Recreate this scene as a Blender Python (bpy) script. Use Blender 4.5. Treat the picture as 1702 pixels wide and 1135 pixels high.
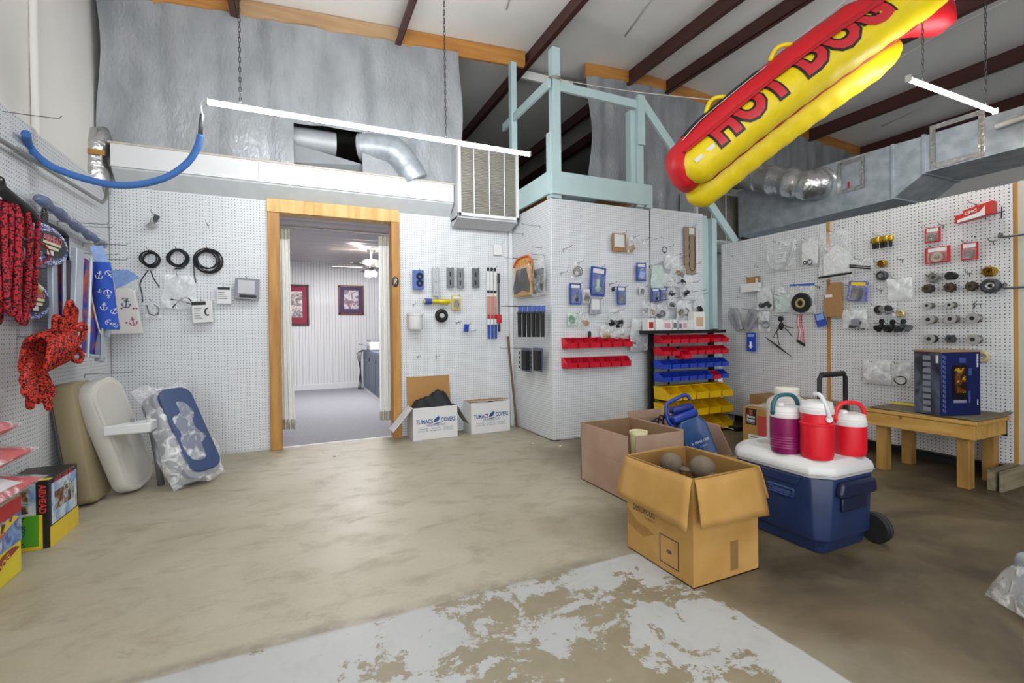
import bpy, bmesh, math, random
from mathutils import Vector, Matrix, Euler
random.seed(7)
scn = bpy.context.scene
for o in list(bpy.data.objects): bpy.data.objects.remove(o)
COL = scn.collection
PI = math.pi
# ------------------------------------------------------------------ camera
F, PHI, PIT, ROLL, CH, CY = 782.886, .4301, -.0056, -.0118, 1.1127, 554.39
cam = bpy.data.objects.new('camera', bpy.data.cameras.new('camera')); COL.objects.link(cam)
_r = Vector((math.cos(PHI), -math.sin(PHI), 0)); _f = Vector((math.sin(PHI), math.cos(PHI), 0)); _u = Vector((0, 0, 1))
_F = _f*math.cos(PIT)+_u*math.sin(PIT); _U = -_f*math.sin(PIT)+_u*math.cos(PIT)
_R2 = _r*math.cos(ROLL)+_U*math.sin(ROLL); _U2 = -_r*math.sin(ROLL)+_U*math.cos(ROLL)
M = Matrix((_R2, _U2, -_F)).transposed().to_4x4(); M.translation = (0, 0, CH)
cam.matrix_world = M
cam.data.sensor_width = 36; cam.data.lens = 36*F/1702; cam.data.shift_y = -(567.5-CY)/1702
cam.data.clip_start = .05; cam.data.clip_end = 60
scn.camera = cam
# ------------------------------------------------------------------ world, light, exposure
w = bpy.data.worlds.new('world'); scn.world = w; w.use_nodes = True
w.node_tree.nodes['Background'].inputs[0].default_value = (.80, .88, 1, 1)
w.node_tree.nodes['Background'].inputs[1].default_value = .35
def area(name, loc, target, sx, sy, power, color):
    l = bpy.data.lights.new(name, 'AREA'); l.shape = 'RECTANGLE'; l.size = sx; l.size_y = sy; l.energy = power; l.color = color
    o = bpy.data.objects.new(name, l); COL.objects.link(o); o.location = loc
    o.rotation_euler = (Vector(target)-Vector(loc)).to_track_quat('-Z', 'Y').to_euler()
    return o
# daylight through the open bay door at the back of the workshop and the side door behind the camera
area('bay_door_daylight', (.5, -5.6, 1.7), (.5, 4, 1.4), 5.5, 3.2, 120, (.93, .97, 1))
area('side_door_daylight', (-1.38, -1.9, 1.35), (3, 1.6, 1.1), 2.6, 2.4, 75, (.94, .97, 1))
TUBE_EMIT = 85.0
scn.view_settings.view_transform = 'Standard'; scn.view_settings.look = 'None'
scn.view_settings.exposure = 0.45; scn.view_settings.gamma = 1; scn.view_settings.use_curve_mapping = False
# ------------------------------------------------------------------ helpers
def ray(px, py):
    a = px-851; b = py-CY; cr, sr = math.cos(ROLL), math.sin(ROLL)
    u = (cr*a+sr*b)/F; v = (-sr*a+cr*b)/F
    return _F+_r*u-_U*v
def at(px, py, X=None, Y=None, Z=None):
    d = ray(px, py)
    t = X/d.x if X is not None else Y/d.y if Y is not None else (Z-CH)/d.z
    return Vector((d.x*t, d.y*t, CH+d.z*t))
MATS = {}
def nodes(name):
    m = bpy.data.materials.new(name); m.use_nodes = True; nt = m.node_tree
    return m, nt, nt.nodes['Principled BSDF']
def lin(c):
    if isinstance(c, str):
        c = [int(c[i:i+2], 16)/255 for i in (0, 2, 4)]
        c = [x/12.92 if x <= .04045 else ((x+.055)/1.055)**2.4 for x in c]
    return (c[0], c[1], c[2], 1)
def mat(name, col, rough=.5, metal=0, var=.08, scale=8, bump=0, bscale=60, col2=None, spec=.5, stretch=(1, 1, 1), alpha=None, coat=0):
    if name in MATS: return MATS[name]
    m, nt, b = nodes(name); c = lin(col)
    b.inputs['Roughness'].default_value = rough; b.inputs['Metallic'].default_value = metal
    b.inputs['Specular IOR Level'].default_value = spec; b.inputs['Coat Weight'].default_value = coat
    tc = nt.nodes.new('ShaderNodeTexCoord'); mp = nt.nodes.new('ShaderNodeMapping'); mp.inputs['Scale'].default_value = stretch
    nt.links.new(tc.outputs['Object'], mp.inputs['Vector'])
    n = nt.nodes.new('ShaderNodeTexNoise'); n.inputs['Scale'].default_value = scale; n.inputs['Detail'].default_value = 4
    nt.links.new(mp.outputs[0], n.inputs['Vector'])
    mx = nt.nodes.new('ShaderNodeMix'); mx.data_type = 'RGBA'
    c2 = lin(col2) if col2 else tuple(min(1, x*(1+2*var)) for x in c[:3])+(1,)
    c1 = c if col2 else tuple(x*(1-var) for x in c[:3])+(1,)
    mx.inputs[6].default_value = c1; mx.inputs[7].default_value = c2
    if col2:
        rp = nt.nodes.new('ShaderNodeValToRGB'); rp.color_ramp.elements[0].position = .38; rp.color_ramp.elements[1].position = .62
        nt.links.new(n.outputs['Fac'], rp.inputs[0]); nt.links.new(rp.outputs[0], mx.inputs[0])
    else: nt.links.new(n.outputs['Fac'], mx.inputs[0])
    nt.links.new(mx.outputs[2], b.inputs['Base Color'])
    if bump:
        n2 = nt.nodes.new('ShaderNodeTexNoise'); n2.inputs['Scale'].default_value = bscale; n2.inputs['Detail'].default_value = 5
        nt.links.new(mp.outputs[0], n2.inputs['Vector'])
        bp = nt.nodes.new('ShaderNodeBump'); bp.inputs['Strength'].default_value = bump; bp.inputs['Distance'].default_value = .01
        nt.links.new(n2.outputs['Fac'], bp.inputs['Height']); nt.links.new(bp.outputs[0], b.inputs['Normal'])
    MATS[name] = m
    return m
def clear(name, tint=(.9, .92, .93), base=.16, peak=.6, scale=22, rough=.18):
    """thin crinkled plastic film: mostly see-through, white where it wrinkles"""
    if name in MATS: return MATS[name]
    m, nt, b = nodes(name); out = nt.nodes['Material Output']
    b.inputs['Base Color'].default_value = (*tint, 1); b.inputs['Roughness'].default_value = rough
    b.inputs['Specular IOR Level'].default_value = .8
    tr = nt.nodes.new('ShaderNodeBsdfTransparent'); mx = nt.nodes.new('ShaderNodeMixShader')
    tc = nt.nodes.new('ShaderNodeTexCoord'); n = nt.nodes.new('ShaderNodeTexNoise'); n.inputs['Scale'].default_value = scale
    n.inputs['Detail'].default_value = 3; n.inputs['Distortion'].default_value = 1.2
    nt.links.new(tc.outputs['Object'], n.inputs['Vector'])
    rp = nt.nodes.new('ShaderNodeMapRange'); rp.inputs[1].default_value = .5; rp.inputs[2].default_value = .72
    rp.inputs[3].default_value = base; rp.inputs[4].default_value = peak
    nt.links.new(n.outputs['Fac'], rp.inputs[0]); nt.links.new(rp.outputs[0], mx.inputs[0])
    nt.links.new(tr.outputs[0], mx.inputs[1]); nt.links.new(b.outputs[0], mx.inputs[2]); nt.links.new(mx.outputs[0], out.inputs[0])
    bp = nt.nodes.new('ShaderNodeBump'); bp.inputs['Strength'].default_value = .5; bp.inputs['Distance'].default_value = .02
    nt.links.new(n.outputs['Fac'], bp.inputs['Height']); nt.links.new(bp.outputs[0], b.inputs['Normal'])
    MATS[name] = m
    return m
def weave(name, ca, cb, sc=60):
    """braided two-colour rope"""
    if name in MATS: return MATS[name]
    m, nt, b = nodes(name); b.inputs['Roughness'].default_value = .75
    tc = nt.nodes.new('ShaderNodeTexCoord'); v = nt.nodes.new('ShaderNodeTexVoronoi'); v.inputs['Scale'].default_value = sc
    nt.links.new(tc.outputs['Object'], v.inputs['Vector'])
    rp = nt.nodes.new('ShaderNodeValToRGB'); rp.color_ramp.interpolation = 'CONSTANT'
    rp.color_ramp.elements[0].color = lin(ca); rp.color_ramp.elements[1].position = .55; rp.color_ramp.elements[1].color = lin(cb)
    sp = nt.nodes.new('ShaderNodeSeparateColor'); nt.links.new(v.outputs['Color'], sp.inputs[0])
    nt.links.new(sp.outputs[0], rp.inputs[0]); nt.links.new(rp.outputs[0], b.inputs['Base Color'])
    MATS[name] = m
    return m
def print_mat(name, cols, sc=14, rough=.35, det=2):
    """busy printed picture: blotches of several inks"""
    if name in MATS: return MATS[name]
    m, nt, b = nodes(name); b.inputs['Roughness'].default_value = rough
    tc = nt.nodes.new('ShaderNodeTexCoord'); n = nt.nodes.new('ShaderNodeTexNoise'); n.inputs['Scale'].default_value = sc
    n.inputs['Detail'].default_value = det; n.inputs['Distortion'].default_value = .8
    nt.links.new(tc.outputs['Object'], n.inputs['Vector'])
    rp = nt.nodes.new('ShaderNodeValToRGB'); cr = rp.color_ramp
    k = len(cols)
    while len(cr.elements) < k: cr.elements.new(.5)
    for i, c in enumerate(cols):
        cr.elements[i].position = .3+.4*i/(k-1); cr.elements[i].color = lin(c)
    nt.links.new(n.outputs['Fac'], rp.inputs[0]); nt.links.new(rp.outputs[0], b.inputs['Base Color'])
    MATS[name] = m
    return m
class MB:
    """collects geometry for one mesh"""
    def __init__(s): s.v = []; s.f = []; s.mi = []; s.m = 0
    def add(s, vs, fs):
        k = len(s.v); s.v += [tuple(v) for v in vs]
        for f in fs: s.f.append([i+k for i in f]); s.mi.append(s.m)
        return s
    def box(s, c, size, rot=None):
        hx, hy, hz = size[0]/2, size[1]/2, size[2]/2
        vs = [Vector((x, y, z)) for x in (-hx, hx) for y in (-hy, hy) for z in (-hz, hz)]
        if rot is not None:
            R = rot if isinstance(rot, Matrix) else Euler(rot).to_matrix(); vs = [R @ v for v in vs]
        vs = [v+Vector(c) for v in vs]
        return s.add(vs, [(0, 1, 3, 2), (4, 6, 7, 5), (0, 4, 5, 1), (2, 3, 7, 6), (0, 2, 6, 4), (1, 5, 7, 3)])
    def bb(s, x0, x1, y0, y1, z0, z1):
        return s.box(((x0+x1)/2, (y0+y1)/2, (z0+z1)/2), (abs(x1-x0), abs(y1-y0), abs(z1-z0)))
    def tube(s, pts, r, n=8, closed=False, caps=True):
        pts = [Vector(p) for p in pts]; N = len(pts)
        rs = r if isinstance(r, (list, tuple)) else [r]*N
        rings = []; up = None
        for i, p in enumerate(pts):
            if closed: t = pts[(i+1) % N]-pts[i-1]
            else: t = pts[min(i+1, N-1)]-pts[max(i-1, 0)]
            t = t.normalized() if t.length > 1e-9 else Vector((0, 0, 1))
            if up is None:
                up = Vector((0, 0, 1)) if abs(t.z) < .9 else Vector((1, 0, 0))
            a = up-t*up.dot(t)
            if a.length < 1e-6: a = t.orthogonal()
            a.normalize(); up = a; b = t.cross(a)
            rings.append([p+(a*math.cos(2*PI*k/n)+b*math.sin(2*PI*k/n))*rs[i] for k in range(n)])
        vs = [v for rg in rings for v in rg]; fs = []
        for i in range(N if closed else N-1):
            j = (i+1) % N
            for k in range(n): fs.append((i*n+k, i*n+(k+1) % n, j*n+(k+1) % n, j*n+k))
        if caps and not closed: fs.append(list(range(n))[::-1]); fs.append([(N-1)*n+k for k in range(n)])
        return s.add(vs, fs)
    def lathe(s, prof, c=(0, 0, 0), n=20, axis='z', caps=True, sx=1, sy=1):
        vs = []
        for r, h in prof:
            for k in range(n):
                a = 2*PI*k/n; p = (r*math.cos(a)*sx, r*math.sin(a)*sy, h)
                if axis == 'y': p = (p[0], h, p[1])
                elif axis == 'x': p = (h, p[0], p[1])
                vs.append(Vector(p)+Vector(c))
        fs = []
        for i in range(len(prof)-1):
            for k in range(n): fs.append((i*n+k, i*n+(k+1) % n, (i+1)*n+(k+1) % n, (i+1)*n+k))
        if caps: fs.append(list(range(n))[::-1]); fs.append([(len(prof)-1)*n+k for k in range(n)])
        return s.add(vs, fs)
    def prism(s, poly, y0, y1, plane='xz'):
        n = len(poly)
        if plane == 'xz': vs = [(x, y0, z) for x, z in poly]+[(x, y1, z) for x, z in poly]
        elif plane == 'yz': vs = [(y0, y, z) for y, z in poly]+[(y1, y, z) for y, z in poly]
        else: vs = [(x, y, y0) for x, y in poly]+[(x, y, y1) for x, y in poly]
        return s.add(vs, [list(range(n)), list(range(n, 2*n))[::-1]]+[(i, (i+1) % n, n+(i+1) % n, n+i) for i in range(n)])
    def grid(s, fn, nu, nv, skip=None, closed=False):
        vs = [fn(i/nu, j/nv) for j in range(nv+1) for i in range(nu+1)]; fs = []
        for j in range(nv):
            for i in range(nu):
                if skip and skip((i+.5)/nu, (j+.5)/nv): continue
                a = j*(nu+1)+i; fs.append((a, a+1, a+nu+2, a+nu+1))
        return s.add(vs, fs)
    def torus(s, c, R, r, axis='y', n=28, m=6, jit=0, sq=1):
        ph = random.random()*6
        pts = []
        for i in range(n):
            a = 2*PI*i/n; RR = R*(1+jit*math.sin(2*a+ph)); x, z = RR*math.cos(a), RR*math.sin(a)*sq
            p = (x, jit*R*math.sin(3*a+ph), z) if axis == 'y' else (jit*R*math.sin(3*a+ph), x, z) if axis == 'x' else (x, z, 0)
            pts.append(Vector(p)+Vector(c))
        return s.tube(pts, r, m, closed=True)
    def ball(s, c, r, n=12, k=8, sc=(1, 1, 1)):
        prof = []
        for i in range(k+1):
            a = -PI/2+PI*i/k; prof.append((max(1e-4, math.cos(a))*r, math.sin(a)*r))
        st = len(s.v); s.lathe(prof, (0, 0, 0), n)
        for i in range(st, len(s.v)):
            x, y, z = s.v[i]; s.v[i] = (x*sc[0]+c[0], y*sc[1]+c[1], z*sc[2]+c[2])
        return s
    def xf(s, Mx, start=0):
        for i in range(start, len(s.v)): s.v[i] = tuple(Mx @ Vector(s.v[i]))
        return s
def mesh_obj(name, mb, m, parent=None, smooth=False, bevel=0, bseg=2, loc=None, solid=0, sub=0):
    me = bpy.data.meshes.new(name); me.from_pydata(mb.v, [], mb.f)
    for mm in (m if isinstance(m, (list, tuple)) else [m]): me.materials.append(mm)
    if isinstance(m, (list, tuple)): me.polygons.foreach_set('material_index', mb.mi)
    bm = bmesh.new(); bm.from_mesh(me); bmesh.ops.recalc_face_normals(bm, faces=bm.faces); bm.to_mesh(me); bm.free()
    if smooth:
        me.polygons.foreach_set('use_smooth', [True]*len(me.polygons))
        if smooth != 'all':
            me.set_sharp_from_angle(angle=math.radians(45))
    me.update()
    o = bpy.data.objects.new(name, me); COL.objects.link(o)
    if parent is not None: o.parent = parent
    if loc is not None: o.location = loc
    if solid:
        md = o.modifiers.new('solid', 'SOLIDIFY'); md.thickness = solid; md.offset = 0
    if bevel:
        md = o.modifiers.new('bevel', 'BEVEL'); md.width = bevel; md.segments = bseg; md.limit_method = 'ANGLE'; md.angle_limit = .6
        if not smooth:
            me.polygons.foreach_set('use_smooth', [True]*len(me.polygons)); me.set_sharp_from_angle(angle=math.radians(50))
    if sub:
        md = o.modifiers.new('sub', 'SUBSURF'); md.levels = sub; md.render_levels = sub
    return o
def tag(o, label, cat, group=None):
    o['label'] = label; o['category'] = cat
    if group: o['group'] = group
    return o
def thing(name, label, cat, loc=(0, 0, 0), rz=0, group=None, rot=None):
    o = bpy.data.objects.new(name, None); o.empty_display_size = .05; COL.objects.link(o)
    o.location = loc; o.rotation_euler = rot if rot else (0, 0, rz)
    return tag(o, label, cat, group)
def struct(o): o['kind'] = 'structure'; return o
def copy_tree(o, parent=None, loc=None):
    c = o.copy(); COL.objects.link(c); c.parent = parent
    if loc is not None: c.location = loc
    for ch in list(o.children): copy_tree(ch, c)
    return c
_txt = {}
def text_mesh(s, offset=0, bold=False, shear=0, spacing=1):
    key = (s, offset, shear, spacing)
    if key in _txt: return _txt[key]
    cu = bpy.data.curves.new('lettering', 'FONT'); cu.body = s; cu.size = 1; cu.offset = offset; cu.shear = shear; cu.space_character = spacing
    cu.resolution_u = 3
    ob = bpy.data.objects.new('lettering', cu); COL.objects.link(ob)
    me = ob.to_mesh(); vs = [v.co.copy() for v in me.vertices]; fs = [list(p.vertices) for p in me.polygons]
    ob.to_mesh_clear(); bpy.data.objects.remove(ob); bpy.data.curves.remove(cu)
    _txt[key] = (vs, fs)
    return vs, fs
def lettering(parent, s, m, width=None, height=None, loc=(0, 0, 0), rot=(PI/2, 0, 0), offset=0, shear=0, name='lettering', spacing=1, vert=None):
    """flat print, centred on loc; text plane xy turned by rot"""
    vs, fs = text_mesh(s, offset, False, shear, spacing)
    x0 = min(v.x for v in vs); x1 = max(v.x for v in vs); y0 = min(v.y for v in vs); y1 = max(v.y for v in vs)
    kx = width/(x1-x0) if width else height/(y1-y0); ky = height/(y1-y0) if height else kx
    R = Euler(rot).to_matrix()
    mb = MB(); mb.add([R @ Vector(((v.x-(x0+x1)/2)*kx, (v.y-(y0+y1)/2)*ky, 0))+Vector(loc) for v in vs], fs)
    return mesh_obj(name, mb, m, parent)
# walls as seen from the room: local x to the right, z up, -y out of the wall
WALLS = {'B': ('Y', 5.06, 0), 'C': ('Y', 4.114, 0), 'R': ('X', 4.605, -PI/2), 'F': ('X', 2.33, -PI/2), 'L': ('X', -1.43, PI/2)}
def wpt(wl, px, py, d=0):
    ax, c, _ = WALLS[wl]
    c = c+d if wl == 'L' else c-d
    return at(px, py, X=c) if ax == 'X' else at(px, py, Y=c)
def wbox(wl, x0, y0, x1, y1, d=.02):
    """pixel rectangle on a wall: centre point, width, height, rotation"""
    xm, ym = (x0+x1)/2, (y0+y1)/2
    c = wpt(wl, xm, ym, d); a = wpt(wl, x0, ym, d); b = wpt(wl, x1, ym, d); t = wpt(wl, xm, y0, d); bo = wpt(wl, xm, y1, d)
    return c, (b-a).length, (t-bo).length, WALLS[wl][2]
# ------------------------------------------------------------------ materials for the shell
WHITE = mat('white_paint', 'd9dadb', .6, var=.04, scale=3)
WOODY = mat('yellow_pine', 'c79a52', .55, col2='dcb877', scale=5, stretch=(3, 3, .35), bump=.1, bscale=20)
WOODO = mat('orange_pine', 'a5702c', .5, col2='bd8c44', scale=5, stretch=(3, 3, .35), bump=.1, bscale=20)
WOODH = mat('header_timber', 'b87a36', .6, col2='c58d49', scale=4, stretch=(.4, 4, 4), bump=.1, bscale=20)
WOODL = mat('pale_header_timber', 'b5906a', .65, col2='c4a27a', scale=4, stretch=(.4, 4, 4), bump=.1, bscale=20)
STEEL = mat('red_oxide_steel', '4a2a26', .5, var=.15, scale=4)
TEAL = mat('pale_blue_green_paint', 'b4cbcc', .6, var=.06, scale=6, bump=.05, bscale=30)
GALV = mat('galvanised_steel', 'b3bac0', .42, .35, col2='9da5ab', scale=9, bump=.04, bscale=14)
CHROME = mat('chrome', 'c8c8c8', .18, 1, var=.03)
WIRE = mat('hook_wire', '6a6a6a', .35, .8, var=.05)
BLACK = mat('black_plastic', '17181a', .45, var=.1, scale=20)
DARK = mat('dark_void_board', '33363a', .9, var=.1)
BROWN = mat('brown_hardboard', '6b5238', .8, var=.1)
def floor_material():
    m, nt, b = nodes('concrete_floor'); N = nt.nodes.new; L = nt.links.new
    tc = N('ShaderNodeTexCoord'); sx = N('ShaderNodeSeparateXYZ'); L(tc.outputs['Object'], sx.inputs[0])
    def noise(sc, det=5, dist=0, rough=.6, stretch=None):
        n = N('ShaderNodeTexNoise'); n.inputs['Scale'].default_value = sc; n.inputs['Detail'].default_value = det
        n.inputs['Distortion'].default_value = dist; n.inputs['Roughness'].default_value = rough
        if stretch:
            mp = N('ShaderNodeMapping'); mp.inputs['Scale'].default_value = stretch; mp.inputs['Rotation'].default_value = (0, 0, .5)
            L(tc.outputs['Object'], mp.inputs[0]); L(mp.outputs[0], n.inputs[0])
        else: L(tc.outputs['Object'], n.inputs[0])
        return n.outputs['Fac']
    def math_(op, a, c, clamp=False):
        x = N('ShaderNodeMath'); x.operation = op; x.use_clamp = clamp
        for i, s in enumerate((a, c)):
            if hasattr(s, 'is_output'): L(s, x.inputs[i])
            else: x.inputs[i].default_value = s
        return x.outputs[0]
    def mr(v, a, c, d=0, e=1):
        x = N('ShaderNodeMapRange'); L(v, x.inputs[0])
        for i, s in enumerate((a, c, d, e)): x.inputs[i+1].default_value = s
        return x.outputs[0]
    def mix(f, a, c):
        x = N('ShaderNodeMix'); x.data_type = 'RGBA'
        if hasattr(f, 'is_output'): L(f, x.inputs[0])
        else: x.inputs[0].default_value = f
        for i, s in ((6, a), (7, c)):
            if hasattr(s, 'is_output'): L(s, x.inputs[i])
            else: x.inputs[i].default_value = lin(s)
        return x.outputs[2]
    big = noise(1.3, 6, .4); mid = noise(4, 7, .4, .65, (1, 1.5, 1)); fine = noise(60, 3)
    c = mix(mr(big, .35, .68), 'b1a995', '9f967f')
    c = mix(mr(mid, .5, .75, 0, .75), c, '83775d')
    c = mix(mr(noise(3.0, 8, .7, .72, (1, 1.6, 1)), .62, .74, 0, .65), c, '6b5d45')
    c = mix(mr(fine, .3, .8, 0, .18), c, 'c9c2ae')
    # sealed, oil-stained slab on the right-hand side, its dimmer light painted in too
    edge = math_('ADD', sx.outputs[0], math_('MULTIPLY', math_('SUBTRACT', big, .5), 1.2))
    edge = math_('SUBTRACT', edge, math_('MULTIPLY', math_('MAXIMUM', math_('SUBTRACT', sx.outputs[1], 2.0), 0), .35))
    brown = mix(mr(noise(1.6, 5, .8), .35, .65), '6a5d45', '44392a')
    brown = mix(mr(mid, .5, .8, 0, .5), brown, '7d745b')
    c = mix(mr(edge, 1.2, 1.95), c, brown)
    # grey paint, worn through
    wob = math_('MULTIPLY', math_('SUBTRACT', noise(6, 5), .5), .05)
    inY = mr(math_('ADD', sx.outputs[1], wob), 1.885, 1.875); inX = mr(math_('ADD', sx.outputs[0], math_('MULTIPLY', wob, .5)), 1.575, 1.565)
    peelf = math_('ADD', math_('MULTIPLY', noise(3.6, 9, .35, .72), 1.0), mr(sx.outputs[0], -.3, .55, -.15, .035))
    peelf = math_('ADD', peelf, mr(sx.outputs[0], 1.05, 1.55, 0, -.08))
    peelf = math_('ADD', peelf, math_('MULTIPLY', math_('SUBTRACT', noise(18, 8, .4, .75), .5), .22))
    keep = mr(peelf, .535, .515)
    paint = math_('MULTIPLY', math_('MULTIPLY', inY, inX), keep)
    pc = mix(mr(noise(9, 6, .8), .5, .8, 0, .5), 'b1b2b0', '9c9d9b')
    under = mix(mr(noise(7, 5), .3, .7), '8b7f66', '776a50')
    c = mix(math_('MULTIPLY', math_('MULTIPLY', inY, inX), .75), c, under)
    c = mix(paint, c, pc)
    # dirt line along the paint edge
    dl = math_('MULTIPLY', mr(sx.outputs[1], 1.86, 1.89), mr(sx.outputs[1], 1.95, 1.90))
    dl = math_('MULTIPLY', dl, mr(sx.outputs[0], 1.5, 1.3)); dl = math_('MULTIPLY', dl, mr(noise(8, 4), .4, .6, .2, .8))
    c = mix(dl, c, '7c7668')
    L(c, b.inputs['Base Color'])
    rr = N('ShaderNodeMapRange'); L(mid, rr.inputs[0]); rr.inputs[3].default_value = .38; rr.inputs[4].default_value = .6; L(rr.outputs[0], b.inputs['Roughness'])
    bp = N('ShaderNodeBump'); bp.inputs['Strength'].default_value = .25; bp.inputs['Distance'].default_value = .004
    hh = math_('ADD', paint, math_('MULTIPLY', fine, .25)); L(hh, bp.inputs['Height']); L(bp.outputs[0], b.inputs['Normal'])
    return m
def pegboard(name, col='dcdfe2', hole='202123', r=.14):
    m, nt, b = nodes(name); N = nt.nodes.new; L = nt.links.new
    b.inputs['Roughness'].default_value = .45
    tc = N('ShaderNodeTexCoord'); sp = N('ShaderNodeSeparateXYZ'); L(tc.outputs['Object'], sp.inputs[0]); sq = []
    for k in (0, 2):
        a = N('ShaderNodeMath'); a.operation = 'MULTIPLY'; a.inputs[1].default_value = 1/.0254; L(sp.outputs[k], a.inputs[0])
        f = N('ShaderNodeMath'); f.operation = 'FRACT'; L(a.outputs[0], f.inputs[0])
        d = N('ShaderNodeMath'); d.operation = 'SUBTRACT'; d.inputs[1].default_value = .5; L(f.outputs[0], d.inputs[0])
        q = N('ShaderNodeMath'); q.operation = 'POWER'; q.inputs[1].default_value = 2; L(d.outputs[0], q.inputs[0]); sq.append(q.outputs[0])
    s = N('ShaderNodeMath'); s.operation = 'ADD'; L(sq[0], s.inputs[0]); L(sq[1], s.inputs[1])
    lt = N('ShaderNodeMath'); lt.operation = 'LESS_THAN'; lt.inputs[1].default_value = r*r; L(s.outputs[0], lt.inputs[0])
    n = N('ShaderNodeTexNoise'); n.inputs['Scale'].default_value = 2.5; L(tc.outputs['Object'], n.inputs[0])
    c0 = N('ShaderNodeMix'); c0.data_type = 'RGBA'; c0.inputs[6].default_value = lin(col); c0.inputs[7].default_value = tuple(x*.9 for x in lin(col)[:3])+(1,); L(n.outputs['Fac'], c0.inputs[0])
    mx = N('ShaderNodeMix'); mx.data_type = 'RGBA'; mx.inputs[7].default_value = lin(hole); L(c0.outputs[2], mx.inputs[6]); L(lt.outputs[0], mx.inputs[0])
    L(mx.outputs[2], b.inputs['Base Color'])
    return m
PEG = pegboard('white_pegboard'); PEGR = pegboard('white_pegboard_worn', 'd6d7d9', '141414', .155)
FOIL = mat('foil_wrap', 'b9b9b8', .22, .85, var=.1, scale=20, bump=.9, bscale=26)
def sheet_mat():
    m = mat('silver_sheeting', 'abaeb1', .33, .2, col2='999da1', scale=3, bump=1.0, bscale=22, stretch=(1.6, 1, .8)); return m
SHEET = sheet_mat()
VINYL = mat('white_vinyl_insulation', 'efede8', .7, var=.05, scale=2, bump=.15, bscale=5)
def roofz(x): return 4.27+.07*(x+.24) if x < 4.38 else 4.593-.055*(x-4.38)
# ------------------------------------------------------------------ floor, walls, roof
mb = MB().add([(-1.55, -6, 0), (9.5, -6, 0), (9.5, 5.1, 0), (-1.55, 5.1, 0)], [(0, 1, 2, 3)])
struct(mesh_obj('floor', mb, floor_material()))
def wl_fn(u, v):
    y = -6+16.5*u; z = 4.35*v; k = abs((y+.35) % 1.5-.75)
    return (-1.5-.035*math.cos(min(1, k/.75)*PI)*.5+.012*math.sin(y*3+z*2), y, z)
wl = struct(mesh_obj('wall_left', MB().grid(wl_fn, 130, 8), VINYL, smooth='all'))
def rib(y):
    b = MB(); b.tube([(-1.478, y, .0), (-1.474, y+.01, 1.5), (-1.476, y, 3), (-1.478, y-.01, 4.3)], .022, 8)
    return mesh_obj('seam_roll', b, VINYL, wl, smooth='all')
yy = at(66, 100, X=-1.45).y
for y in (yy, yy-1.5, yy-3): rib(y)
def panel(parent, wall, a0, a1, z0, z1, m, t=.006, d=0, name='pegboard_panel'):
    """pegboard panel in wall coordinates; object origin at its lower left corner"""
    ax, c, rz = WALLS[wall]
    b = MB().bb(0, abs(a1-a0), 0, t, 0, z1-z0)
    o = mesh_obj(name, b, m, parent, bevel=.002, bseg=1)
    c2 = c+d if wall == 'L' else c-d
    o.location = (a0, c2, z0) if ax == 'Y' else (c2, a0, z0); o.rotation_euler = (0, 0, rz)
    return o
for (a, b_, z0, z1, d) in ((3.79, 5.055, .02, 2.365, 0), (2.55, 3.785, .02, 2.36, .02), (1.3, 2.545, .02, 2.36, .0)): panel(wl, 'L', a, b_, z0, z1, PEG, d=d)
mb = MB().bb(-1.46, -1.432, 3.77, 3.80, 0, 2.2)
mesh_obj('joint_batten', mb, WHITE, wl)
# back wall partition with the doorway (opening X -.131 .. .924)
mb = MB(); mb.bb(-1.55, -.2, 5.07, 5.16, 0, 2.68).bb(.99, 2.45, 5.07, 5.16, 0, 2.68).bb(-.2, .99, 5.07, 5.16, 2.33, 2.68)
wb = struct(mesh_obj('wall_back', mb, WHITE))
panel(wb, 'B', -1.428, -.231, .015, 2.42, PEG); panel(wb, 'B', 1.01, 2.28, .015, 2.42, PEG)
mesh_obj('edge_batten', MB().bb(2.283, 2.325, 5.03, 5.062, 0, 2.42), WHITE, wb)
d1 = struct(bpy.data.objects.new('door_1', None)); COL.objects.link(d1)
def jamb(x0, x1, z0, z1, m, nm): return mesh_obj(nm, MB().bb(x0, x1, 5.015, 5.17, z0, z1), m, d1, bevel=.004)
jamb(-.232, -.131, 0, 2.268, WOODO, 'jamb_post'); jamb(.922, 1.008, 0, 2.272, WOODO, 'jamb_post')
jamb(-.236, 1.008, 2.272, 2.40, WOODY, 'header_board')
mesh_obj('threshold_strip', MB().bb(-.131, .922, 5.09, 5.115, 0, .008), mat('alu_strip', 'e4e4e4', .3, .3), d1)
# closet
wc = struct(mesh_obj('wall_closet', MB().bb(2.345, 4.37, 4.13, 4.2, 0, 2.43).bb(2.345, 2.42, 4.13, 5.16, 0, 2.43), WHITE))
panel(wc, 'C', 2.333, 3.578, .012, 2.437, PEG); panel(wc, 'C', 3.584, 4.372, .012, 2.437, PEG, d=.002)
panel(wc, 'F', 5.055, 4.117, .012, 2.437, PEG)
mesh_obj('cap_strip', MB().bb(3.59, 4.375, 4.11, 4.22, 2.437, 2.462), WHITE, wc)
mesh_obj('joint_gap', MB().bb(3.577, 3.586, 4.112, 4.12, 0, 2.43), DARK, wc)
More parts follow.
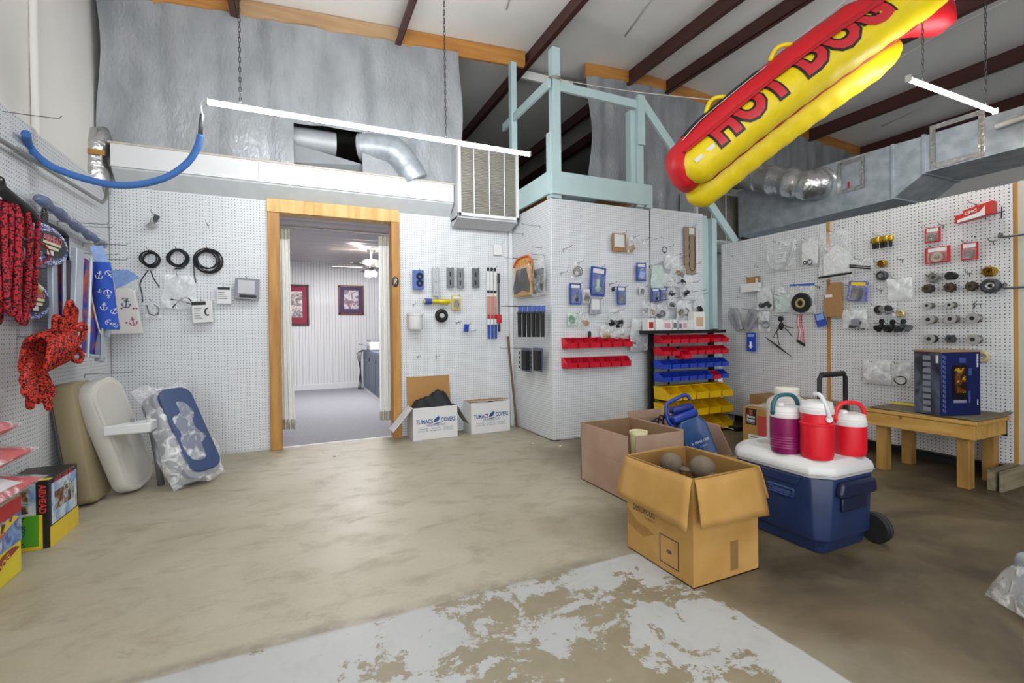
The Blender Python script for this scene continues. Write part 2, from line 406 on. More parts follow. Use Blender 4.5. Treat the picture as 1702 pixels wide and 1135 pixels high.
# right-hand pegboard divider
wr = struct(mesh_obj('wall_right', MB().bb(4.64, 4.73, 1.56, 1.6, .0, 2.1).bb(4.64, 4.73, 2.80, 2.84, .0, 2.1).bb(4.64, 4.73, 4.0, 4.05, .0, 2.1).bb(4.64, 4.73, 1.56, 4.05, 2.06, 2.1).bb(4.72, 4.735, 1.56, 4.05, .1, 2.1), WHITE))
panel(wr, 'R', 2.797, 1.547, .112, 2.112, PEGR); panel(wr, 'R', 4.05, 2.833, .112, 2.108, PEGR)
mesh_obj('joint_strip', MB().bb(4.606, 4.63, 2.797, 2.833, .12, 2.115), WOODO, wr)
mesh_obj('end_stud', MB().bb(4.612, 4.65, 1.525, 1.546, 0, 2.115), WOODO, wr)
mesh_obj('end_post', MB().bb(4.615, 4.72, 1.475, 1.525, 0, 2.12), mat('grimy_white_post', 'b9b6ac', .6, var=.1), wr)
mesh_obj('bottom_rail', MB().bb(4.70, 4.78, 1.6, 2.65, .08, .13), mat('grey_rail', '77756d', .7), wr)
mesh_obj('gap_shade_board', MB().bb(4.80, 4.815, 1.62, 4.05, 0, .16), DARK, wr)  # dark board added as the shade in the gap below the divider
GREYW = mat('weathered_timber', '8d8468', .75, col2='6f6750', scale=6, stretch=(.5, 4, 4))
mesh_obj('foot_timber', MB().bb(4.25, 4.9, 1.52, 1.56, 0, .135), GREYW, wr); mesh_obj('foot_timber', MB().bb(4.25, 4.9, 1.485, 1.50, 0, .135), GREYW, wr)
# stray screw heads and smudges on the divider
mb = MB()
for i in range(60):
    y = random.uniform(1.6, 4.0); z = random.choice([random.uniform(1.75, 2.08), random.uniform(.2, 2.05)]); mb.lathe([(.005, 0), (.004, -.003)], (0, 0, 0), 6, 'x'); mb.xf(Matrix.Translation((4.604, y, z)), len(mb.v)-12)
sm = mesh_obj('screw_marks', mb, mat('screw_black', '141414', .5), wr); sm['kind'] = 'stuff'
# outer walls and roof
struct(mesh_obj('wall_far_right', MB().bb(9.4, 9.5, -6, 10.5, 0, 4.4), VINYL))
struct(mesh_obj('wall_rear', MB().bb(-1.5, 9.5, 10.4, 10.5, 0, 4.7), DARK))
wf = MB(); wf.bb(-1.5, -1.45+.0, -6.1, -6, 0, 4.4).bb(4.5, 9.5, -6.1, -6, 0, 4.6).bb(-1.5, 9.5, -6.1, -6, 3.6, 4.7)
struct(mesh_obj('wall_front', wf, WHITE))
struct(mesh_obj('wall_stair', MB().bb(4.37, 4.66, 4.26, 4.30, 0, 2.4), WHITE))
rf = MB(); rf.add([(-1.6, -6.1, roofz(-1.6)), (4.38, -6.1, roofz(4.38)), (9.6, -6.1, roofz(9.6)), (-1.6, 10.5, roofz(-1.6)), (4.38, 10.5, roofz(4.38)), (9.6, 10.5, roofz(9.6))], [(0, 1, 4, 3), (1, 2, 5, 4)])
ceil = struct(mesh_obj('ceiling', rf, VINYL, solid=.05))
def purlin(x):
    b = MB(); z = roofz(x)-.03; s = 1
    b.bb(x-.004, x+.004, -6, 10.4, z-.2, z).bb(x-.055, x, -6, 10.4, z-.2, z-.193).bb(x, x+.055, -6, 10.4, z-.007, z).bb(x-.055, x-.049, -6, 10.4, z-.2, z-.18)
    return mesh_obj('purlin', b, STEEL, ceil)
PX = [-1.35, -.45, 1.04, 2.56, 4.06, 4.70, 6.22, 7.75, 9.15]
for x in PX: purlin(x)
def hdr(x0, x1, m, dz=0):
    b = MB(); h = .19
    vs = []
    for x in (x0, x1):
        for y in (5.02, 5.06):
            for z in (roofz(x)-.03-h-dz, roofz(x)-.03-dz): vs.append((x, y, z))
    b.add(vs, [(0, 1, 3, 2), (4, 6, 7, 5), (0, 4, 5, 1), (2, 3, 7, 6), (0, 2, 6, 4), (1, 5, 7, 3)])
    mesh_obj('header_board', b, m, ceil, bevel=.004)
hdr(-1.32, -.46, WOODH); hdr(-.44, 1.03, WOODL); hdr(1.05, 2.52, WOODH); hdr(3.37, 4.05, WOODH); hdr(4.07, 4.69, WOODH); hdr(4.71, 6.21, WOODH); hdr(6.23, 7.74, WOODH); hdr(7.76, 9.14, WOODH)
mesh_obj('blocking_strip', MB().bb(2.58, 3.36, 5.3, 5.33, 4.28, 4.38), VINYL, ceil)
mb = MB()   # seams pressed into the roof vinyl
for x in (.35, 1.8, 3.3, 5.4, 6.9, 8.4):
    mb.tube([(x+.25*math.sin(k*.9), -2+k*.8, roofz(x+.25*math.sin(k*.9))-.028) for k in range(9)], .012, 5)
mesh_obj('vinyl_seams', mb, VINYL, ceil, smooth='all')
# office beyond the doorway
mb = MB(); mb.add([(-1.45, 5.1, .004), (2.3, 5.1, .004), (2.3, 10.05, .004), (-1.45, 10.05, .004)], [(0, 1, 2, 3)])
struct(mesh_obj('floor_office', mb, mat('grey_carpet', '8b8b90', .95, var=.15, scale=40, bump=.3, bscale=300)))
def bead():
    m, nt, b = nodes('beadboard'); N = nt.nodes.new; L = nt.links.new
    tc = N('ShaderNodeTexCoord'); sp = N('ShaderNodeSeparateXYZ'); L(tc.outputs['Object'], sp.inputs[0])
    a = N('ShaderNodeMath'); a.operation = 'MULTIPLY'; a.inputs[1].default_value = 1/.055; L(sp.outputs[0], a.inputs[0])
    f = N('ShaderNodeMath'); f.operation = 'FRACT'; L(a.outputs[0], f.inputs[0])
    lt = N('ShaderNodeMath'); lt.operation = 'LESS_THAN'; lt.inputs[1].default_value = .16; L(f.outputs[0], lt.inputs[0])
    mx = N('ShaderNodeMix'); mx.data_type = 'RGBA'; mx.inputs[6].default_value = lin('dcdcdc'); mx.inputs[7].default_value = lin('adadad'); L(lt.outputs[0], mx.inputs[0]); L(mx.outputs[2], b.inputs['Base Color'])
    b.inputs['Roughness'].default_value = .5
    return m
of = struct(mesh_obj('wall_office_back', MB().bb(-1.5, 2.35, 10.05, 10.12, 0, 2.75), bead()))
struct(mesh_obj('baseboard_office', MB().bb(-1.45, 2.3, 10.02, 10.05, 0, .11), WHITE))
struct(mesh_obj('wall_office_right', MB().bb(2.3, 2.36, 5.16, 10.05, 0, 2.75), WHITE))
struct(mesh_obj('wall_office_left', MB().bb(-1.5, -1.45, 5.16, 10.05, 0, 2.75), WHITE))
mb = MB()
mb.grid(lambda u, v: (-1.5+3.9*u, 5.0+5.15*v+.06, 2.54+.045*math.sin(v*5.15/.26*2*PI)), 1, 210)
struct(mesh_obj('ceiling_office', mb, mat('corrugated_metal', 'b9b4b4', .35, .55, var=.04), smooth='all'))
struct(mesh_obj('floor_loft', MB().bb(-1.5, 9.4, 5.17, 10.4, 2.66, 2.7), mat('loft_ply', '5b5246', .9)))
area('office_ceiling_light', (.9, 8.0, 2.45), (.9, 8.0, 0), 1.0, .6, 95, (1, .98, 1))
# soffit box over the doorway
sf = struct(mesh_obj('trim_1', MB().bb(-1.37, 1.575, 4.905, 4.925, 2.515, 2.70), WHITE))
mesh_obj('underside_board', MB().prism([(4.92, 2.515), (4.925, 2.50), (5.06, 2.385), (5.06, 2.40)], -1.37, 1.575, 'yz'), mat('grey_white_board', 'c2c6c8', .6), sf)
mesh_obj('top_edge', MB().bb(-1.385, 1.59, 4.895, 5.06, 2.70, 2.715), mat('raw_edge', 'b9b0a2', .8, var=.2, scale=30), sf)
for px in (430, 556, 690):
    x = at(px, 300, Y=4.9).x; mesh_obj('board_joint', MB().bb(x-.002, x+.002, 4.9035, 4.906, 2.52, 2.70), mat('joint_grey', 'a8a8a8', .7), sf)
b0 = at(1250, 375, Y=4.9); b1 = at(1325, 395, Y=4.9)
struct(mesh_obj('trim_2', MB().bb(b0.x, b1.x, 4.9, 4.92, b1.z-.12, b0.z), WHITE))
# ------------------------------------------------------------------ silver plastic sheeting on the gable
def sheet(name, label, x0, x1, zb, skip=None, seed=0, nu=120, nv=50, y0=5.0, amp=.018, left_curve=0):
    rnd = random.Random(seed); ph = [rnd.uniform(0, 6) for _ in range(8)]
    def fn(u, v):
        x = x0+(x1-x0)*u; zt = roofz(x)-.2; z = zb(x)+(zt-zb(x))*v
        w = .75*amp*(math.sin(x*17+ph[0]+1.2*math.sin(z*2+ph[1]))*.6+math.sin(x*31+ph[2]+z*1.3)*.35+math.sin(x*9-z*4+ph[3])*.8+.5*math.sin(z*9+x*3+ph[4])*(1-v))
        return (x+.02*math.sin(z*5+ph[5])*(1 if u in (0, 1) else .3), y0+w, z)
    o = mesh_obj(name, MB().grid(fn, nu, nv, skip), SHEET, smooth='all')
    return tag(o, label, 'plastic sheet')
ha = at(487, 205, Y=5.0); hb = at(605, 284, Y=5.0)
sheet('plastic_sheet', 'wide silver plastic sheeting hanging above the white soffit over the doorway', -1.47, 1.70, lambda x: 2.70,
      skip=lambda u, v: (ha.x < -1.47+3.17*u < hb.x) and (2.70+(roofz(-1.47+3.17*u)-2.9)*v < ha.z+.02), seed=1)
sheet('plastic_sheet', 'silver plastic sheeting hanging behind the stair rail, under the ridge', 3.40, 9.1, lambda x: 2.0, seed=4, amp=.026, nu=160)
# ------------------------------------------------------------------ loft landing with rails
ld = thing('loft_landing', 'pale blue-green painted timber landing with posts and handrails on top of the closet', 'landing', (2.33, 4.114, 2.44))
def tpart(nm, x0, x1, y0, y1, z0, z1, m=TEAL):
    return mesh_obj(nm, MB().bb(x0-2.33, x1-2.33, y0-4.114, y1-4.114, z0-2.44, z1-2.44), m, ld, bevel=.004)
tpart('corner_post', 2.36, 2.45, 4.10, 4.19, 2.44, 3.95); tpart('corner_post_side', 2.325, 2.36, 4.10, 4.19, 2.44, 3.10)
tpart('rear_post', 2.29, 2.36, 4.93, 5.01, 2.46, 4.22)
tpart('end_post', 3.40, 3.49, 4.09, 4.13, 2.45, 3.66); tpart('end_post_block', 3.40, 3.49, 4.06, 4.09, 3.12, 3.66); tpart('end_post_back', 3.33, 3.40, 4.11, 4.20, 2.69, 3.5)
tpart('rim_board', 2.325, 3.56, 4.07, 4.11, 2.475, 2.70); tpart('rim_board', 2.30, 2.335, 4.11, 5.05, 2.475, 2.70)
tpart('deck', 2.335, 3.56, 4.11, 5.05, 2.66, 2.69); tpart('handrail', 2.45, 3.42, 4.09, 4.125, 3.52, 3.61)
tpart('joist', 2.45, 2.50, 4.13, 5.0, 2.47, 2.66, WOODH); tpart('joist', 3.3, 3.35, 4.13, 5.0, 2.47, 2.66, WOODH)
tpart('stub_post', 3.42, 3.50, 4.12, 4.18, 2.44, 2.66); tpart('gusset', 3.52, 3.60, 4.08, 4.11, 2.45, 2.70)
b = MB(); b.box((0, 0, 0), (.035, 1.13, .09), (0, 0, 0)); b.xf(Matrix.Translation((2.318-2.33, 4.66-4.114, 3.57-2.44))); mesh_obj('side_handrail', b, TEAL, ld, bevel=.004)
pa = Vector((3.43, 4.09, 3.64)); pb = Vector((4.90, 4.09, 2.16)); dv = pb-pa
b = MB(); b.box((0, 0, 0), (dv.length, .035, .10), (0, math.atan2(-dv.z, dv.x), 0)); b.xf(Matrix.Translation((pa+pb)/2-Vector((2.33, 4.114, 2.44)))); mesh_obj('stair_handrail', b, TEAL, ld, bevel=.004)
mb = MB()
for k in range(4): mb.torus((.075, .03, 1.19+.008*k), .062, .004, 'z', 16, 5)
mesh_obj('knotted_cord', mb, mat('cord_grey', '9a958a', .8), ld)
# stair posts beside the closet
sp = thing('stair_posts', 'pair of pale blue-green posts between the closet and the right pegboard', 'post', (4.38, 4.10, 0))
for i, (x0, x1, y0) in enumerate(((0, .085, .03), (.09, .135, .055), (.14, .215, .0))):
    mesh_obj('post', MB().bb(x0, x1, y0, y0+.09, 0, 2.43 if i else 2.455), TEAL, sp, bevel=.004)
# ------------------------------------------------------------------ wall air units
def air_unit(label, x0, x1, z0, z1, y, depth):
    t = thing('air_unit', label, 'air unit', (x0, y, z0)); W = x1-x0; H = z1-z0
    mesh_obj('cabinet', MB().bb(0, W, .02, depth, -.03, H), mat('unit_grey', 'b9bcbe', .5), t, bevel=.01)
    b = MB(); fr = .035
    b.bb(0, W, -.02, .02, H-fr, H).bb(0, W, -.02, .02, 0, fr).bb(0, fr, -.02, .02, 0, H).bb(W-fr, W, -.02, .02, 0, H)
    mesh_obj('frame', b, WHITE, t, bevel=.004)
    mesh_obj('filter', MB().bb(fr, W-fr, .005, .015, fr, H-fr), mat('filter_grey', '8b8880', .9, var=.3, scale=6), t)
    n = 44
    fin = MB().bb(fr, W-fr, -.012, .008, -.0016, .0016); first = None
    for k in range(n):
        if first is None: first = mesh_obj('louvre', fin, mat('louvre_grey', 'a9a59a', .5), t); o = first
        else: o = first.copy(); COL.objects.link(o); o.parent = t
        o.location = (0, 0, fr+(H-2*fr)*(k+.5)/n); o.rotation_euler = (0, 0, 0)
    for k in (1, 2, 3): mesh_obj('mullion', MB().bb(W*k/4-.005, W*k/4+.005, -.024, -.012, fr, H-fr), WHITE, t)
    mesh_obj('drip_tray', MB().prism([(.0, .0), (0, -.02), (depth*.75, -.085), (depth, -.03), (depth, 0)], 0.0, W*.97, 'yz'), mat('unit_grey', 'b9bcbe', .5), t)
    return t
air_unit('white louvred air unit over the pegboard, left of the loft landing', 1.585, 2.30, 2.35, 3.12, 4.8, .25)
a2 = at(1187, 318, Y=4.7); c2 = at(1251, 395, Y=4.7)
air_unit('white louvred air unit half hidden beneath the inflatable, above the right pegboard', a2.x-.35, c2.x, c2.z-.12, a2.z, 4.7, .28)
# ------------------------------------------------------------------ ducts
dk = thing('sheet_metal_duct', 'long galvanised rectangular duct running above the right pegboard', 'duct', (5.5, 3.0, 2.4))
def dseg(y0, y1, zb0, zb1, zt0, zt1, x1=6.15, nm='duct_section'):
    b = MB(); vs = []
    for y, zb, zt in ((y0, zb0, zt0), (y1, zb1, zt1)):
        for x in (5.5, x1): vs += [(x-5.5, y-3, zb-2.4), (x-5.5, y-3, zt-2.4)]
    b.add(vs, [(0, 1, 3, 2), (4, 6, 7, 5), (0, 4, 5, 1), (2, 3, 7, 6), (0, 2, 6, 4), (1, 5, 7, 3)])
    return mesh_obj(nm, b, GALV, dk)
dseg(2.72, 4.55, 2.40, 2.36, 2.945, 2.98); dseg(2.46, 2.715, 2.58, 2.41, 2.935, 2.945); dseg(-1.5, 2.455, 2.60, 2.585, 2.90, 2.935)
for y in (2.46, 2.72, 1.2): mesh_obj('duct_flange', MB().bb(-.012, .66, y-3-.012, y-3+.012, .17 if y < 2.7 else 0, .55), GALV, dk)
def patch(px0, py0, px1, py1):
    a = at(px0, py0, X=5.49); c = at(px1, py1, X=5.49); b = MB(); w_ = .045
    y0, y1, z0, z1 = c.y-3, a.y-3, c.z-2.4, a.z-2.4
    for (p, q, r, s) in ((y0, y1, z1-w_, z1), (y0, y1, z0, z0+w_), (y0, y0+w_, z0, z1), (y1-w_, y1, z0, z1)):
        b.grid(lambda u, v: (-.006-.003*random.random(), p+(q-p)*u, r+(s-r)*v), 8, 4)
    mesh_obj('foil_tape', b, FOIL, dk, smooth='all')
patch(1391, 272, 1437, 312); patch(1545, 210, 1637, 258)
mesh_obj('red_tab', MB().bb(-.012, -.005, .02, .035, .12, .19).xf(Matrix.Translation(at(1413, 308, X=5.49)-Vector((5.5, 3.02, 2.55)))), mat('red_tab', 'b3262b', .5), dk)
ex = at(1655, 205, X=5.45); b = MB().tube([(ex.x-5.5, ex.y-3, ex.z-2.4-.03), (ex.x-5.5-.0, ex.y-3-.5, ex.z-2.4+.0)], .022, 10); mesh_obj('pipe_stub', b, mat('pipe_white', 'cfcac0', .5), dk, smooth=True)
def flex(name, label, pts, r, m, n=60, ribs=.012, seed=0, freq=26):
    P = [Vector(p) for p in pts]; out = []
    for i in range(n+1):
        t = i/n*(len(P)-1); k = min(int(t), len(P)-2); f = t-k
        p0, p1, p2, p3 = P[max(k-1, 0)], P[k], P[k+1], P[min(k+2, len(P)-1)]
        out.append(.5*((2*p1)+(-p0+p2)*f+(2*p0-5*p1+4*p2-p3)*f*f+(-p0+3*p1-3*p2+p3)*f**3))
    rs = [r+ribs*math.sin(i/n*freq*2+seed)+ribs*.5*math.sin(i*2.1) for i in range(n+1)]
    o0 = out[0]
    return mesh_obj(name, MB().tube([p-o0 for p in out], rs, 18), m, smooth='all', loc=o0), out
fx, _ = flex('foil_flexible_duct', 'fat shiny foil-wrapped flexible duct joining the galvanised duct', [at(1366, 303, X=5.52), at(1345, 308, X=5.36), at(1290, 300, X=5.28), at(1230, 292, X=5.35), at(1180, 290, X=5.6)], .165, FOIL, ribs=.012)
tag(fx, 'fat shiny foil-wrapped flexible duct joining the galvanised duct', 'duct')
# elbow and scraps in the cut-out of the sheeting
el, _ = flex('elbow_duct', '', [at(598, 245, Y=5.12), at(622, 245, Y=5.06), at(655, 252, Y=5.0), at(678, 278, Y=4.98), at(690, 300, Y=4.98)], .14, GALV, n=40, ribs=.004, freq=8)
tag(el, 'round galvanised elbow duct poking out of the cut sheeting', 'duct')
a = at(488, 214, Y=5.2); c = at(524, 246, Y=5.2)
el2 = thing('duct_stub', 'short pale duct stub at the left of the cut-out in the sheeting', 'duct', ((a.x+c.x)/2, 5.25, 2.7)); zc_ = (a.z+c.z)/2-2.7
PALE = mat('pale_metal', 'b4b7ba', .5, .2); mesh_obj('pipe', MB().lathe([(.11, -.22), (.12, 0), (.12, .3)], (0, 0, zc_), 18, 'x'), PALE, el2, smooth=True); mesh_obj('saddle', MB().bb(-.02, .02, -.08, .08, 0, zc_-.1), PALE, el2)
a = at(488, 241, Y=5.04); c = at(606, 284, Y=5.04)
b = MB(); b.add([(a.x-.02, 5.05, a.z+.02), (c.x, 5.05, a.z-.10), (c.x-.02, 5.12, c.z-.02), (a.x+.2, 5.12, c.z-.0), (a.x, 5.10, a.z-.15)], [(0, 1, 2, 3, 4)])
tag(mesh_obj('metal_offcut', b, mat('dull_offcut', '85888c', .6, .1, var=.1), solid=.004), 'bent grey sheet-metal offcut lying in the cut-out of the sheeting', 'sheet metal')
fd = at(158, 262, Y=4.98)
b = MB(); pts = [(0, 0, -.33), (.01, 0, -.25), (0, 0, -.12), (-.01, 0, 0), (.01, 0, .1), (.03, .02, .2), (.06, .05, .26)]
b.tube(pts, [.05, .09, .105, .085, .1, .085, .03], 16)
t = thing('wrapped_vent', 'crumpled foil-wrapped vent in the corner left of the white soffit', 'duct', fd)
mesh_obj('foil_sleeve', b, FOIL, t, smooth='all'); mesh_obj('wood_stick', MB().box((-.02, -.09, .02), (.22, .02, .04)), WOODO, t)
# ------------------------------------------------------------------ strip lights
def emis():
    m, nt, b = nodes('lit_tube'); b.inputs['Base Color'].default_value = (1, 1, 1, 1)
    b.inputs['Emission Color'].default_value = (.95, .98, 1, 1); b.inputs['Emission Strength'].default_value = TUBE_EMIT
    return m
LIT = emis()
def chain(parent, x, z0, z1):
    b = MB(); n = int((z1-z0)/.034)
    for k in range(n):
        z = z0+(z1-z0)*(k+.5)/n
        pts = [(0, .007*math.cos(a), z+.022*math.sin(a)) if k % 2 else (.007*math.cos(a), 0, z+.022*math.sin(a)) for a in [2*PI*i/8 for i in range(8)]]
        b.tube([(p[0]+x, p[1], p[2]) for p in pts], .0026, 4, closed=True)
    mesh_obj('chain', b, mat('chain_steel', '4b4b4d', .4, .7), parent)
def strip_light(label, p0, p1, chains, cz):
    d = p1-p0; L = d.length; rot = math.atan2(d.y, d.x)
    t = thing('strip_light', label, 'light', p0, rot, 'hanging strip lights')
    mesh_obj('housing', MB().bb(0, L, -.0025, .0025, .0125, .024), WHITE, t)
    mesh_obj('lit_tube', MB().tube([(.01, 0, 0), (L-.01, 0, 0)], .0135, 10), LIT, t, smooth=True)
    for x in (0, L): mesh_obj('end_cap', MB().bb(x-.008, x+.008, -.016, .016, -.016, .028), mat('cap_grey', 'b5b5b5', .4), t)
    for x in chains: chain(t, x, .04, cz-p0.z)
    return t
strip_light('long lit strip light hanging on chains in front of the silver sheeting', at(343, 170, Y=3.75), at(880, 250, Y=3.75), (.2, 1.67), 4.2)
strip_light('shorter lit strip light hanging on chains at right, under the roof beams', at(1510, 132, Z=2.8), at(1655, 186, Z=2.8), (.18, 1.07), 4.3)
for (x, y, lb) in ((-.4, .1, 'just above the camera'), (-.6, -2.4, 'behind the camera, over the left half of the floor')):  # extra fixtures added out of view to light the room
    strip_light('added unseen strip light '+lb, Vector((x, y, 3.0)), Vector((x+2.4, y, 3.0)), (.2, 2.2), 4.2)
# ------------------------------------------------------------------ things hung on the pegboards
CLEAR = clear('clear_bag'); CLEARW = clear('milky_bag', base=.35, peak=.75, scale=14); CLEARG = clear('pale_green_bag', (.72, .86, .8), .5, .8, 30)
BLISTER = clear('blister', base=.12, peak=.3, scale=6, rough=.05)
CARDW = mat('white_card', 'dadada', .6, var=.03); CARDB = mat('brown_card', '9c7548', .75, var=.08, scale=30)
BLUEP = mat('blue_print', '24459c', .45, var=.12, scale=25); REDP = mat('red_print', 'b3262b', .45, var=.1); INK = mat('black_ink', '1d1d20', .6)
GREYP = mat('grey_plastic', '7c7f84', .5); RUBBER = mat('black_rubber', '141416', .65, var=.15); BRASS = mat('brass', 'b58f35', .3, .85)
YELP = mat('yellow_print', 'e3c52a', .45); DGREY = mat('dark_grey_plastic', '3a3d42', .5); REDB = mat('red_bin', 'c8102a', .4, var=.05); ALU = mat('machined_aluminium', 'c4c4c0', .28, .85, var=.05)
ORD = ['first', 'second', 'third', 'fourth', 'fifth', 'sixth', 'seventh', 'eighth']
HOOKS = []; GOODS = []
WNAME = {'B': 'back-wall', 'C': 'closet-front', 'F': 'closet-side', 'R': 'right-hand', 'L': 'left-wall'}
_hk = {}
def hook(wl, px, py, L=.13, bare=True, up=.018):
    key = round(L, 2)
    if key not in _hk:
        b = MB(); b.tube([(0, -.002, -.028), (0, -.004, .0), (0, -L*.5, .0), (0, -L, .002), (0, -L-.012, up)], .0024, 5)
        b.tube([(-.014, -.004, 0), (.014, -.004, 0)], .0022, 5)
        _hk[key] = mesh_obj('peg_hook', b, WIRE, smooth=True); o = _hk[key]
    else: o = _hk[key].copy(); COL.objects.link(o)
    o.location = wpt(wl, px, py); o.rotation_euler = (0, 0, WALLS[wl][2])
    nm = WNAME[wl]; HOOKS.append((o, wl, bare, px, py))
    return tag(o, ('bare wire peg hook sticking out of the %s pegboard' if bare else 'wire peg hook carrying goods on the %s pegboard') % nm, 'hook', 'peg hooks on the %s pegboard' % nm)
def wthing(wl, name, label, cat, x0, y0, x1, y1, d=.04, group=None, tilt=0, hk=True, L=None):
    """an Empty at the top middle of the pixel rectangle, d off the wall"""
    c, W, H, rz = wbox(wl, x0, y0, x1, y1, d)
    t = thing(name, label, cat, c+Vector((0, 0, H/2)), rz, group, rot=(0, tilt, rz)); GOODS.append((wl, (x0+x1)/2, (y0+y1)/2, y0, label))
    if hk: hook(wl, (x0+x1)/2+random.uniform(-2, 2), y0+1.5, L or d+.05, False)
    return t, W, H
def card(t, W, H, m, name='backing_card', th=.003, y=0): return mesh_obj(name, MB().bb(-W/2, W/2, y, y+th, -H, 0), m, t)
def pillow(W, H, D, top=.35, seed=0, nu=10, nv=12, z0=0):
    rnd = random.Random(seed); ph = [rnd.uniform(0, 6) for _ in range(4)]; b = MB()
    for s in (-1, 1):
        def fn(u, v):
            e = (math.sin(PI*u)**.7)*(math.sin(PI*min(1, v*.97+.03))**.6); wd = 1-top*(1-v)**2 if top > 0 else 1
            x = (u-.5)*W*wd+.04*W*math.sin(v*7+ph[0])*(1-abs(u-.5)); z = z0-H*v
            return (x, s*D/2*e*(.35+.65*v)+.006*math.sin(u*9+ph[1])*math.sin(v*11+ph[2]), z+.012*H*math.sin(u*8+ph[3]))
        b.grid(fn, nu, nv)
    return b
def bag(wl, label, x0, y0, x1, y1, content=None, m=None, D=.035, seed=0, d=.05, top=.25, name='plastic_bag', cat='bag', hk=True, group=None):
    t, W, H = wthing(wl, name, label, cat, x0, y0, x1, y1, d, hk=hk, group=group)
    mesh_obj('film', pillow(W, H, D, top, seed), m or CLEAR, t, smooth='all')
    if content: content(t, W, H)
    return t
def lumps(m, n=4, size=.25, seed=0, nm='small_part', zc=-.7, spread=.3):
    def go(t, W, H):
        rnd = random.Random(seed); s = min(W, H)*size
        for k in range(n):
            c = (rnd.uniform(-spread, spread)*W, rnd.uniform(-.006, .006), H*(zc+rnd.uniform(-.14, .14))); b = MB(); q = rnd.random()
            if q < .35: b.torus(c, s*.5, s*.17, 'y', 14, 6)
            elif q < .7: b.lathe([(s*.35, -s*.4), (s*.45, -s*.1), (s*.3, 0), (s*.3, s*.4)], c, 10, rnd.choice('xyz'))
            else: b.box(c, (s, s*.5, s*.6), (0, rnd.uniform(-1, 1), 0))
            mesh_obj(nm, b, m[k % len(m)] if isinstance(m, list) else m, t, smooth=True)
    return go
def slip(mm=None, w=.6, h=.4, zc=-.5, lines=3):
    def go(t, W, H):
        card_ = mesh_obj('paper_slip', MB().bb(-W*w/2, W*w/2, -.002, .0, H*(zc-h/2), H*(zc+h/2)), mm or CARDW, t)
        b = MB()
        for k in range(lines): b.bb(-W*w*.38, W*w*random.uniform(.1, .38), -.0032, -.002, H*(zc+h*.3-k*h*.2)-H*.012, H*(zc+h*.3-k*h*.2)+H*.012)
        mesh_obj('print_lines', b, mat('grey_ink', '6d6d70', .6), card_)
    return go
def both(*fs):
    def go(t, W, H):
        for f in fs: f(t, W, H)
    return go
def pack(wl, label, x0, y0, x1, y1, cm, part_m=None, hm=CARDW, seed=0, d=.05, tilt=0, head=.22, win=True, cat='package', name='carded_package', group=None, depth=.02):
    t, W, H = wthing(wl, name, label, cat, x0, y0, x1, y1, d, tilt=tilt, group=group)
    card(t, W, H, cm)
    b = MB().bb(-W*.36, W*.36, -.004, .0, -H*head, -H*.06); hc = mesh_obj('header_print', b, hm, t)
    if win: mesh_obj('blister', MB().bb(-W*.38, W*.38, -depth, 0, -H*.94, -H*(head+.04)), BLISTER, t, bevel=min(.006, W*.1))
    if part_m is not None:
        rnd = random.Random(seed); s = min(W, H)*.42; b = MB(); c = (0, -depth*.5, -H*.66)
        k = seed % 4
        if k == 0: b.torus(c, s*.55, s*.2, 'y', 16, 6); b.box((0, -depth*.5, -H*.5), (s*.5, .01, s*.6))
        elif k == 1: b.lathe([(s*.2, -s*.8), (s*.45, -s*.3), (s*.2, 0), (s*.25, s*.8)], c, 10)
        elif k == 2:
            for q in range(5): b.box(c, (s*1.5, .008, s*.28), (0, q*PI/5, 0))
        else: b.box(c, (s*1.2, .012, s*1.3), (0, .3, 0)); b.torus((0, -depth*.6, -H*.45), s*.35, s*.12, 'y', 14, 6)
        mesh_obj('packed_part', b, part_m, t, smooth=True)
    return t
def coil(wl, label, px, py, rpx, n=5, r=.0055, tails=(), m=RUBBER, name='cable_coil', cat='cable', group='black cable coils beside the doorway', d=.04):
    c = wpt(wl, px, py, d); R = (wpt(wl, px+rpx, py, d)-c).length; t = thing(name, label, cat, c, WALLS[wl][2], group)
    b = MB()
    for k in range(n):
        a = random.uniform(0, 6); b.torus((.012*math.cos(a)*1.2, random.uniform(-.014, .014), .012*math.sin(a)), R*random.uniform(.72, 1.0), r, 'y', 30, 6, .02)
    mesh_obj('coil', b, m, t, smooth='all')
    for tl in tails:
        pts = [wpt(wl, q[0], q[1], d)-c for q in tl]; Rm = Matrix.Rotation(-WALLS[wl][2], 3, 'Z'); pts = [Rm @ p for p in pts]
        mesh_obj('loose_end', MB().tube(smooth_path(pts, 6), r*.8, 6), m, t, smooth='all')
        e = pts[-1]; mesh_obj('plug', MB().box(e, (.009, .009, .022)), DGREY, t)
    GOODS.append((wl, px, py, py-rpx, label)); hook(wl, px, py-rpx+3, .1, False)
    return t
def smooth_path(pts, k=6, closed=False):
    P = [Vector(p) for p in pts]; out = []; N = len(P)
    for i in range(N if closed else N-1):
        g = (lambda j: P[j % N]) if closed else (lambda j: P[max(0, min(N-1, j))])
        p0, p1, p2, p3 = g(i-1), g(i), g(i+1), g(i+2)
        for q in range(k):
            f = q/k; out.append(.5*((2*p1)+(-p0+p2)*f+(2*p0-5*p1+4*p2-p3)*f*f+(-p0+3*p1-3*p2+p3)*f**3))
    if not closed: out.append(P[-1])
    return out
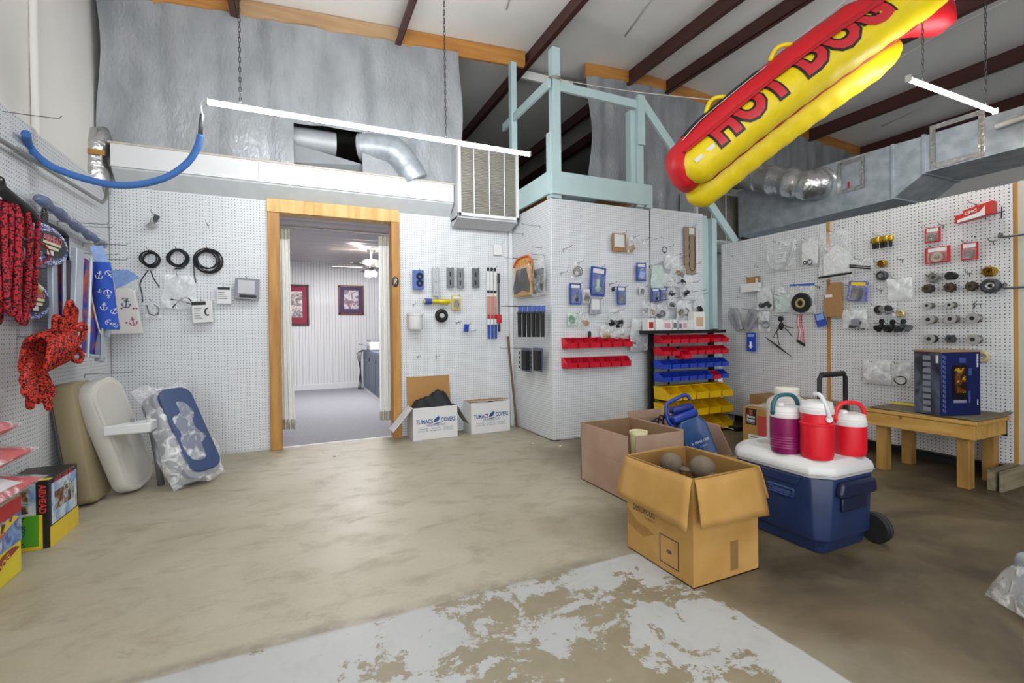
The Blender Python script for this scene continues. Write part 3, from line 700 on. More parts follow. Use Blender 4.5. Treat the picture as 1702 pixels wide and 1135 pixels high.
# ---- back wall, left of the doorway
t, W, H = wthing('B', 'chrome_horn', 'small chrome bell-shaped horn high on the pegboard left of the doorway', 'horn', 244, 355, 266, 379, .06)
mesh_obj('bell', MB().lathe([(.012, -H*.35), (.016, -H*.55), (.028, -H*.7), (.046, -H*.85), (.048, -H*.92), (.03, -H*.93)], (-.01, 0, 0), 18), CHROME, t, smooth=True)
mesh_obj('bracket', MB().box((.015, .01, -H*.3), (.035, .02, .06), (0, .5, 0)), DGREY, t)
coil('B', 'black cable coil with two dangling plug ends, leftmost of the three', 249, 431, 18, tails=([(246, 449), (233, 470), (236, 488), (237, 500)], [(250, 449), (256, 464), (264, 476)]))
coil('B', 'small black cable coil in the middle of the three', 296, 431, 18, tails=([(290, 447), (300, 446), (306, 444)],))
coil('B', 'largest black cable coil, nearest the doorway post, with one hanging end', 346, 433, 23, n=7, tails=([(325, 428), (322, 445), (325, 468)],))
hook('B', 346, 374, .12)
def cords(paths, r=.004, m=RUBBER):
    def go(t, W, H):
        for p in paths: mesh_obj('black_cord', MB().tube(smooth_path([(x*W, -.004, -z*H) for x, z in p], 5), r, 6), m, t, smooth='all')
    return go
bag('B', 'small clear bag with two black hoses below the leftmost cable coil', 240, 500, 268, 528, cords([[(-.35, .25), (-.3, .5), (-.2, .75), (.1, .85), (.3, .7)], [(.1, .2), (.35, .5), (.3, .85)]]), seed=1)
bag('B', 'large wrinkled clear bag with black cords under the cable coils', 269, 457, 328, 513, cords([[(-.25, .72), (0, .76), (.3, .85)], [(-.2, .97), (.0, .75), (.2, .66), (.35, .8)]], .006), CLEARW, seed=2)
def boxpack(wl, label, x0, y0, x1, y1, dep, cm, extra=None, name='boxed_part', cat='package', d=None, tilt=0):
    t, W, H = wthing(wl, name, label, cat, x0, y0, x1, y1, d or dep/2+.03, tilt=tilt)
    bx = mesh_obj('carton', MB().bb(-W/2, W/2, -dep/2, dep/2, -H, 0), cm, t, bevel=.003)
    if extra: extra(t, W, H, -dep/2)
    return t
def strip(z0, z1, m, x0=-.5, x1=.5, nm='printed_band'):
    return lambda t, W, H, y: mesh_obj(nm, MB().bb(W*x0, W*x1, y-.0015, y+.001, -H*z1, -H*z0), m, t)
def lines4(n, z0, z1, x0=-.4, x1=.4, m=None):
    def go(t, W, H, y):
        b = MB()
        for k in range(n):
            z = -H*(z0+(z1-z0)*k/max(1, n-1)); b.bb(W*x0, W*random.uniform(x0+.5*(x1-x0), x1), y-.0015, y, z-.003, z+.003)
        mesh_obj('print_lines', b, m or mat('grey_ink', '6d6d70', .6), t)
    return go
def multi(*fs):
    def go(t, W, H, y):
        for f in fs: f(t, W, H, y)
    return go
def chose(t, W, H, y):
    mesh_obj('hose_picture', MB().tube([(W*(.25+.12*math.cos(a)), y-.002, -H*(.52+.16*math.sin(a))) for a in [1+.5*k for k in range(9)]], .006, 6), INK, t)
boxpack('B', 'white carton with black header and a curved hose picture, lowest beside the doorway', 319, 500, 353, 536, .06, CARDW, multi(strip(.04, .2, INK, -.5, .2), lines4(5, .35, .8, -.4, .05), chose), tilt=-.06)
boxpack('B', 'white carded pack with black header between the lower carton and the dark pack', 360, 476, 385, 505, .03, CARDW, multi(strip(.05, .2, INK, -.4, .4), lines4(4, .35, .7)))
boxpack('B', 'dark grey plastic pack with a pale label nearest the door post', 392, 463, 432, 498, .05, mat('smoky_plastic', '6f6f78', .3), multi(strip(.1, .72, mat('pale_grey_label', 'b9b9bd', .5), -.38, .32), strip(.78, .92, INK, -.3, .4)), tilt=.05)
# ---- back wall, right of the doorway
boxpack('B', 'blue blister pack with two black bearings beside the right door post', 686, 449, 704, 481, .03, mat('blue_blister', '4d67a8', .25), lambda t, W, H, y: [mesh_obj('bearing', MB().torus((W*.12, y-.004, -H*z), W*.22, W*.1, 'y', 16, 6), RUBBER, t, smooth=True) for z in (.32, .68)])
for i, (a, b_, c, e, lb, col) in enumerate(((719, 445, 730, 492, 'long pale metal channel bar hanging on the pegboard, leftmost of four', 'b4b8ba'), (743, 445, 754, 478, 'grey slotted metal bracket, second of the four hanging bars', '7f8387'), (760, 446, 770, 479, 'grey slotted metal bracket, third of the four hanging bars', '8b8f92'), (785, 446, 796, 478, 'grey slotted metal bracket, rightmost of the four hanging bars', '777b7f'))):
    t, W, H = wthing('B', 'slotted_bracket', lb, 'bracket', a, b_, c, e, .04, 'metal brackets right of the doorway')
    m = mat('bracket_%d' % i, col, .35, .6)
    mesh_obj('channel', MB().bb(-W/2, W/2, .0, .008, -H, 0).bb(-W/2, -W*.35, -.02, 0, -H, 0).bb(W*.35, W/2, -.02, 0, -H, 0), m, t)
    if i: [mesh_obj('slot', MB().bb(-W*.1, W*.1, -.002, .0, -H*z-H*.14, -H*z+H*.1), INK, t) for z in (.3, .72)]
    else: [mesh_obj('bolt_hole', MB().lathe([(.006, -.002), (.006, 0)], (0, 0, -H*z), 10, 'y'), INK, t) for z in (.15, .5, .88)]
t, W, H = wthing('B', 'yellow_roll', 'yellow and blue wrapped roller lying flat on hooks above the black disc', 'roller', 704, 494, 748, 508, .05)
mesh_obj('roller', MB().lathe([(.02, -W/2), (.03, -W*.42), (.03, -W*.2), (.022, -W*.12), (.022, W*.1), (.03, W*.2), (.03, W*.42), (.02, W/2)], (0, 0, -H/2), 14, 'x'), mat('yellow_poly', 'c9b11e', .25, var=.2, scale=30), t, smooth=True)
mesh_obj('label_wrap', MB().lathe([(.0315, -W*.45), (.0315, -W*.2)], (0, 0, -H/2), 14, 'x', caps=False), BLUEP, t)
pack('B', 'small yellow-topped pack with dark contents right of the yellow roller', 751, 491, 766, 515, mat('yellow_top', 'c8b53a', .5), DGREY, seed=3)
t, W, H = wthing('B', 'rubber_disc', 'black rubber roller disc with a pale hub under the yellow roller', 'roller', 723, 513, 745, 536, .05)
mesh_obj('tyre', MB().torus((0, 0, -H/2), W*.33, W*.17, 'y', 24, 8), RUBBER, t, smooth=True); mesh_obj('hub', MB().lathe([(W*.17, -.03), (W*.22, 0), (W*.22, .015)], (0, 0, -H/2), 16, 'y'), mat('pale_hub', 'a9a9aa', .5), t, smooth=True)
t, W, H = wthing('B', 'white_cup_holder', 'white plastic tub with a rim fixed to the pegboard by the door post', 'tub', 676, 521, 704, 548, .075, hk=False)
mesh_obj('tub', MB().lathe([(W*.40, -H*.98), (W*.44, -H*.9), (W*.44, -H*.12), (W*.49, -H*.1), (W*.49, 0), (W*.46, 0), (W*.44, -H*.1), (W*.40, -H*.9)], (0, 0, 0), 24, caps=False), CARDW, t, smooth=True); mesh_obj('tub_base', MB().lathe([(W*.40, -H*.98), (W*.40, -H*.94)], (0, 0, 0), 24), CARDW, t)
t, W, H = wthing('B', 'blue_clamp', 'small bright blue clip hanging at the middle of the pegboard', 'clip', 770, 538, 780, 552, .06)
mesh_obj('clip', MB().box((0, 0, -H*.5), (W*.8, .02, H*.9), (0, .1, 0)), mat('bright_blue', '1c3fae', .35), t, bevel=.006); mesh_obj('stub', MB().lathe([(.01, -.025), (.012, 0)], (W*.1, -.01, -H*.45), 12, 'y'), mat('bright_blue', '1c3fae', .35), t)
for q in ((687, 506, .1), (694, 592, .12), (725, 592, .12), (759, 536, .06), (764, 535, .06), (784, 550, .14)): hook('B', *q)
t, W, H = wthing('B', 'rod_pack', 'tall clear pack of red and blue trimmed rods beside the closet corner', 'package', 809, 445, 833, 563, .05)
for k in range(3):
    x = -W*.38+k*W*.24; s = mesh_obj('strip_card', MB().bb(x-W*.09, x+W*.09, 0, .004, -H, 0), CARDW, t)
    for (z0, z1, m) in ((0, .05, INK), (.32, .36, INK), (.4, .66, mat('salmon', 'c58674', .5)), (.66, .72, REDP), (.8, 1, BLUEP)): mesh_obj('printed_band', MB().bb(x-W*.085, x+W*.085, -.0015, 0, -H*z1, -H*z0), m, s)
mesh_obj('rod', MB().tube([(W*.3, -.02, -H*.08), (W*.3, -.02, -H*.9)], .008, 8), DGREY, t); mesh_obj('rod_end', MB().tube([(W*.3, -.02, -H*.08), (W*.3, -.02, -H*.22)], .016, 8), INK, t); mesh_obj('rod_end', MB().tube([(W*.3, -.02, -H*.8), (W*.3, -.02, -H*.9)], .014, 8), INK, t)
mesh_obj('red_label', MB().bb(W*.1, W*.45, -.032, -.03, -H*.78, -H*.66), REDP, t)
t, W, H = wthing('B', 'outlet_box', 'small white electrical box with a cable below the air unit', 'outlet', 820, 407, 834, 424, .02, hk=False)
mesh_obj('box', MB().bb(-W/2, W/2, -.015, .02, -H, 0), CARDW, t, bevel=.004); mesh_obj('cable', MB().tube(smooth_path([(W*.3, 0, 0), (W*.9, 0, .08), (W*1.1, 0, .25)], 6), .004, 6), CARDW, t, smooth='all')
pa, pb = at(838, 567, Y=5.0), at(849, 702, Z=.02); pb = Vector((2.30, 4.95, .0))
st = mesh_obj('wooden_pole', MB().tube([(0, 0, 0), tuple(Vector((2.255, 5.035, 1.05))-Vector((2.31, 4.93, .0)))], .013, 8), BROWN, loc=(2.31, 4.93, .0)); tag(st, 'thin brown wooden pole leaning in the corner behind the closed white carton', 'pole')
# ---- closet side
t, W, H = wthing('F', 'orange_tool_pack', 'orange blister pack with a black two-pronged part on the closet side', 'package', 853, 428, 883, 492, .05)
b = MB(); b.prism([(-W/2, -H), (W/2, -H), (W*.5, -H*.15), (W*.38, 0), (-W*.2, 0), (-W*.45, -H*.15)], 0, .004); mesh_obj('backing_card', b, print_mat('orange_card', ['a4601c', 'd98a22', 'e0b03a', '8a3d12'], 18), t)
mesh_obj('orange_rim', MB().tube(smooth_path([(-W*.45, -.006, -H*.2), (-W*.2, -.006, -H*.02), (W*.36, -.006, -H*.02), (W*.47, -.006, -H*.2)], 6), .012, 8), mat('orange_plastic', 'd8491c', .4), t, smooth='all')
for s in (-1, 1): mesh_obj('prong', MB().prism([(s*W*.04, -H*.3), (s*W*.22, -H*.3), (s*W*.42, -H*.75), (s*W*.4, -H*.93), (s*W*.04, -H*.85)], -.02, 0), RUBBER, t)
mesh_obj('blister', MB().bb(-W*.46, W*.46, -.024, -.001, -H*.97, -H*.22), BLISTER, t, bevel=.006)
bag('F', 'clear bag of long dark grey strips next to the orange pack', 884, 430, 907, 491, lambda t, W, H: [mesh_obj('strip', MB().box((W*x, .0, -H*.6), (W*.2, .012, H*.66), (0, .08, 0)), DGREY, t) for x in (-.28, -.05, .2)], seed=6)
for k in range(6):
    x0 = 861+k*7.6; t, W, H = wthing('F', 'rod_holder', 'black flared rod holder with a blue card, %s from the left of six' % ORD[k], 'rod holder', x0-3, 508, x0+8, 560, .09, 'six black rod holders on the closet side', hk=(k % 2 == 0), L=.16)
    mesh_obj('blue_card', MB().bb(-W*.3, W*.3, .01, .013, -H*.2, 0), mat('card_mid_blue', '4a67b4', .5, var=.2, scale=60), t); hh = H*.78
    mesh_obj('tube', MB().lathe([(.020, -H), (.022, -H*.4), (.022, -H*.22)], (0, 0, 0), 14), RUBBER, t, smooth=True)
    rim = MB().torus((0, 0, 0), .028, .007, 'z', 18, 6); rim.xf(Matrix.Translation((0, 0, -H*.21)) @ Matrix.Rotation(.55, 4, 'X')); mesh_obj('rim', rim, DGREY, t, smooth=True)
for k, (x0, x1, lb) in enumerate(((863, 882, 'black ribbed fin pack on the closet side, the farther one'), (882, 902, 'black ribbed fin pack on the closet side, nearer the corner'))):
    t, W, H = wthing('F', 'fin_pack', lb, 'package', x0, 578, x1, 617, .07, 'ribbed fin packs'); mesh_obj('backing_card', MB().bb(-W*.3, W/2, 0, .004, -H, 0), mat('slate_card', '5d6474', .5), t)
    b = MB().bb(-W*.1, W*.4, -.05, 0, -H*.92, -H*.12); [b.lathe([(.016, -.03), (.016, .0)], (-W*.2, -.01, -H*(.22+.2*q)), 10, 'y') for q in range(4)]; mesh_obj('fins', b, RUBBER, t, bevel=.004)
    mesh_obj('film', MB().bb(-W*.02, W*.05, -.052, -.05, -H*.92, -H*.12), mat('silver_strip', 'a7aab0', .3), t)
for q in ((898, 376, .2), (870, 389, .17), (860, 430, .16), (905, 424, .14), (900, 412, .1), (868, 510, .25), (866, 578, .25)): hook('F', *q)
# ---- closet front, loose goods
LIGHTB = mat('light_blue_print', '7e9bd0', .4, var=.2, scale=30)
pack('C', 'brown and clear pack with a white slip, top of the closet front', 1018, 388, 1041, 418, CARDB, None, CARDW, head=.75, win=False)
bag('C', 'small bag with a white label and tan part beside the brown pack', 1043, 393, 1059, 421, both(slip(w=.7, h=.45, zc=-.35), lumps(mat('tan', 'a58a6c', .6), 2, .5, 3, zc=-.75)), seed=8)
bag('C', 'tiny clear bag beside the panel joint at the top of the closet front', 1061, 398, 1076, 413, seed=9)
bag('C', 'clear bag holding a coiled grey wire on the closet front', 949, 435, 969, 463, lambda t, W, H: mesh_obj('wire_coil', MB().torus((0, 0, -H*.6), W*.28, .006, 'y', 18, 5, .05).torus((0.01, -.006, -H*.57), W*.34, .005, 'y', 18, 5, .08).torus((0, .006, -H*.66), W*.22, .006, 'y', 18, 5), mat('wire_grey', '6b625c', .5), t, smooth=True), seed=10)
pack('C', 'tall blue-bordered pack with a green part, tilted, centre of the closet front', 983, 444, 1008, 492, BLUEP, mat('pale_green_part', '9fb9a8', .5), CARDW, 1, tilt=.09)
pack('C', 'blue-bordered pack with a dark green part, leftmost on the closet front', 947, 471, 966, 506, BLUEP, mat('dark_green_part', '33504a', .5), CARDW, 1)
pack('C', 'narrow blue-bordered pack with a black star-shaped part', 1026, 476, 1040, 506, BLUEP, RUBBER, CARDW, 2)
pack('C', 'blue-bordered pack with a pale blue front next to the panel joint', 1058, 437, 1074, 467, BLUEP, LIGHTB, CARDW, 3)
pack('C', 'small grey pack with black and yellow bits below the tall blue pack', 968, 480, 982, 504, mat('pale_grey_card', 'b9bac0', .5), RUBBER, CARDW, 3)
pack('C', 'clear rounded pack with a white label below the tall blue pack', 981, 496, 999, 522, mat('cool_grey_card', 'a4a9b4', .4), None, CARDW, head=.7)
pack('C', 'small white pack with a dark base right of the star pack', 1062, 476, 1072, 489, CARDW, DGREY, CARDW, 3)
t, W, H = wthing('C', 'black_fitting', 'tiny black fitting on a hook left of the star pack', 'fitting', 1015, 476, 1023, 486, .05)
mesh_obj('fitting', MB().lathe([(.012, -.02), (.018, 0), (.01, .018)], (0, 0, -H/2), 10), RUBBER, t); mesh_obj('arm', MB().box((.01, 0, -H*.2), (.012, .01, .02), (0, .6, 0)), RUBBER, t)
bag('C', 'small bag of green line below the leftmost blue pack', 944, 520, 960, 542, lumps(mat('green_line', '6f8f7c', .5), 4, .5, 4, zc=-.5, spread=.15), CLEARG, seed=11, top=0)
bag('C', 'small clear bag with a tan ring beside the green bag', 961, 519, 979, 545, lumps(mat('tan', 'a58a6c', .6), 3, .35, 5), seed=12)
bag('C', 'clear bag of black knobs above the upper red bin row', 1010, 514, 1041, 546, lumps(RUBBER, 6, .3, 6, zc=-.75), seed=13)
bag('C', 'long clear bag of fittings lying just above the upper red bins, left', 998, 540, 1024, 562, lumps(mat('tan', 'a58a6c', .6), 3, .35, 7), CLEARW, seed=14, top=0)
bag('C', 'clear bag of fittings lying just above the upper red bins, right', 1022, 543, 1047, 563, lumps(GREYP, 3, .3, 8), CLEARW, seed=15, top=0)
bag('C', 'big clear bag with dark fabric and a white label beside the black rack', 1047, 530, 1081, 583, both(lambda t, W, H: mesh_obj('dark_fabric', pillow(W*.85, H*.52, .05, 0, 3, z0=-H*.46), mat('slate_fabric', '54596a', .8), t, smooth='all'), slip(w=.4, h=.4, zc=-.62)), CLEARW, seed=16, d=.1, D=.09)
t, W, H = wthing('C', 'gasket_card', 'long narrow cardboard strip with a dark gasket at the right end of the closet front', 'gasket', 1138, 377, 1157, 455, .04)
card(t, W, H, mat('drab_card', '8f7f68', .8)); mesh_obj('gasket', MB().tube(smooth_path([(-W*.08, -.003, -H*.2)]+[(-W*.1+(W*.05 if k % 2 else -W*.03), -.003, -H*(.25+.09*k)) for k in range(7)]+[(W*.0, -.003, -H*.92), (W*.25, -.003, -H*.92), (W*.38, -.003, -H*.8), (W*.38, -.003, -H*.2)], 4), .0045, 5), mat('gasket_brown', '4f4438', .8), t, smooth='all'); mesh_obj('label', MB().bb(-W*.1, W*.35, -.003, -.001, -H*.16, -H*.02), CARDW, t)
t, W, H = wthing('C', 'key_ring', 'black ring hanging from a hook left of the gasket strip', 'ring', 1099, 410, 1110, 421, .08); mesh_obj('ring', MB().torus((0, 0, -H*.45), W*.35, .004, 'y', 18, 6), RUBBER, t, smooth=True); mesh_obj('bead', MB().ball((.0, 0, -H*.9), .011), RUBBER, t, smooth=True)
CL = [(1082, 441, 1104, 479, 'tall pale green film bag just right of the panel joint', None, CLEARG), (1104, 424, 1131, 447, 'clear bag with white wires, highest in the crowded cluster', CARDW, CLEARW), (1113, 441, 1141, 461, 'clear bag with a black knob and brown part below the gasket strip', [RUBBER, CARDB], CLEAR), (1100, 455, 1128, 476, 'milky bag of pale clips in the crowded cluster', CARDW, CLEARW), (1128, 456, 1152, 478, 'clear bag with two black caps, right part of the cluster', RUBBER, CLEARW), (1083, 479, 1096, 501, 'blue-bordered pack with a dark part, left of the pair', 0, None), (1096, 477, 1108, 499, 'blue-bordered pack with a dark part, right of the pair', 1, None), (1110, 470, 1123, 496, 'clear bag with one black fitting, middle of the cluster', RUBBER, CLEAR), (1131, 470, 1153, 496, 'clear bag with a curved black clip, right part of the cluster', [GREYP, RUBBER], CLEAR), (1152, 488, 1172, 522, 'bag with a long black buckle near the blue-green posts', RUBBER, CLEAR), (1068, 500, 1080, 524, 'clear bag with grey ring left of the panel joint', GREYP, CLEAR), (1078, 503, 1089, 526, 'clear bag with a brass fitting at the left edge of the cluster', BRASS, CLEAR), (1090, 507, 1112, 532, 'bag of slate grey knobs just above the rack cartons', mat('slate', '55565e', .6), CLEAR), (1110, 494, 1126, 512, 'clear bag with a wire ring above the rack cartons', WIRE, CLEAR), (1124, 500, 1151, 532, 'olive tinted bag of fittings above the rack cartons', [mat('olive', '77745f', .5), RUBBER], CLEARW)]
for i, (a, b_, c, e, lb, m, fm) in enumerate(CL):
    if fm is None: pack('C', lb, a, b_, c, e, BLUEP, RUBBER, CARDW, i, group='blue packs in the cluster', d=.08)
    else: bag('C', lb, a, b_, c, e, lumps(m, 4, .32, i, zc=-.65) if m is not None else None, fm, seed=20+i, d=.08+.02*(i % 3), group='bags crowded above the black rack')
for q in ((936, 414, .16), (932, 454, .12), (1013, 472, .12), (1083, 399, .16), (1079, 442, .2), (1015, 520, .12), (1125, 430, .14), (1150, 440, .12), (1100, 470, .2), (1140, 470, .2), (1122, 487, .25), (1150, 485, .2), (1090, 500, .2), (1130, 505, .2)): hook('C', *q)
# ---- red parts bins on the closet front
def bin_mesh(w, d, h, lip=.45):
    """open-fronted stacking bin, origin at back top centre, front towards -y"""
    t = .0035; b = MB(); lip = .5
    b.bb(-w/2, w/2, -t, 0, -h, 0).bb(-w/2, w/2, -d, 0, -h, -h+t)
    for s in (-1, 1):
        x0, x1 = (-w/2, -w/2+t) if s < 0 else (w/2-t, w/2)
        b.prism([(0, 0), (-d*.45, 0), (-d*.95, -h*(1-lip)), (-d, -h), (0, -h)], x0, x1, 'yz')
    b.bb(-w/2, w/2, -d, -d+t, -h, -h*(1-lip)); b.bb(-w/2, w/2, -d-.006, -d+t, -h*(1-lip)-.006, -h*(1-lip)+.002)
    b.bb(-w*.52, w*.52, -d*.45, 0, -.006, 0)
    b.v = [(x, y, z) if z > -h*.5 else (x*.93, y, z) for x, y, z in b.v]
    for k in (1, 2, 3):
        for s in (-1, 1): b.bb(s*w*.485-.002, s*w*.485+.002, -d*(.2+.2*k)-.003, -d*(.2+.2*k)+.003, -h*.95, -h*.55)
    return b
_bins = {}
def bin_(label, loc, w, d, h, m, group, key, rz=0):
    if key not in _bins: _bins[key] = mesh_obj('parts_bin', bin_mesh(w, d, h), m); o = _bins[key]
    else: o = _bins[key].copy(); COL.objects.link(o)
    o.location = loc; o.rotation_euler = (0, 0, rz)
    return tag(o, label, 'bin', group)
ORD = ['first', 'second', 'third', 'fourth', 'fifth', 'sixth', 'seventh', 'eighth']
for r, (yl, yr, nm) in enumerate(((561, 559, 'upper'), (594, 591, 'lower'))):
    p0 = wpt('C', 937, yl+1, .06); p1 = wpt('C', 1048 if r == 0 else 1045, yr, .06); dx = (p1-p0)/6
    for k in range(6):
        c = p0+dx*(k+.5); bin_('red plastic parts bin, %s from the left in the %s wall row' % (ORD[k], nm), (c.x, 4.113, c.z), dx.length*.90, .11, .105, REDB, 'red bins on the closet front', 'wallred')
c = wpt('C', 980, 556, .05); tag(mesh_obj('rubber_plug', MB().lathe([(.012, -.03), (.018, 0), (.014, .03), (.006, .036)], (0, 0, 0), 12), RUBBER, smooth=True, loc=c), 'black rubber plug poking out of the second upper red wall bin', 'plug')
# ------------------------------------------------------------------ black rack with bins
rk = thing('bin_rack', 'black steel bin rack with a top shelf in front of the closet', 'rack', (3.94, 3.95, 0))
RK = mat('rack_black', '1b1b1d', .4, .3)
xl = at(1083, 600, Y=3.98).x-3.94; xr = at(1183, 600, Y=3.98).x-3.94
for x in (xl, xr): mesh_obj('upright', MB().bb(x-.03, x+.03, .02, .06, 0, 1.1), RK, rk)
a = at(1078, 549, Y=3.84); c = at(1207, 549, Y=3.84)
mesh_obj('top_shelf', MB().bb(a.x-3.94, c.x-3.94, -.11, .10, 1.065, 1.10), RK, rk, bevel=.003)
mesh_obj('middle_upright', MB().bb(-.22, -.205, .04, .055, .05, 1.07), RK, rk)
ROWS = [(557, 555, 'red', 8, .09, .15), (577, 573, 'red', 8, .09, .15), (598, 594, 'blue', 8, .09, .15), (619, 613, 'blue', 8, .09, .15), (640, 635, 'yellow', 5, .14, .24), (667, 660, 'yellow', 5, .14, .24), (693, 686, 'yellow', 5, .14, .24)]
BINM = {'red': REDB, 'blue': mat('blue_bin', '1f3fb4', .4, var=.05), 'yellow': mat('yellow_bin', 'e0b400', .4, var=.05)}
names = ['top', 'second', 'third', 'fourth', 'fifth', 'sixth', 'lowest']
for r, (yl, yr, colr, n, h, d) in enumerate(ROWS):
    p0 = at(1087, yl, Y=3.93); p1 = at(1196 if n == 8 else 1192, yr, Y=3.93); dx = (p1-p0)/n; z = (p0.z+p1.z)/2
    mesh_obj('cross_rail', MB().bb(xl, xr, .0, .02, z-.03, z-.005), RK, rk)
    for k in range(n):
        cc = colr; dy = 0; dz = 0
        if r == 3 and k == 6: cc = 'red'; dz = -.008
        if r == 1 and k == 2: dz = -.035; dy = -.05
        if r == 0 and k == 5: dy = .05
        c = p0+dx*(k+.5); bin_('%s plastic parts bin, %s from the left in the %s row of the black rack' % (cc, ORD[k], names[r]), (c.x, 3.945+dy, z+dz), dx.length*.91, d, h, BINM[cc], '%s bins on the black rack' % cc, (cc, n))
mesh_obj('foot', MB().bb(xr-.06, xr+.06, -.35, .25, 0, .045), RK, rk); mesh_obj('foot', MB().bb(xl-.06, xl+.06, -.35, .25, 0, .045), RK, rk)
SC = [(1077, 1088, 529, 'white carton with red figures, leftmost on the rack shelf', 'e0dede', REDP), (1090, 1102, 530, 'plain white carton, second on the rack shelf', 'e6e6e6', None), (1102, 1117, 532, 'white carton with a pink front on the rack shelf', 'e6e2e2', mat('pink_print', 'c99aa6', .5)), (1118, 1126, 531, 'white carton with barcode lines on the rack shelf', 'dcdcdc', mat('grey_ink', '6d6d70', .6)), (1128, 1134, 533, 'narrow grey carton on the rack shelf', 'cfcfd2', mat('grey_ink', '6d6d70', .6)), (1134, 1143, 532, 'narrow white carton with pink lines on the rack shelf', 'd8d8da', mat('pink_print', 'c99aa6', .5)), (1144, 1153, 532, 'small white carton left of the tall one on the rack shelf', 'dadada', None), (1154, 1172, 518, 'tall white carton with a tan label, rightmost on the rack shelf', 'e2e1de', mat('tan_label', 'c3a98c', .5))]
for (x0, x1, yt, lb, col, pm) in SC:
    a = at(x0, 545, Y=3.87); c = at(x1, 545, Y=3.87); zt = at(x0, yt, Y=3.87).z
    t = thing('small_carton', lb, 'carton', ((a.x+c.x)/2, 3.87, 1.10), 0, 'cartons on the rack shelf'); W = c.x-a.x; H = zt-1.10
    mesh_obj('box', MB().bb(-W/2, W/2, 0, .09, 0, H), mat('carton_'+col, col, .6, var=.03), t, bevel=.002)
    if pm: mesh_obj('print', MB().bb(-W*.32, W*.32, -.0012, 0, H*.2, H*.7), pm, t)
a = at(1190, 546, Y=3.87)
tag(mesh_obj('white_dish', MB().lathe([(.02, 0), (.06, .012), (.058, .014), (.02, .004)], (0, 0, 0), 20), CARDW, smooth=True, loc=(a.x, 3.89, 1.10)), 'flat white dish at the right end of the rack shelf', 'dish')
# ------------------------------------------------------------------ right-hand pegboard goods
t, W, H = wthing('R', 'bagged_hose', 'clear bag with a curved hose and paper slip, top left of the right pegboard', 'bag', 1274, 402, 1321, 449, .05)
mesh_obj('film', pillow(W, H, .03, 0, 31), CLEAR, t, smooth='all'); mesh_obj('hose', MB().tube(smooth_path([(-W*.45, -.01, -H*.35), (-W*.38, -.01, -H*.75), (-W*.1, -.01, -H*.95), (W*.2, -.01, -H*.85), (W*.42, -.01, -H*.4), (W*.46, -.01, -H*.08)], 6), .013, 8), clear('hose_clear', (.6, .6, .62), .5, .7, 8), t, smooth='all'); slip(w=.35, h=.35, zc=-.55)(t, W, H)
bag('R', 'white paper bag with two black rings near the wood strip', 1332, 397, 1359, 441, both(lambda t, W, H: card(t, W*.95, H*.95, CARDW, 'paper', y=.004), lambda t, W, H: [mesh_obj('ring', MB().torus((x*W, -.01, -H*.88), q, .004, 'y', 16, 6), RUBBER, t) for x, q in ((-.25, .016), (.05, .024))]), seed=32, top=0)
bag('R', 'large clear bag with a white sheet and black rod across the wood strip', 1360, 384, 1416, 463, both(lambda t, W, H: mesh_obj('white_sheet', MB().prism([(-W*.35, -H*.9), (W*.4, -H*.88), (W*.42, -H*.5), (W*.1, -H*.3), (0, -H*.3), (-W*.35, -H*.5)], .0, .004), CARDW, t), lambda t, W, H: mesh_obj('black_rod', MB().tube([(-W*.48, -.01, -H*.95), (W*.48, -.01, -H*.92)], .009, 8), RUBBER, t)), CLEAR, seed=33, top=.1)
bag('R', 'small bag of two black rods right of the large clear bag', 1411, 430, 1451, 450, lambda t, W, H: [mesh_obj('rod', MB().tube([(-W*.45, -.01, -H*z), (W*.4, -.01, -H*(z+.35))], .006, 6), RUBBER, t) for z in (.42, .58)], seed=34, top=0)
t, W, H = wthing('R', 'small_open_carton', 'small open white and brown carton hanging at the left of the right pegboard', 'carton', 1235, 460, 1263, 485, .05)
mesh_obj('tray', MB().bb(-W/2, W/2, -.04, .02, -H, -H*.45), CARDW, t); mesh_obj('flap', MB().bb(-W*.35, W*.42, .015, .02, -H*.5, 0), CARDB, t); mesh_obj('tape', MB().box((W*.42, -.03, -H*.35), (W*.14, .004, H*.4), (.3, .2, 0)), CARDW, t)
bag('R', 'clear bag with dark bearings at the bottom, below the small open carton', 1257, 477, 1284, 515, lumps(DGREY, 3, .35, 35, zc=-.85), CLEARW, seed=35)
for k, (a, c, lb) in enumerate(((1211, 1236, 'grey plastic chute bracket, left of a V-shaped pair'), (1234, 1260, 'grey plastic chute bracket, right of a V-shaped pair'))):
    t, W, H = wthing('R', 'chute_bracket', lb, 'bracket', a, 512, c, 551, .06, 'grey chute brackets'); s = 1 if k else -1
    b = MB(); b.prism([(s*W*.1-W*.0, 0), (s*W*.45, -H*.1), (s*W*.5, -H*.35), (-s*W*.1, -H), (-s*W*.4, -H*.9), (-s*W*.2, -H*.3)], -.01, .02); mesh_obj('chute', b, mat('silver_grey', '9b9ca0', .4, .2), t, bevel=.006); mesh_obj('channel', MB().prism([(s*W*.12, -H*.2), (s*W*.28, -H*.3), (-s*W*.1, -H*.82), (-s*W*.22, -H*.75)], -.016, -.009), GREYP, t)
bag('R', 'narrow milky bag with a grey part right of the chute brackets', 1260, 517, 1279, 551, lumps(GREYP, 2, .5, 36), CLEARW, seed=36, top=0)
bag('R', 'pale green film bag below the white bag tip', 1287, 490, 1313, 519, None, CLEARG, seed=37, top=0)
bag('R', 'tiny clear bag above the pale green bag', 1287, 478, 1306, 490, None, CLEARW, seed=38)
t, W, H = wthing('R', 'zip_bag_reel', 'blue-topped zip bag holding a black reel with a tan hub', 'bag', 1312, 472, 1354, 520, .06)
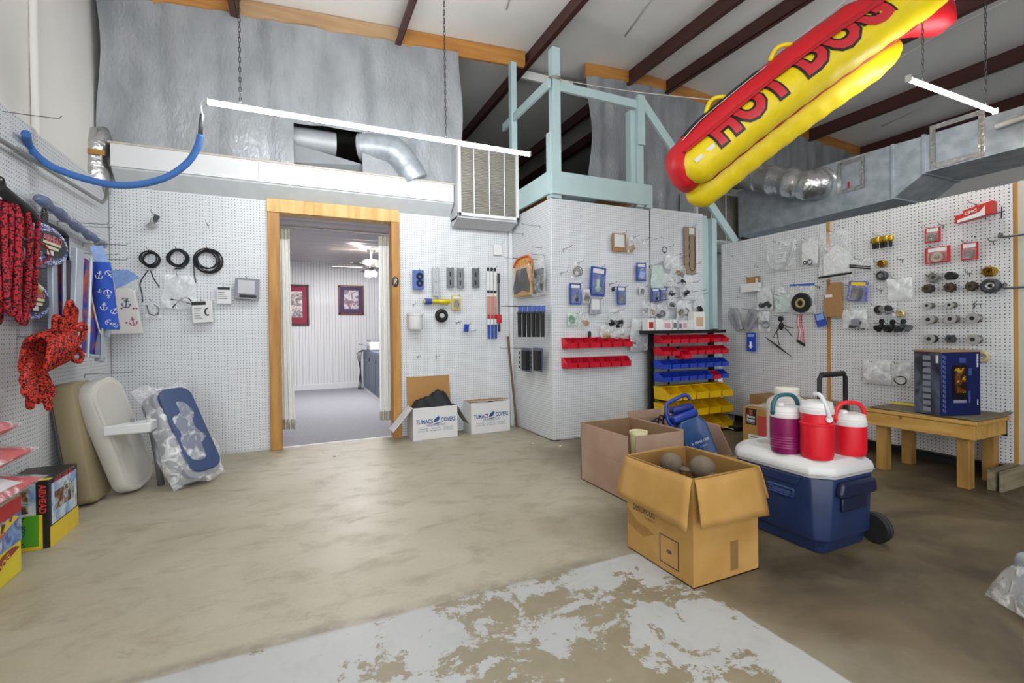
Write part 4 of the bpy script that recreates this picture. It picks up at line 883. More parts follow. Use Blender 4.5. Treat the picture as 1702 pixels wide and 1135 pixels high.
mesh_obj('film', pillow(W, H, .05, 0, 39), CLEAR, t, smooth='all'); mesh_obj('zip_seal', MB().box((0, -.004, -H*.03), (W*.98, .006, H*.07), (0, .05, 0)), mat('zip_blue', '2f56b0', .4), t)
rl = mesh_obj('reel', MB().lathe([(W*.16, -.03), (W*.36, -.03), (W*.38, -.02), (W*.38, .01), (W*.16, .01)], (0, 0, -H*.65), 22, 'y'), RUBBER, t, smooth=True); mesh_obj('reel_hub', MB().torus((0, -.03, -H*.67), W*.15, .012, 'y', 18, 6), mat('tan_hub', '9c8a52', .5), t, smooth=True); mesh_obj('reel_core', MB().lathe([(W*.12, -.028), (W*.12, 0)], (0, 0, -H*.67), 16, 'y'), GREYP, t)
t, W, H = wthing('R', 'cardboard_sleeve', 'tall flat brown cardboard sleeve with a white tag beside the wood strip', 'cardboard', 1372, 470, 1400, 527, .04)
b = MB(); b.prism([(-W/2, -H*.98), (W*.45, -H), (W*.5, -H*.95), (W*.42, 0), (-W*.2, 0), (-W*.35, -H*.3), (-W/2, -H*.36)], -.02, .02); mesh_obj('sleeve', b, CARDB, t); mesh_obj('tag', MB().bb(-W*.45, -W*.02, -.022, -.02, -H*.42, -H*.34), CARDW, t)
pack('R', 'small tilted blue pack left of the wood strip', 1353, 521, 1370, 543, BLUEP, None, LIGHTB, 1, tilt=-.25, win=False, head=.5)
pack('R', 'plain blue pack hanging low near the blue-green posts', 1241, 553, 1256, 584, mat('royal_blue_print', '2348b4', .4), CARDW, LIGHTB, 1, win=False)
t, W, H = wthing('R', 'wiring_harness', 'black wiring harness with four dangling leads on the right pegboard', 'cable', 1284, 524, 1319, 574, .06)
mesh_obj('bundle', MB().ball((-W*.1, 0, -H*.12), .03, sc=(1, .7, 1)).ball((-W*.08, 0, -H*.35), .026, sc=(1, .7, 1.6)), RUBBER, t, smooth=True)
for p in ([(-.1, .3), (-.25, .5), (-.22, .75), (-.15, 1)], [(-.05, .35), (.15, .45), (.3, .55), (.45, .7)], [(-.1, .4), (-.3, .55), (-.45, .75)], [(0, .3), (.3, .4), (.48, .42)]): mesh_obj('lead', MB().tube(smooth_path([(x*W, -.01, -z*H) for x, z in p], 5), .004, 6), RUBBER, t, smooth='all')
a = wpt('R', 1272, 560, .05); c = wpt('R', 1316, 593, .05)
o = mesh_obj('antenna_wand', MB().tube([(0, 0, 0), tuple((c-a)*.35), tuple((c-a)*.5), tuple((c-a)*.65), tuple(c-a)], [.004, .008, .011, .008, .003], 8), RUBBER, smooth='all', loc=a); tag(o, 'slanting black antenna wand below the wiring harness', 'antenna')
t, W, H = wthing('R', 'red_lead_bundle', 'bundle of thin red and white leads with black plugs', 'cable', 1323, 522, 1340, 575, .05)
for k in range(5): mesh_obj('lead', MB().tube(smooth_path([(W*(-.3+.15*k), -.008*k, 0), (W*(-.35+.12*k), -.01, -H*.3), (W*(-.1+.1*k), -.014, -H*.5), (W*(-.3+.16*k), -.01, -H*(.8+.03*k))], 5), .0035, 5), [REDP, CARDW, REDP, mat('salmon', 'c58674', .5), REDP][k], t, smooth='all'); mesh_obj('plug', MB().box((W*(-.3+.16*k), -.01, -H*(.84+.03*k)), (.012, .012, .03)), INK, t)
pack('R', 'purple and blue blister pack with a black tool right of the cardboard sleeve', 1411, 467, 1444, 501, print_mat('purple_card', ['2f2f8f', '7d86c9', '4a3a9a', 'b9bfe0'], 20), RUBBER, YELP, 3, tilt=.12)
bag('R', 'clear bag with a grey box and dark parts below the purple pack', 1400, 514, 1441, 546, both(lumps(DGREY, 4, .3, 41, zc=-.8), lambda t, W, H: mesh_obj('grey_box', MB().bb(-W*.1, W*.22, -.02, .01, -H*.85, -H*.5), GREYP, t)), CLEARW, seed=41, top=0)
t, W, H = wthing('R', 'gold_impellers', 'cluster of gold-wrapped fittings with black tips on the right pegboard', 'fittings', 1448, 391, 1484, 412, .07)
for k in range(5): mesh_obj('gold_wrap', MB().ball((W*(-.38+.19*k), -.012*(k % 2), -H*.35), .026, 10, 6, (1, .8, 1.2)), mat('gold_foil', 'b8942c', .25, .7, bump=.5, bscale=60), t, smooth=True); mesh_obj('black_tip', MB().lathe([(.012, -.02), (.015, .02)], (W*(-.38+.19*k), -.012*(k % 2), -H*.82), 10), RUBBER, t)
def ring(label, px, py, R, r, m, depth=.0, m2=None, group=None, nm='bearing_ring'):
    c = wpt('R', px, py, .05); t = thing(nm, label, 'ring', c, -PI/2, group)
    mesh_obj('outer_ring', MB().lathe([(R-r*2, .0), (R-r, -.016), (R, -.008), (R, .03+depth), (R-r*2, .03+depth), (R-r*2, 0)], (0, 0, 0), 24, 'y', caps=False), m, t, smooth=True)
    mesh_obj('inner_ring', MB().lathe([(R-r*3.4, .0), (R-r*2.6, -.012), (R-r*1.9, -.004), (R-r*1.9, .02), (R-r*3.4, .02), (R-r*3.4, 0)], (0, 0, 0), 20, 'y', caps=False), m2 or m, t, smooth=True)
    GOODS.append(('R', px, py, py-1, label)); hook('R', px, py-1, .1, False)
    return t
ring('small brass ring below the gold fittings', 1465, 438, .032, .008, BRASS); ring('black rubber ring with a white inner ring under the small brass ring', 1465, 458, .04, .009, DGREY, m2=ALU)
ring('flat silver ring, left of the row under the red packs', 1551, 461, .042, .008, ALU); ring('brass flanged bush at the right of the row under the red packs', 1643, 451, .036, .008, BRASS, .04); ring('large black ring with a bright inner ring, right of the geared parts', 1645, 475, .052, .012, DGREY, .01, ALU)
bag('R', 'empty looking crinkled clear bag under the black ring', 1474, 462, 1516, 498, None, CLEARW, seed=42, top=0)
for (px, py, lb) in ((1468, 515, 'glossy black wrapped reel above the propellers'),):
    c = wpt('R', px, py, .07); t = thing('wrapped_reel', lb, 'reel', c, -PI/2); mesh_obj('reel', MB().ball((-.03, 0, 0), .042, 16, 10, (1, .5, 1)).ball((.035, 0, 0), .042, 16, 10, (1, .5, 1)), RUBBER, t, smooth=True); mesh_obj('film', pillow(.19, .13, .06, 0, 43, z0=.06), CLEAR, t, smooth='all'); GOODS.append(('R', px-8, py, py-8, lb)); hook('R', px-8, py-8, .1, False)
ring('small pale brass ring in film right of the wrapped reel', 1497, 521, .03, .009, mat('pale_brass', 'c9bd8a', .35, .5))
def blades(label, px, py, R, m, n=3, nm='propeller'):
    c = wpt('R', px, py, .08); t = thing(nm, label, 'propeller', c, -PI/2, 'black propellers on the right pegboard')
    mesh_obj('hub', MB().lathe([(R*.25, -.03), (R*.3, 0), (R*.25, .03)], (0, 0, 0), 14, 'y'), m, t, smooth=True)
    for k in range(n):
        b = MB()
        def fn(u, v):
            r = R*(.2+.8*u); a = (v-.5)*1.5*math.sin(PI*(.25+.6*u)); return (r*math.cos(a), .03*(v-.5), r*math.sin(a))
        b.grid(fn, 6, 5); b.xf(Matrix.Rotation(2*PI*k/n+.5, 4, 'Y')); mesh_obj('blade', b, m, t, smooth='all', solid=.005)
    GOODS.append(('R', px, py, py-4, label)); hook('R', px, py-4, .1, False)
blades('black three-bladed propeller, leftmost of three', 1466, 542, .062, RUBBER); blades('black three-bladed propeller in the middle of three', 1484, 543, .06, RUBBER); blades('dark grey propeller with a red tag, rightmost of three', 1502, 542, .06, DGREY)
bag('R', 'bulging clear bag of white caps low on the right pegboard', 1434, 599, 1480, 638, lumps(CARDW, 7, .35, 44, zc=-.6), CLEARW, seed=44, D=.08, top=0)
bag('R', 'clear bag with a black square gasket beside the blue box', 1482, 602, 1512, 641, lambda t, W, H: mesh_obj('gasket', MB().tube(smooth_path([(-W*.28, -.008, -H*.65), (W*.25, -.008, -H*.62), (W*.3, -.008, -H*.85), (0, -.008, -H*.95), (-W*.28, -.008, -H*.85)], 4, True), .005, 6, closed=True), RUBBER, t, smooth='all'), CLEARW, seed=45, top=0)
for (a, b_, c, e, lb) in ((1537, 378, 1563, 403, 'small red-topped pack of gaskets, upper left of three'), (1537, 410, 1579, 437, 'wide red-topped pack with a tan part, lower left of three'), (1597, 403, 1626, 432, 'red-topped pack of dark gaskets, right of three')): pack('R', lb, a, b_, c, e, REDP, mat('gasket_brown', '4f4438', .8) if 'wide' not in lb else mat('tan', 'a58a6c', .6), CARDW, 0, group='red-topped packs', head=.3)
t, W, H = wthing('R', 'red_carton', 'long red and white carton lying on hooks at the top right of the right pegboard', 'carton', 1592, 338, 1653, 369, .07)
bx = mesh_obj('carton', MB().prism([(-W/2, -H*.95), (W/2, -H*.72), (W/2, -H*.05), (-W*.28, -H*.33), (-W*.28, -H*.48), (-W/2, -H*.55)], -.05, .03), mat('carton_red', 'bb2a22', .4), t, bevel=.003)
mesh_obj('white_panel', MB().prism([(-W*.42, -H*.94), (W*.32, -H*.76), (W*.32, -H*.25), (W*.18, -H*.55), (-W*.42, -H*.8)], -.0515, -.05), CARDW, t)
lettering(t, 'CMC', CARDW, width=W*.34, height=H*.17, loc=(-W*.05, -.052, -H*.47), rot=(PI/2, -.2, 0), shear=.2, offset=.02)
c = wpt('R', 1661, 352, 0); t = thing('handwritten_number', 'handwritten dark purple figure 4 beside the red carton', 'marking', c, -PI/2); mesh_obj('figure', MB().box((-.022, -.001, .018), (.006, .0015, .055), (0, .06, 0)).box((.003, -.001, -.006), (.055, .0015, .006), (0, -.18, 0)).box((.012, -.001, -.008), (.006, .0015, .085), (0, .04, 0)), mat('marker_purple', '3f2a4a', .7), t)
def bush(label, px, py, R, L, m, m2, teeth=0, sleeve=None):
    GOODS.append(('R', px, py, py-40, label))
    c = wpt('R', px, py, .02); t = thing('prop_hub_kit', label, 'bushing', c, -PI/2, 'hubs on pegs')
    mesh_obj('face', MB().lathe([(R*.4, -L-.004), (R*.92, -L-.004), (R, -L), (R, -L+.012), (R*.4, -L+.012), (R*.4, -L-.004)], (0, 0, 0), 22, 'y', caps=False), m, t, smooth=True)
    mesh_obj('bore', MB().lathe([(R*.4, -L+.002), (R*.4, 0)], (0, 0, 0), 14, 'y'), INK, t)
    prof = [(R*.85, -L+.012)]
    for k in range(5): prof += [(R*.85, -L+.014+(L-.016)*k/5), (R*.78, -L+.016+(L-.016)*k/5), (R*.78, -L+.014+(L-.016)*(k+.8)/5)]
    prof.append((R*.85, 0)); mesh_obj('sleeve', MB().lathe(prof, (0, 0, 0), 20, 'y'), m2, t, smooth=True)
    if teeth:
        b = MB()
        for k in range(teeth): a = 2*PI*k/teeth; b.box((R*1.02*math.cos(a), -L*.5, R*1.02*math.sin(a)), (R*.26, L*.9, R*.2), (0, -a, 0))
        mesh_obj('teeth', b, m2, t)
    return t
RUST = mat('rusty_steel', '4a3f34', .6, .5, var=.3, scale=30)
bush('black flanged bush right of the flat silver ring', 1586, 459, .032, .07, RUBBER, RUBBER)
for (px, py, lb) in ((1547, 480, 'rusty geared hub, left of three'), (1583, 478, 'rusty geared hub in the middle of three'), (1619, 476, 'rusty geared hub, right of three')): bush(lb, px, py, .031, .06, RUST, RUST, 9)
for (px, py, R, lb) in ((1549, 508, .027, 'small silver ribbed hub, left of the pair under the geared hubs'), (1586, 507, .027, 'small silver ribbed hub, right of the pair under the geared hubs'), (1551, 531, .038, 'large silver flanged hub, left in the row of three'), (1587, 530, .038, 'large silver flanged hub, middle in the row of three'), (1624, 529, .038, 'large silver flanged hub, right in the row of three'), (1552, 563, .038, 'silver hub with a black sleeve, left in the lowest row'), (1625, 564, .038, 'large silver flanged hub, right in the lowest row')):
    bush(lb, px, py, R, .075, ALU, RUBBER if 'black' in lb else mat('ribbed_grey', '6f6d66', .4, .6))
bush('small dark finned hub in the middle of the lowest row', 1583, 563, .03, .04, DGREY, DGREY, 6)
c = wpt('R', 1619, 508, .06); t = thing('spring_pin', 'small black spring on a pin above the right flanged hub', 'spring', c, -PI/2); mesh_obj('spring', MB().tube([(.006*math.cos(k*.9), .006*math.sin(k*.9), .02-k*.0012) for k in range(34)], .002, 5), RUBBER, t); mesh_obj('pin', MB().tube([(0, 0, -.07), (0, 0, .0)], .002, 5), WIRE, t)
for k, (px, py) in enumerate(((1664, 390), (1671, 473))):
    c = wpt('R', px, py, 0); t = thing('hanger_arm', ('upper', 'lower')[k]+' grey steel hanger arm bending past the end post', 'hanger', c, -PI/2, 'steel hanger arms'); mesh_obj('arm', MB().tube(smooth_path([(0, 0, 0), (.004, -.03, -.012), (.04, -.08, -.03), (.25, -.09, -.03)], 5), .008, 8), mat('steel_grey', '66686b', .4, .6), t, smooth='all'); mesh_obj('knob', MB().ball((0, -.006, 0), .013), mat('steel_grey', '66686b', .4, .6), t, smooth=True)
for q in ((1500, 432, .07), (1465, 482, .07), (1652, 401, .08), (1630, 505, .08), (1612, 454, .06), (1362, 476, .06), (1410, 474, .06), (1232, 495, .06), (1568, 374, .07)): hook('R', *q)
# ------------------------------------------------------------------ doorway and office contents
CURT = mat('white_curtain', 'f2f2f0', .9, var=.02, scale=20, bump=.05, bscale=60)
def curtain(label, x0, x1, y, ztop, tie):
    xm = (x0+x1)/2; t = thing('curtain', label, 'curtain', (xm, y, .1), 0, 'doorway curtains'); W = x1-x0
    def fn(u, v):
        z = .05+(ztop-.1)*v-.0; wd = W*(1+.35*(1-v)**2*tie); x = (u-.5)*wd+(.5*W*.35*(1-v)**2 if tie > .5 else 0)
        return (x, .03*math.sin(u*3*2*PI)*(.6+.4*(1-v))+.01*math.sin(z*3+u*5), z-.1+.1)
    mesh_obj('drape', MB().grid(fn, 54, 24), CURT, t, smooth='all')
    mesh_obj('hem', MB().grid(lambda u, v: (fn(u, 0)[0], fn(u, 0)[1]-.006, .05+.1*v), 54, 2), mat('curtain_hem', 'b5b2a8', .9, var=.25, scale=40), t, smooth='all')
    mesh_obj('heading', MB().grid(lambda u, v: (fn(u, 1)[0], fn(u, 1)[1]-.006, ztop-.12+.1*v+.0), 54, 2), mat('curtain_hem', 'b5b2a8', .9, var=.25, scale=40), t, smooth='all')
    return t
a = at(466, 500, Y=5.24); c = at(483, 500, Y=5.24); curtain('white curtain gathered along the left side of the doorway', a.x, c.x, 5.24, 2.08, 1)
a = at(630, 500, Y=5.26); c = at(650, 500, Y=5.26); curtain('white curtain gathered along the right side of the doorway', a.x, c.x, 5.26, 2.08, .3)
tag(mesh_obj('curtain_rod', MB().tube([(-.13, 0, 0), (.93, 0, 0)], .008, 8), CHROME, smooth=True, loc=(0, 5.24, 2.19)), 'thin curtain rod across the top of the doorway', 'rod')
t = thing('oval_plaque', 'small dark oval plaque with a pale script letter on the right door post', 'plaque', at(657, 468, Y=5.012))
mesh_obj('disc', MB().lathe([(.042, 0), (.042, -.006), (.038, -.009)], (0, 0, 0), 24, 'y'), mat('slate_black', '2a2a2e', .4), t, smooth=True); t.scale = (.85, 1, 1.3)
lettering(t, 'R', mat('pale_script', 'd5d5d0', .5), height=.045, loc=(0, -.0105, 0), shear=.35, name='script_letter')
def picture(label, x0, y0, x1, y1, fm, mm, pm):
    a = at(x0, y0, Y=10.03); c = at(x1, y1, Y=10.03); W = c.x-a.x; H = a.z-c.z
    t = thing('framed_picture', label, 'picture', ((a.x+c.x)/2, 10.03, (a.z+c.z)/2)); b = MB(); f = .035
    b.bb(-W/2, W/2, -.02, .01, H/2-f, H/2).bb(-W/2, W/2, -.02, .01, -H/2, -H/2+f).bb(-W/2, -W/2+f, -.02, .01, -H/2, H/2).bb(W/2-f, W/2, -.02, .01, -H/2, H/2)
    mesh_obj('frame', b, fm, t, bevel=.006); mesh_obj('mat_board', MB().bb(-W/2+f, W/2-f, -.004, .005, -H/2+f, H/2-f), mm, t); mesh_obj('print', MB().bb(-W*.28, W*.28, -.008, -.004, -H*.3, H*.33), pm, t)
picture('framed picture with a wine-red mat on the office wall, partly behind the left curtain', 462, 472, 514, 541, mat('dark_frame', '3a2226', .4), mat('wine_mat', '8c1f3e', .6), print_mat('print_a', ['c7b8b0', '6d6670', 'e3d5cf', '94777a'], 9))
picture('framed picture with a purple mat hanging near the ceiling fan', 562, 474, 605, 523, mat('cherry_frame', '6f2a1c', .4), mat('purple_mat', '3f3458', .6), print_mat('print_b', ['a08088', 'd8cfd2', '6d5660', 'b89a98'], 9))
fc = at(617, 428, Y=8.3); t = thing('ceiling_fan', 'nickel ceiling fan with thin blades and glass lamp shades in the office', 'fan', (fc.x, 8.3, 2.56))
NICK = mat('nickel', 'a8a29c', .25, .9); zt = 0
mesh_obj('canopy', MB().lathe([(.03, -.09), (.07, -.03), (.075, 0)], (0, 0, -.02), 18), NICK, t, smooth=True); mesh_obj('down_rod', MB().tube([(0, 0, -.08), (0, 0, -.22)], .012, 8), NICK, t)
mesh_obj('motor', MB().lathe([(.06, -.36), (.13, -.34), (.15, -.3), (.15, -.23), (.1, -.21)], (0, 0, 0), 20), NICK, t, smooth=True)
for k in range(5):
    b = MB().prism([(.14, -.05), (.62, -.075), (.66, 0), (.62, .075), (.14, .05)], -.345, -.338, 'xy'); b.xf(Matrix.Rotation(2*PI*k/5+2.9, 4, 'Z')); mesh_obj('blade', b, mat('fan_blade', '6a6058', .5), t)
for k in range(4):
    a_ = 2*PI*k/4+.4; b = MB().lathe([(.02, 0), (.05, -.05), (.065, -.1)], (0, 0, 0), 14, caps=False); b.xf(Matrix.Translation((.1*math.cos(a_), .1*math.sin(a_), -.39)) @ Matrix.Rotation(.5, 4, Vector((-math.sin(a_), math.cos(a_), 0)))); mesh_obj('glass_shade', b, clear('frosted_glass', base=.4, peak=.5), t, smooth='all')
mesh_obj('light_kit', MB().lathe([(.03, -.44), (.07, -.4), (.05, -.36)], (0, 0, 0), 16), NICK, t, smooth=True); mesh_obj('pull_chain', MB().tube([(.03, 0, -.42), (.03, 0, -.58)], .003, 5), NICK, t)
t = thing('office_cabinet', 'blue-grey metal cabinet seen past the right curtain in the office', 'cabinet', (1.2, 7.3, 0)); CAB = mat('cabinet_blue', '4d5768', .45)
mesh_obj('body', MB().bb(0, .5, 0, 2.3, .06, .78), CAB, t, bevel=.006); mesh_obj('kick', MB().bb(.0, .48, .02, 2.28, 0, .06), CARDW, t)
for k in range(3): d_ = mesh_obj('door', MB().bb(-.012, 0, .02+k*.76, .75+k*.76, .08, .76), CAB, t, bevel=.003); mesh_obj('lock', MB().bb(-.02, -.012, .65+k*.76, .68+k*.76, .6, .66), INK, d_)
t = thing('printer', 'white and grey printer with papers on the office cabinet', 'printer', (1.42, 9.1, .78)); mesh_obj('body', MB().bb(-.2, .2, -.22, .22, 0, .16), CARDW, t, bevel=.02); mesh_obj('lid', MB().bb(-.19, .19, -.2, .2, .16, .2), GREYP, t, bevel=.01); mesh_obj('tray', MB().box((-.25, 0, .1), (.2, .3, .02), (0, .2, 0)), GREYP, t)
b = MB()
for k in range(4): b.tube(smooth_path([(0, .03*k, .78), (-.05-.02*k, .03*k, .7), (-.06, .04*k, .4), (-.04-.02*k, .03*k, .02)], 5), .006, 5)
tag(mesh_obj('dangling_cables', b, INK, smooth='all', loc=(1.185, 9.45, 0)), 'black cables dangling down the end of the office cabinet', 'cables')
# ------------------------------------------------------------------ boat cover cartons by the doorway
CTN = mat('white_carton', 'd8d7d8', .6, var=.03, scale=5); CTNI = mat('kraft_inside', 'a97d48', .75, var=.06, scale=20); NAVY = mat('navy_ink', '1d4a86', .6); SMALL = mat('small_ink', '5a6a86', .6)
def carton_print(t, W, H, y):
    zc = H*.58
    lettering(t, 'TUMACS', NAVY, width=W*.37, height=H*.14, loc=(-W*.25, y, zc-.004), rot=(PI/2, 0, 0), offset=.025)
    lettering(t, 'COVERS', NAVY, width=W*.33, height=H*.14, loc=(W*.285, y, zc+.004), rot=(PI/2, 0, 0), offset=.025)
    b = MB(); b.prism([(-.055, -.035), (.02, -.02), (.05, .035), (.02, .03), (.03, .055), (.005, .03), (-.03, .012)], y, y+.001); b.prism([(-.06, -.05), (.05, -.035), (.07, -.055), (.045, -.043), (-.03, -.058)], y, y+.001); b.xf(Matrix.Translation((W*.028, 0, zc+.008)) @ Matrix.Diagonal((.72, 1, .85, 1))); mesh_obj('boat_logo', b, NAVY, t)
    lettering(t, 'tumacscovers.com', SMALL, width=W*.42, height=H*.07, loc=(W*.01, y, zc-H*.135))
    for k, (s, n) in enumerate((('Tumacs PA', '412-922-1700'), ('Tumacs FL', '877-884-6610'), ('Tumacs MI', '517-916-0137'))):
        lettering(t, s, SMALL, width=W*.2, height=H*.05, loc=(-W*.28+k*W*.28, y, zc-H*.235)); lettering(t, n, SMALL, width=W*.23, height=H*.045, loc=(-W*.28+k*W*.28, y, zc-H*.305))
def open_box(t, W, D, H, m, mi, th=.005, nm='side'):
    """four walls and a bottom; origin at front left floor corner"""
    mesh_obj('bottom', MB().bb(0, W, 0, D, 0, th), m, t)
    mesh_obj('front', MB().bb(0, W, 0, th, 0, H), m, t); mesh_obj('back', MB().bb(0, W, D-th, D, 0, H), m, t)
    mesh_obj('side', MB().bb(0, th, th, D-th, 0, H), m, t); mesh_obj('side', MB().bb(W-th, W, th, D-th, 0, H), m, t)
    e = .0012
    mesh_obj('lining', MB().bb(th, W-th, D-th-e, D-th, th, H-.002).bb(th, W-th, th, th+e, th, H-.002).bb(th, th+e, th, D-th, th, H-.002).bb(W-th-e, W-th, th, D-th, th, H-.002), mi, t)
p0 = at(687, 734, Z=0); W = at(760, 725, Z=0).x-p0.x; H = .335; D = .23
t = thing('open_cover_carton', 'open white boat-cover carton with black cloth inside, by the right door post', 'carton', (p0.x, p0.y+.005, 0), .02, 'boat cover cartons')
open_box(t, W, D, H, CTN, CTNI); tt = bpy.data.objects.new('print', None); bpy.data.objects.remove(tt)
class _O: pass
def centred(parent, x, z):   # sub-part holder offset is baked into the text position
    return None
def carton_front(t, W, H):
    g = mesh_obj('print_panel', MB().bb(W*.02, W*.98, -.0012, 0, H*.12, H*.8), CTN, t)
    n0 = set(g.children); carton_print(g, W, H, -.0026)
    for ch in g.children: ch.location.x = W/2
carton_front(t, W, H)
def flap(t, p, q, out, L, m, mi, nm='flap', notch=0):
    """flap hinged on edge p-q, reaching by vector out"""
    p, q, out = Vector(p), Vector(q), Vector(out).normalized()*L; n = (q-p).cross(out).normalized()*.0025
    e = (q-p)*notch
    b = MB(); b.add([p-n, q-n, q+out-n-e, p+out-n, p+n, q+n, q+out+n-e, p+out+n], [(0, 1, 2, 3), (7, 6, 5, 4), (0, 4, 5, 1), (1, 5, 6, 2), (2, 6, 7, 3), (3, 7, 4, 0)])
    b.mi = [1, 0, 0, 0, 0, 0]
    return mesh_obj(nm, b, [m, mi], t)
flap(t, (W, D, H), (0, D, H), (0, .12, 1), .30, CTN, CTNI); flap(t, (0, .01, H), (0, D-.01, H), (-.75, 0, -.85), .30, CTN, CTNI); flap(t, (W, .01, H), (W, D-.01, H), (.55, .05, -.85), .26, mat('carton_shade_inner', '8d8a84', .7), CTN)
b = MB()
def cloth(u, v):
    x, y = u, v; r = math.sin(PI*u)**.6*math.sin(PI*v)**.5
    return (W*(.02+.96*u), D*(.05+.9*v), H-.05+.17*r*(1+.25*math.sin(u*9+v*3)+.18*math.sin(v*12-u*5)+.12*math.sin(u*23+v*17)))
b.grid(cloth, 26, 18); tag(mesh_obj('folded_boat_cover', MB().grid(lambda u, v: tuple(Vector(cloth(u, v))+Vector((p0.x, p0.y+.005, 0))), 30, 20), mat('black_canvas', '1a1b20', .7, var=.2, scale=14, bump=.2, bscale=60), smooth='all'), 'crumpled black canvas cover stuffed in the open white carton', 'cloth')
p0 = at(782, 723, Z=0); W = at(850, 715, Z=0).x-p0.x-.03; H = .335
t = thing('closed_cover_carton', 'white boat-cover carton with its lid flaps nearly closed, in the corner', 'carton', (p0.x+.01, p0.y, 0), .02, 'boat cover cartons')
open_box(t, W, .24, H, CTN, CTNI); carton_front(t, W, H)
flap(t, (0, .24, H+.004), (W, .24, H+.004), (0, -1, .06), .235, CTN, CTNI); flap(t, (0, 0.005, H+.002), (0, .235, H+.002), (1, 0, .03), .2, CTN, CTNI); flap(t, (W, 0.005, H+.002), (W, .235, H+.002), (-1, 0, .02), .2, CTN, CTNI)
# ------------------------------------------------------------------ seats and cartons by the left wall
def slab(T, Wd, Th, rnd, nx=12):
    """rounded cushion standing on its end: x width, y thickness, z length T"""
    b = MB(); prof = []
    k = 8; r = rnd
    pts = []
    for (cx, cz, a0) in ((Wd/2-r, r, -PI/2), (Wd/2-r, T-r, 0), (-Wd/2+r, T-r, PI/2), (-Wd/2+r, r, PI)):
        for i in range(k+1): a = a0+PI/2*i/k; pts.append((cx+r*math.cos(a), cz+r*math.sin(a)))
    n = len(pts); rings = []
    for (y, s) in ((-Th/2, .80), (-Th/2*.97, .92), (-Th/2*.75, .99), (0, 1), (Th/2*.75, .99), (Th/2*.97, .92), (Th/2, .80)):
        rings.append([((x*(1-(1-s)*min(1, .05/(Wd/2)*4))), y, T/2+(z-T/2)*(1-(1-s)*.1*4/ (T/.25))) for x, z in pts])
    vs = [p for rg in rings for p in rg]; fs = []
    for j in range(len(rings)-1):
        for i in range(n): fs.append((j*n+i, j*n+(i+1) % n, (j+1)*n+(i+1) % n, (j+1)*n+i))
    fs.append(list(range(n))[::-1]); fs.append([(len(rings)-1)*n+i for i in range(n)])
    return b.add(vs, fs)
def frame3(base, top, face):
    """object matrix: z along base->top, -y towards face"""
    z = (Vector(top)-Vector(base)).normalized(); y = -(Vector(face)-z*Vector(face).dot(z)).normalized(); x = y.cross(z)
    Mx = Matrix((x, y, z)).transposed().to_4x4(); Mx.translation = base
    return Mx
TAN = mat('tan_vinyl', '9a8c6c', .5, var=.05, scale=5, bump=.08, bscale=200); OFFW = mat('white_vinyl', 'cfccc4', .45, var=.04, scale=4); OFFG = mat('white_vinyl_face', 'c4c2bb', .5, var=.04)
t = thing('tan_boat_cushion', 'tan vinyl boat cushion leaning on the left pegboard', 'cushion'); t.matrix_world = frame3((-1.26, 4.07, .012), (-1.366, 4.08, .8), (1, -.05, 0))
mesh_obj('pad', slab(.80, .30, .12, .05), TAN, t, smooth=True); mesh_obj('back_board', MB().bb(-.14, .14, .06, .07, .01, .79), mat('cushion_board', '5e5d5c', .8), t)
t = thing('white_boat_seat', 'white vinyl boat seat back with a rounded end leaning beside the tan cushion', 'seat'); t.matrix_world = frame3((-1.06, 4.24, .02), (-1.255, 4.12, .79), (1, -.22, 0))
mesh_obj('pad', slab(.82, .34, .11, .12), OFFW, t, smooth=True); mesh_obj('front_panel', slab(.74, .26, .012, .09).xf(Matrix.Translation((0, -.054, .04))), OFFG, t, smooth=True)
mesh_obj('piping', MB().tube([(x*.93, -.052, .41+(z-.41)*.965) for x, z in [(p[0], p[2]) for p in slab(.82, .34, .11, .12).v[108:144]]], .005, 6, closed=True), OFFW, t, smooth='all')
g0 = Vector(at(172, 716, Y=3.98)); g1 = Vector(at(246, 705, Y=4.05)); t = thing('white_bracket_shelf', 'white plastic shelf bracket sticking out between the white and blue seats', 'bracket', g0)
mesh_obj('shelf', MB().prism([(0, -.02), (g1.x-g0.x+.03, .0), (g1.x-g0.x+.03, .17), (.14, .17)], -.035, .03, 'xy'), WHITE, t, bevel=.008); mesh_obj('boss', MB().lathe([(.03, .03), (.03, .042), (.015, .045)], (.24, .09, 0), 14), WHITE, t); mesh_obj('bolt', MB().lathe([(.012, .03), (.012, .05)], (.13, .1, 0), 8), GREYP, t)
BLUEV = mat('blue_vinyl', '33466e', .45, var=.12, scale=6); GREYV = mat('grey_vinyl', '8d8f96', .5)
tb = Vector((-.66, 4.17, .03)); tt_ = Vector(at(268, 648, Y=4.40)); L_ = (tt_-tb).length
t = thing('bagged_blue_seat', 'blue and grey boat seat wrapped in a clear plastic bag, leaning left', 'seat'); t.matrix_world = frame3(tb, tt_, (.75, -.7, 0))
mesh_obj('seat_pad', slab(L_*.97, .30, .15, .09), GREYV, t, smooth=True); mesh_obj('blue_panel', slab(L_*.90, .25, .05, .08).xf(Matrix.Translation((0.015, -.075, .04))), BLUEV, t, smooth=True)
def bagfn(s):
    def fn(u, v):
        w_ = .40*(1+.10*math.sin(v*6)+.25*max(0, .25-v)); x = (u-.5)*w_; e = math.sin(PI*u)**.5*math.sin(PI*min(1, .06+.92*v))**.35
        return (x+.012*math.sin(v*17+u*4), s*.115*e+.014*math.sin(u*13+v*9)*math.sin(v*15), -.02+(L_+.04)*v+.02*math.sin(u*9))
    return fn
mesh_obj('plastic_wrap', MB().grid(bagfn(-1), 18, 26).grid(bagfn(1), 18, 26), clear('seat_wrap', base=.2, peak=.85, scale=11), t, smooth='all')
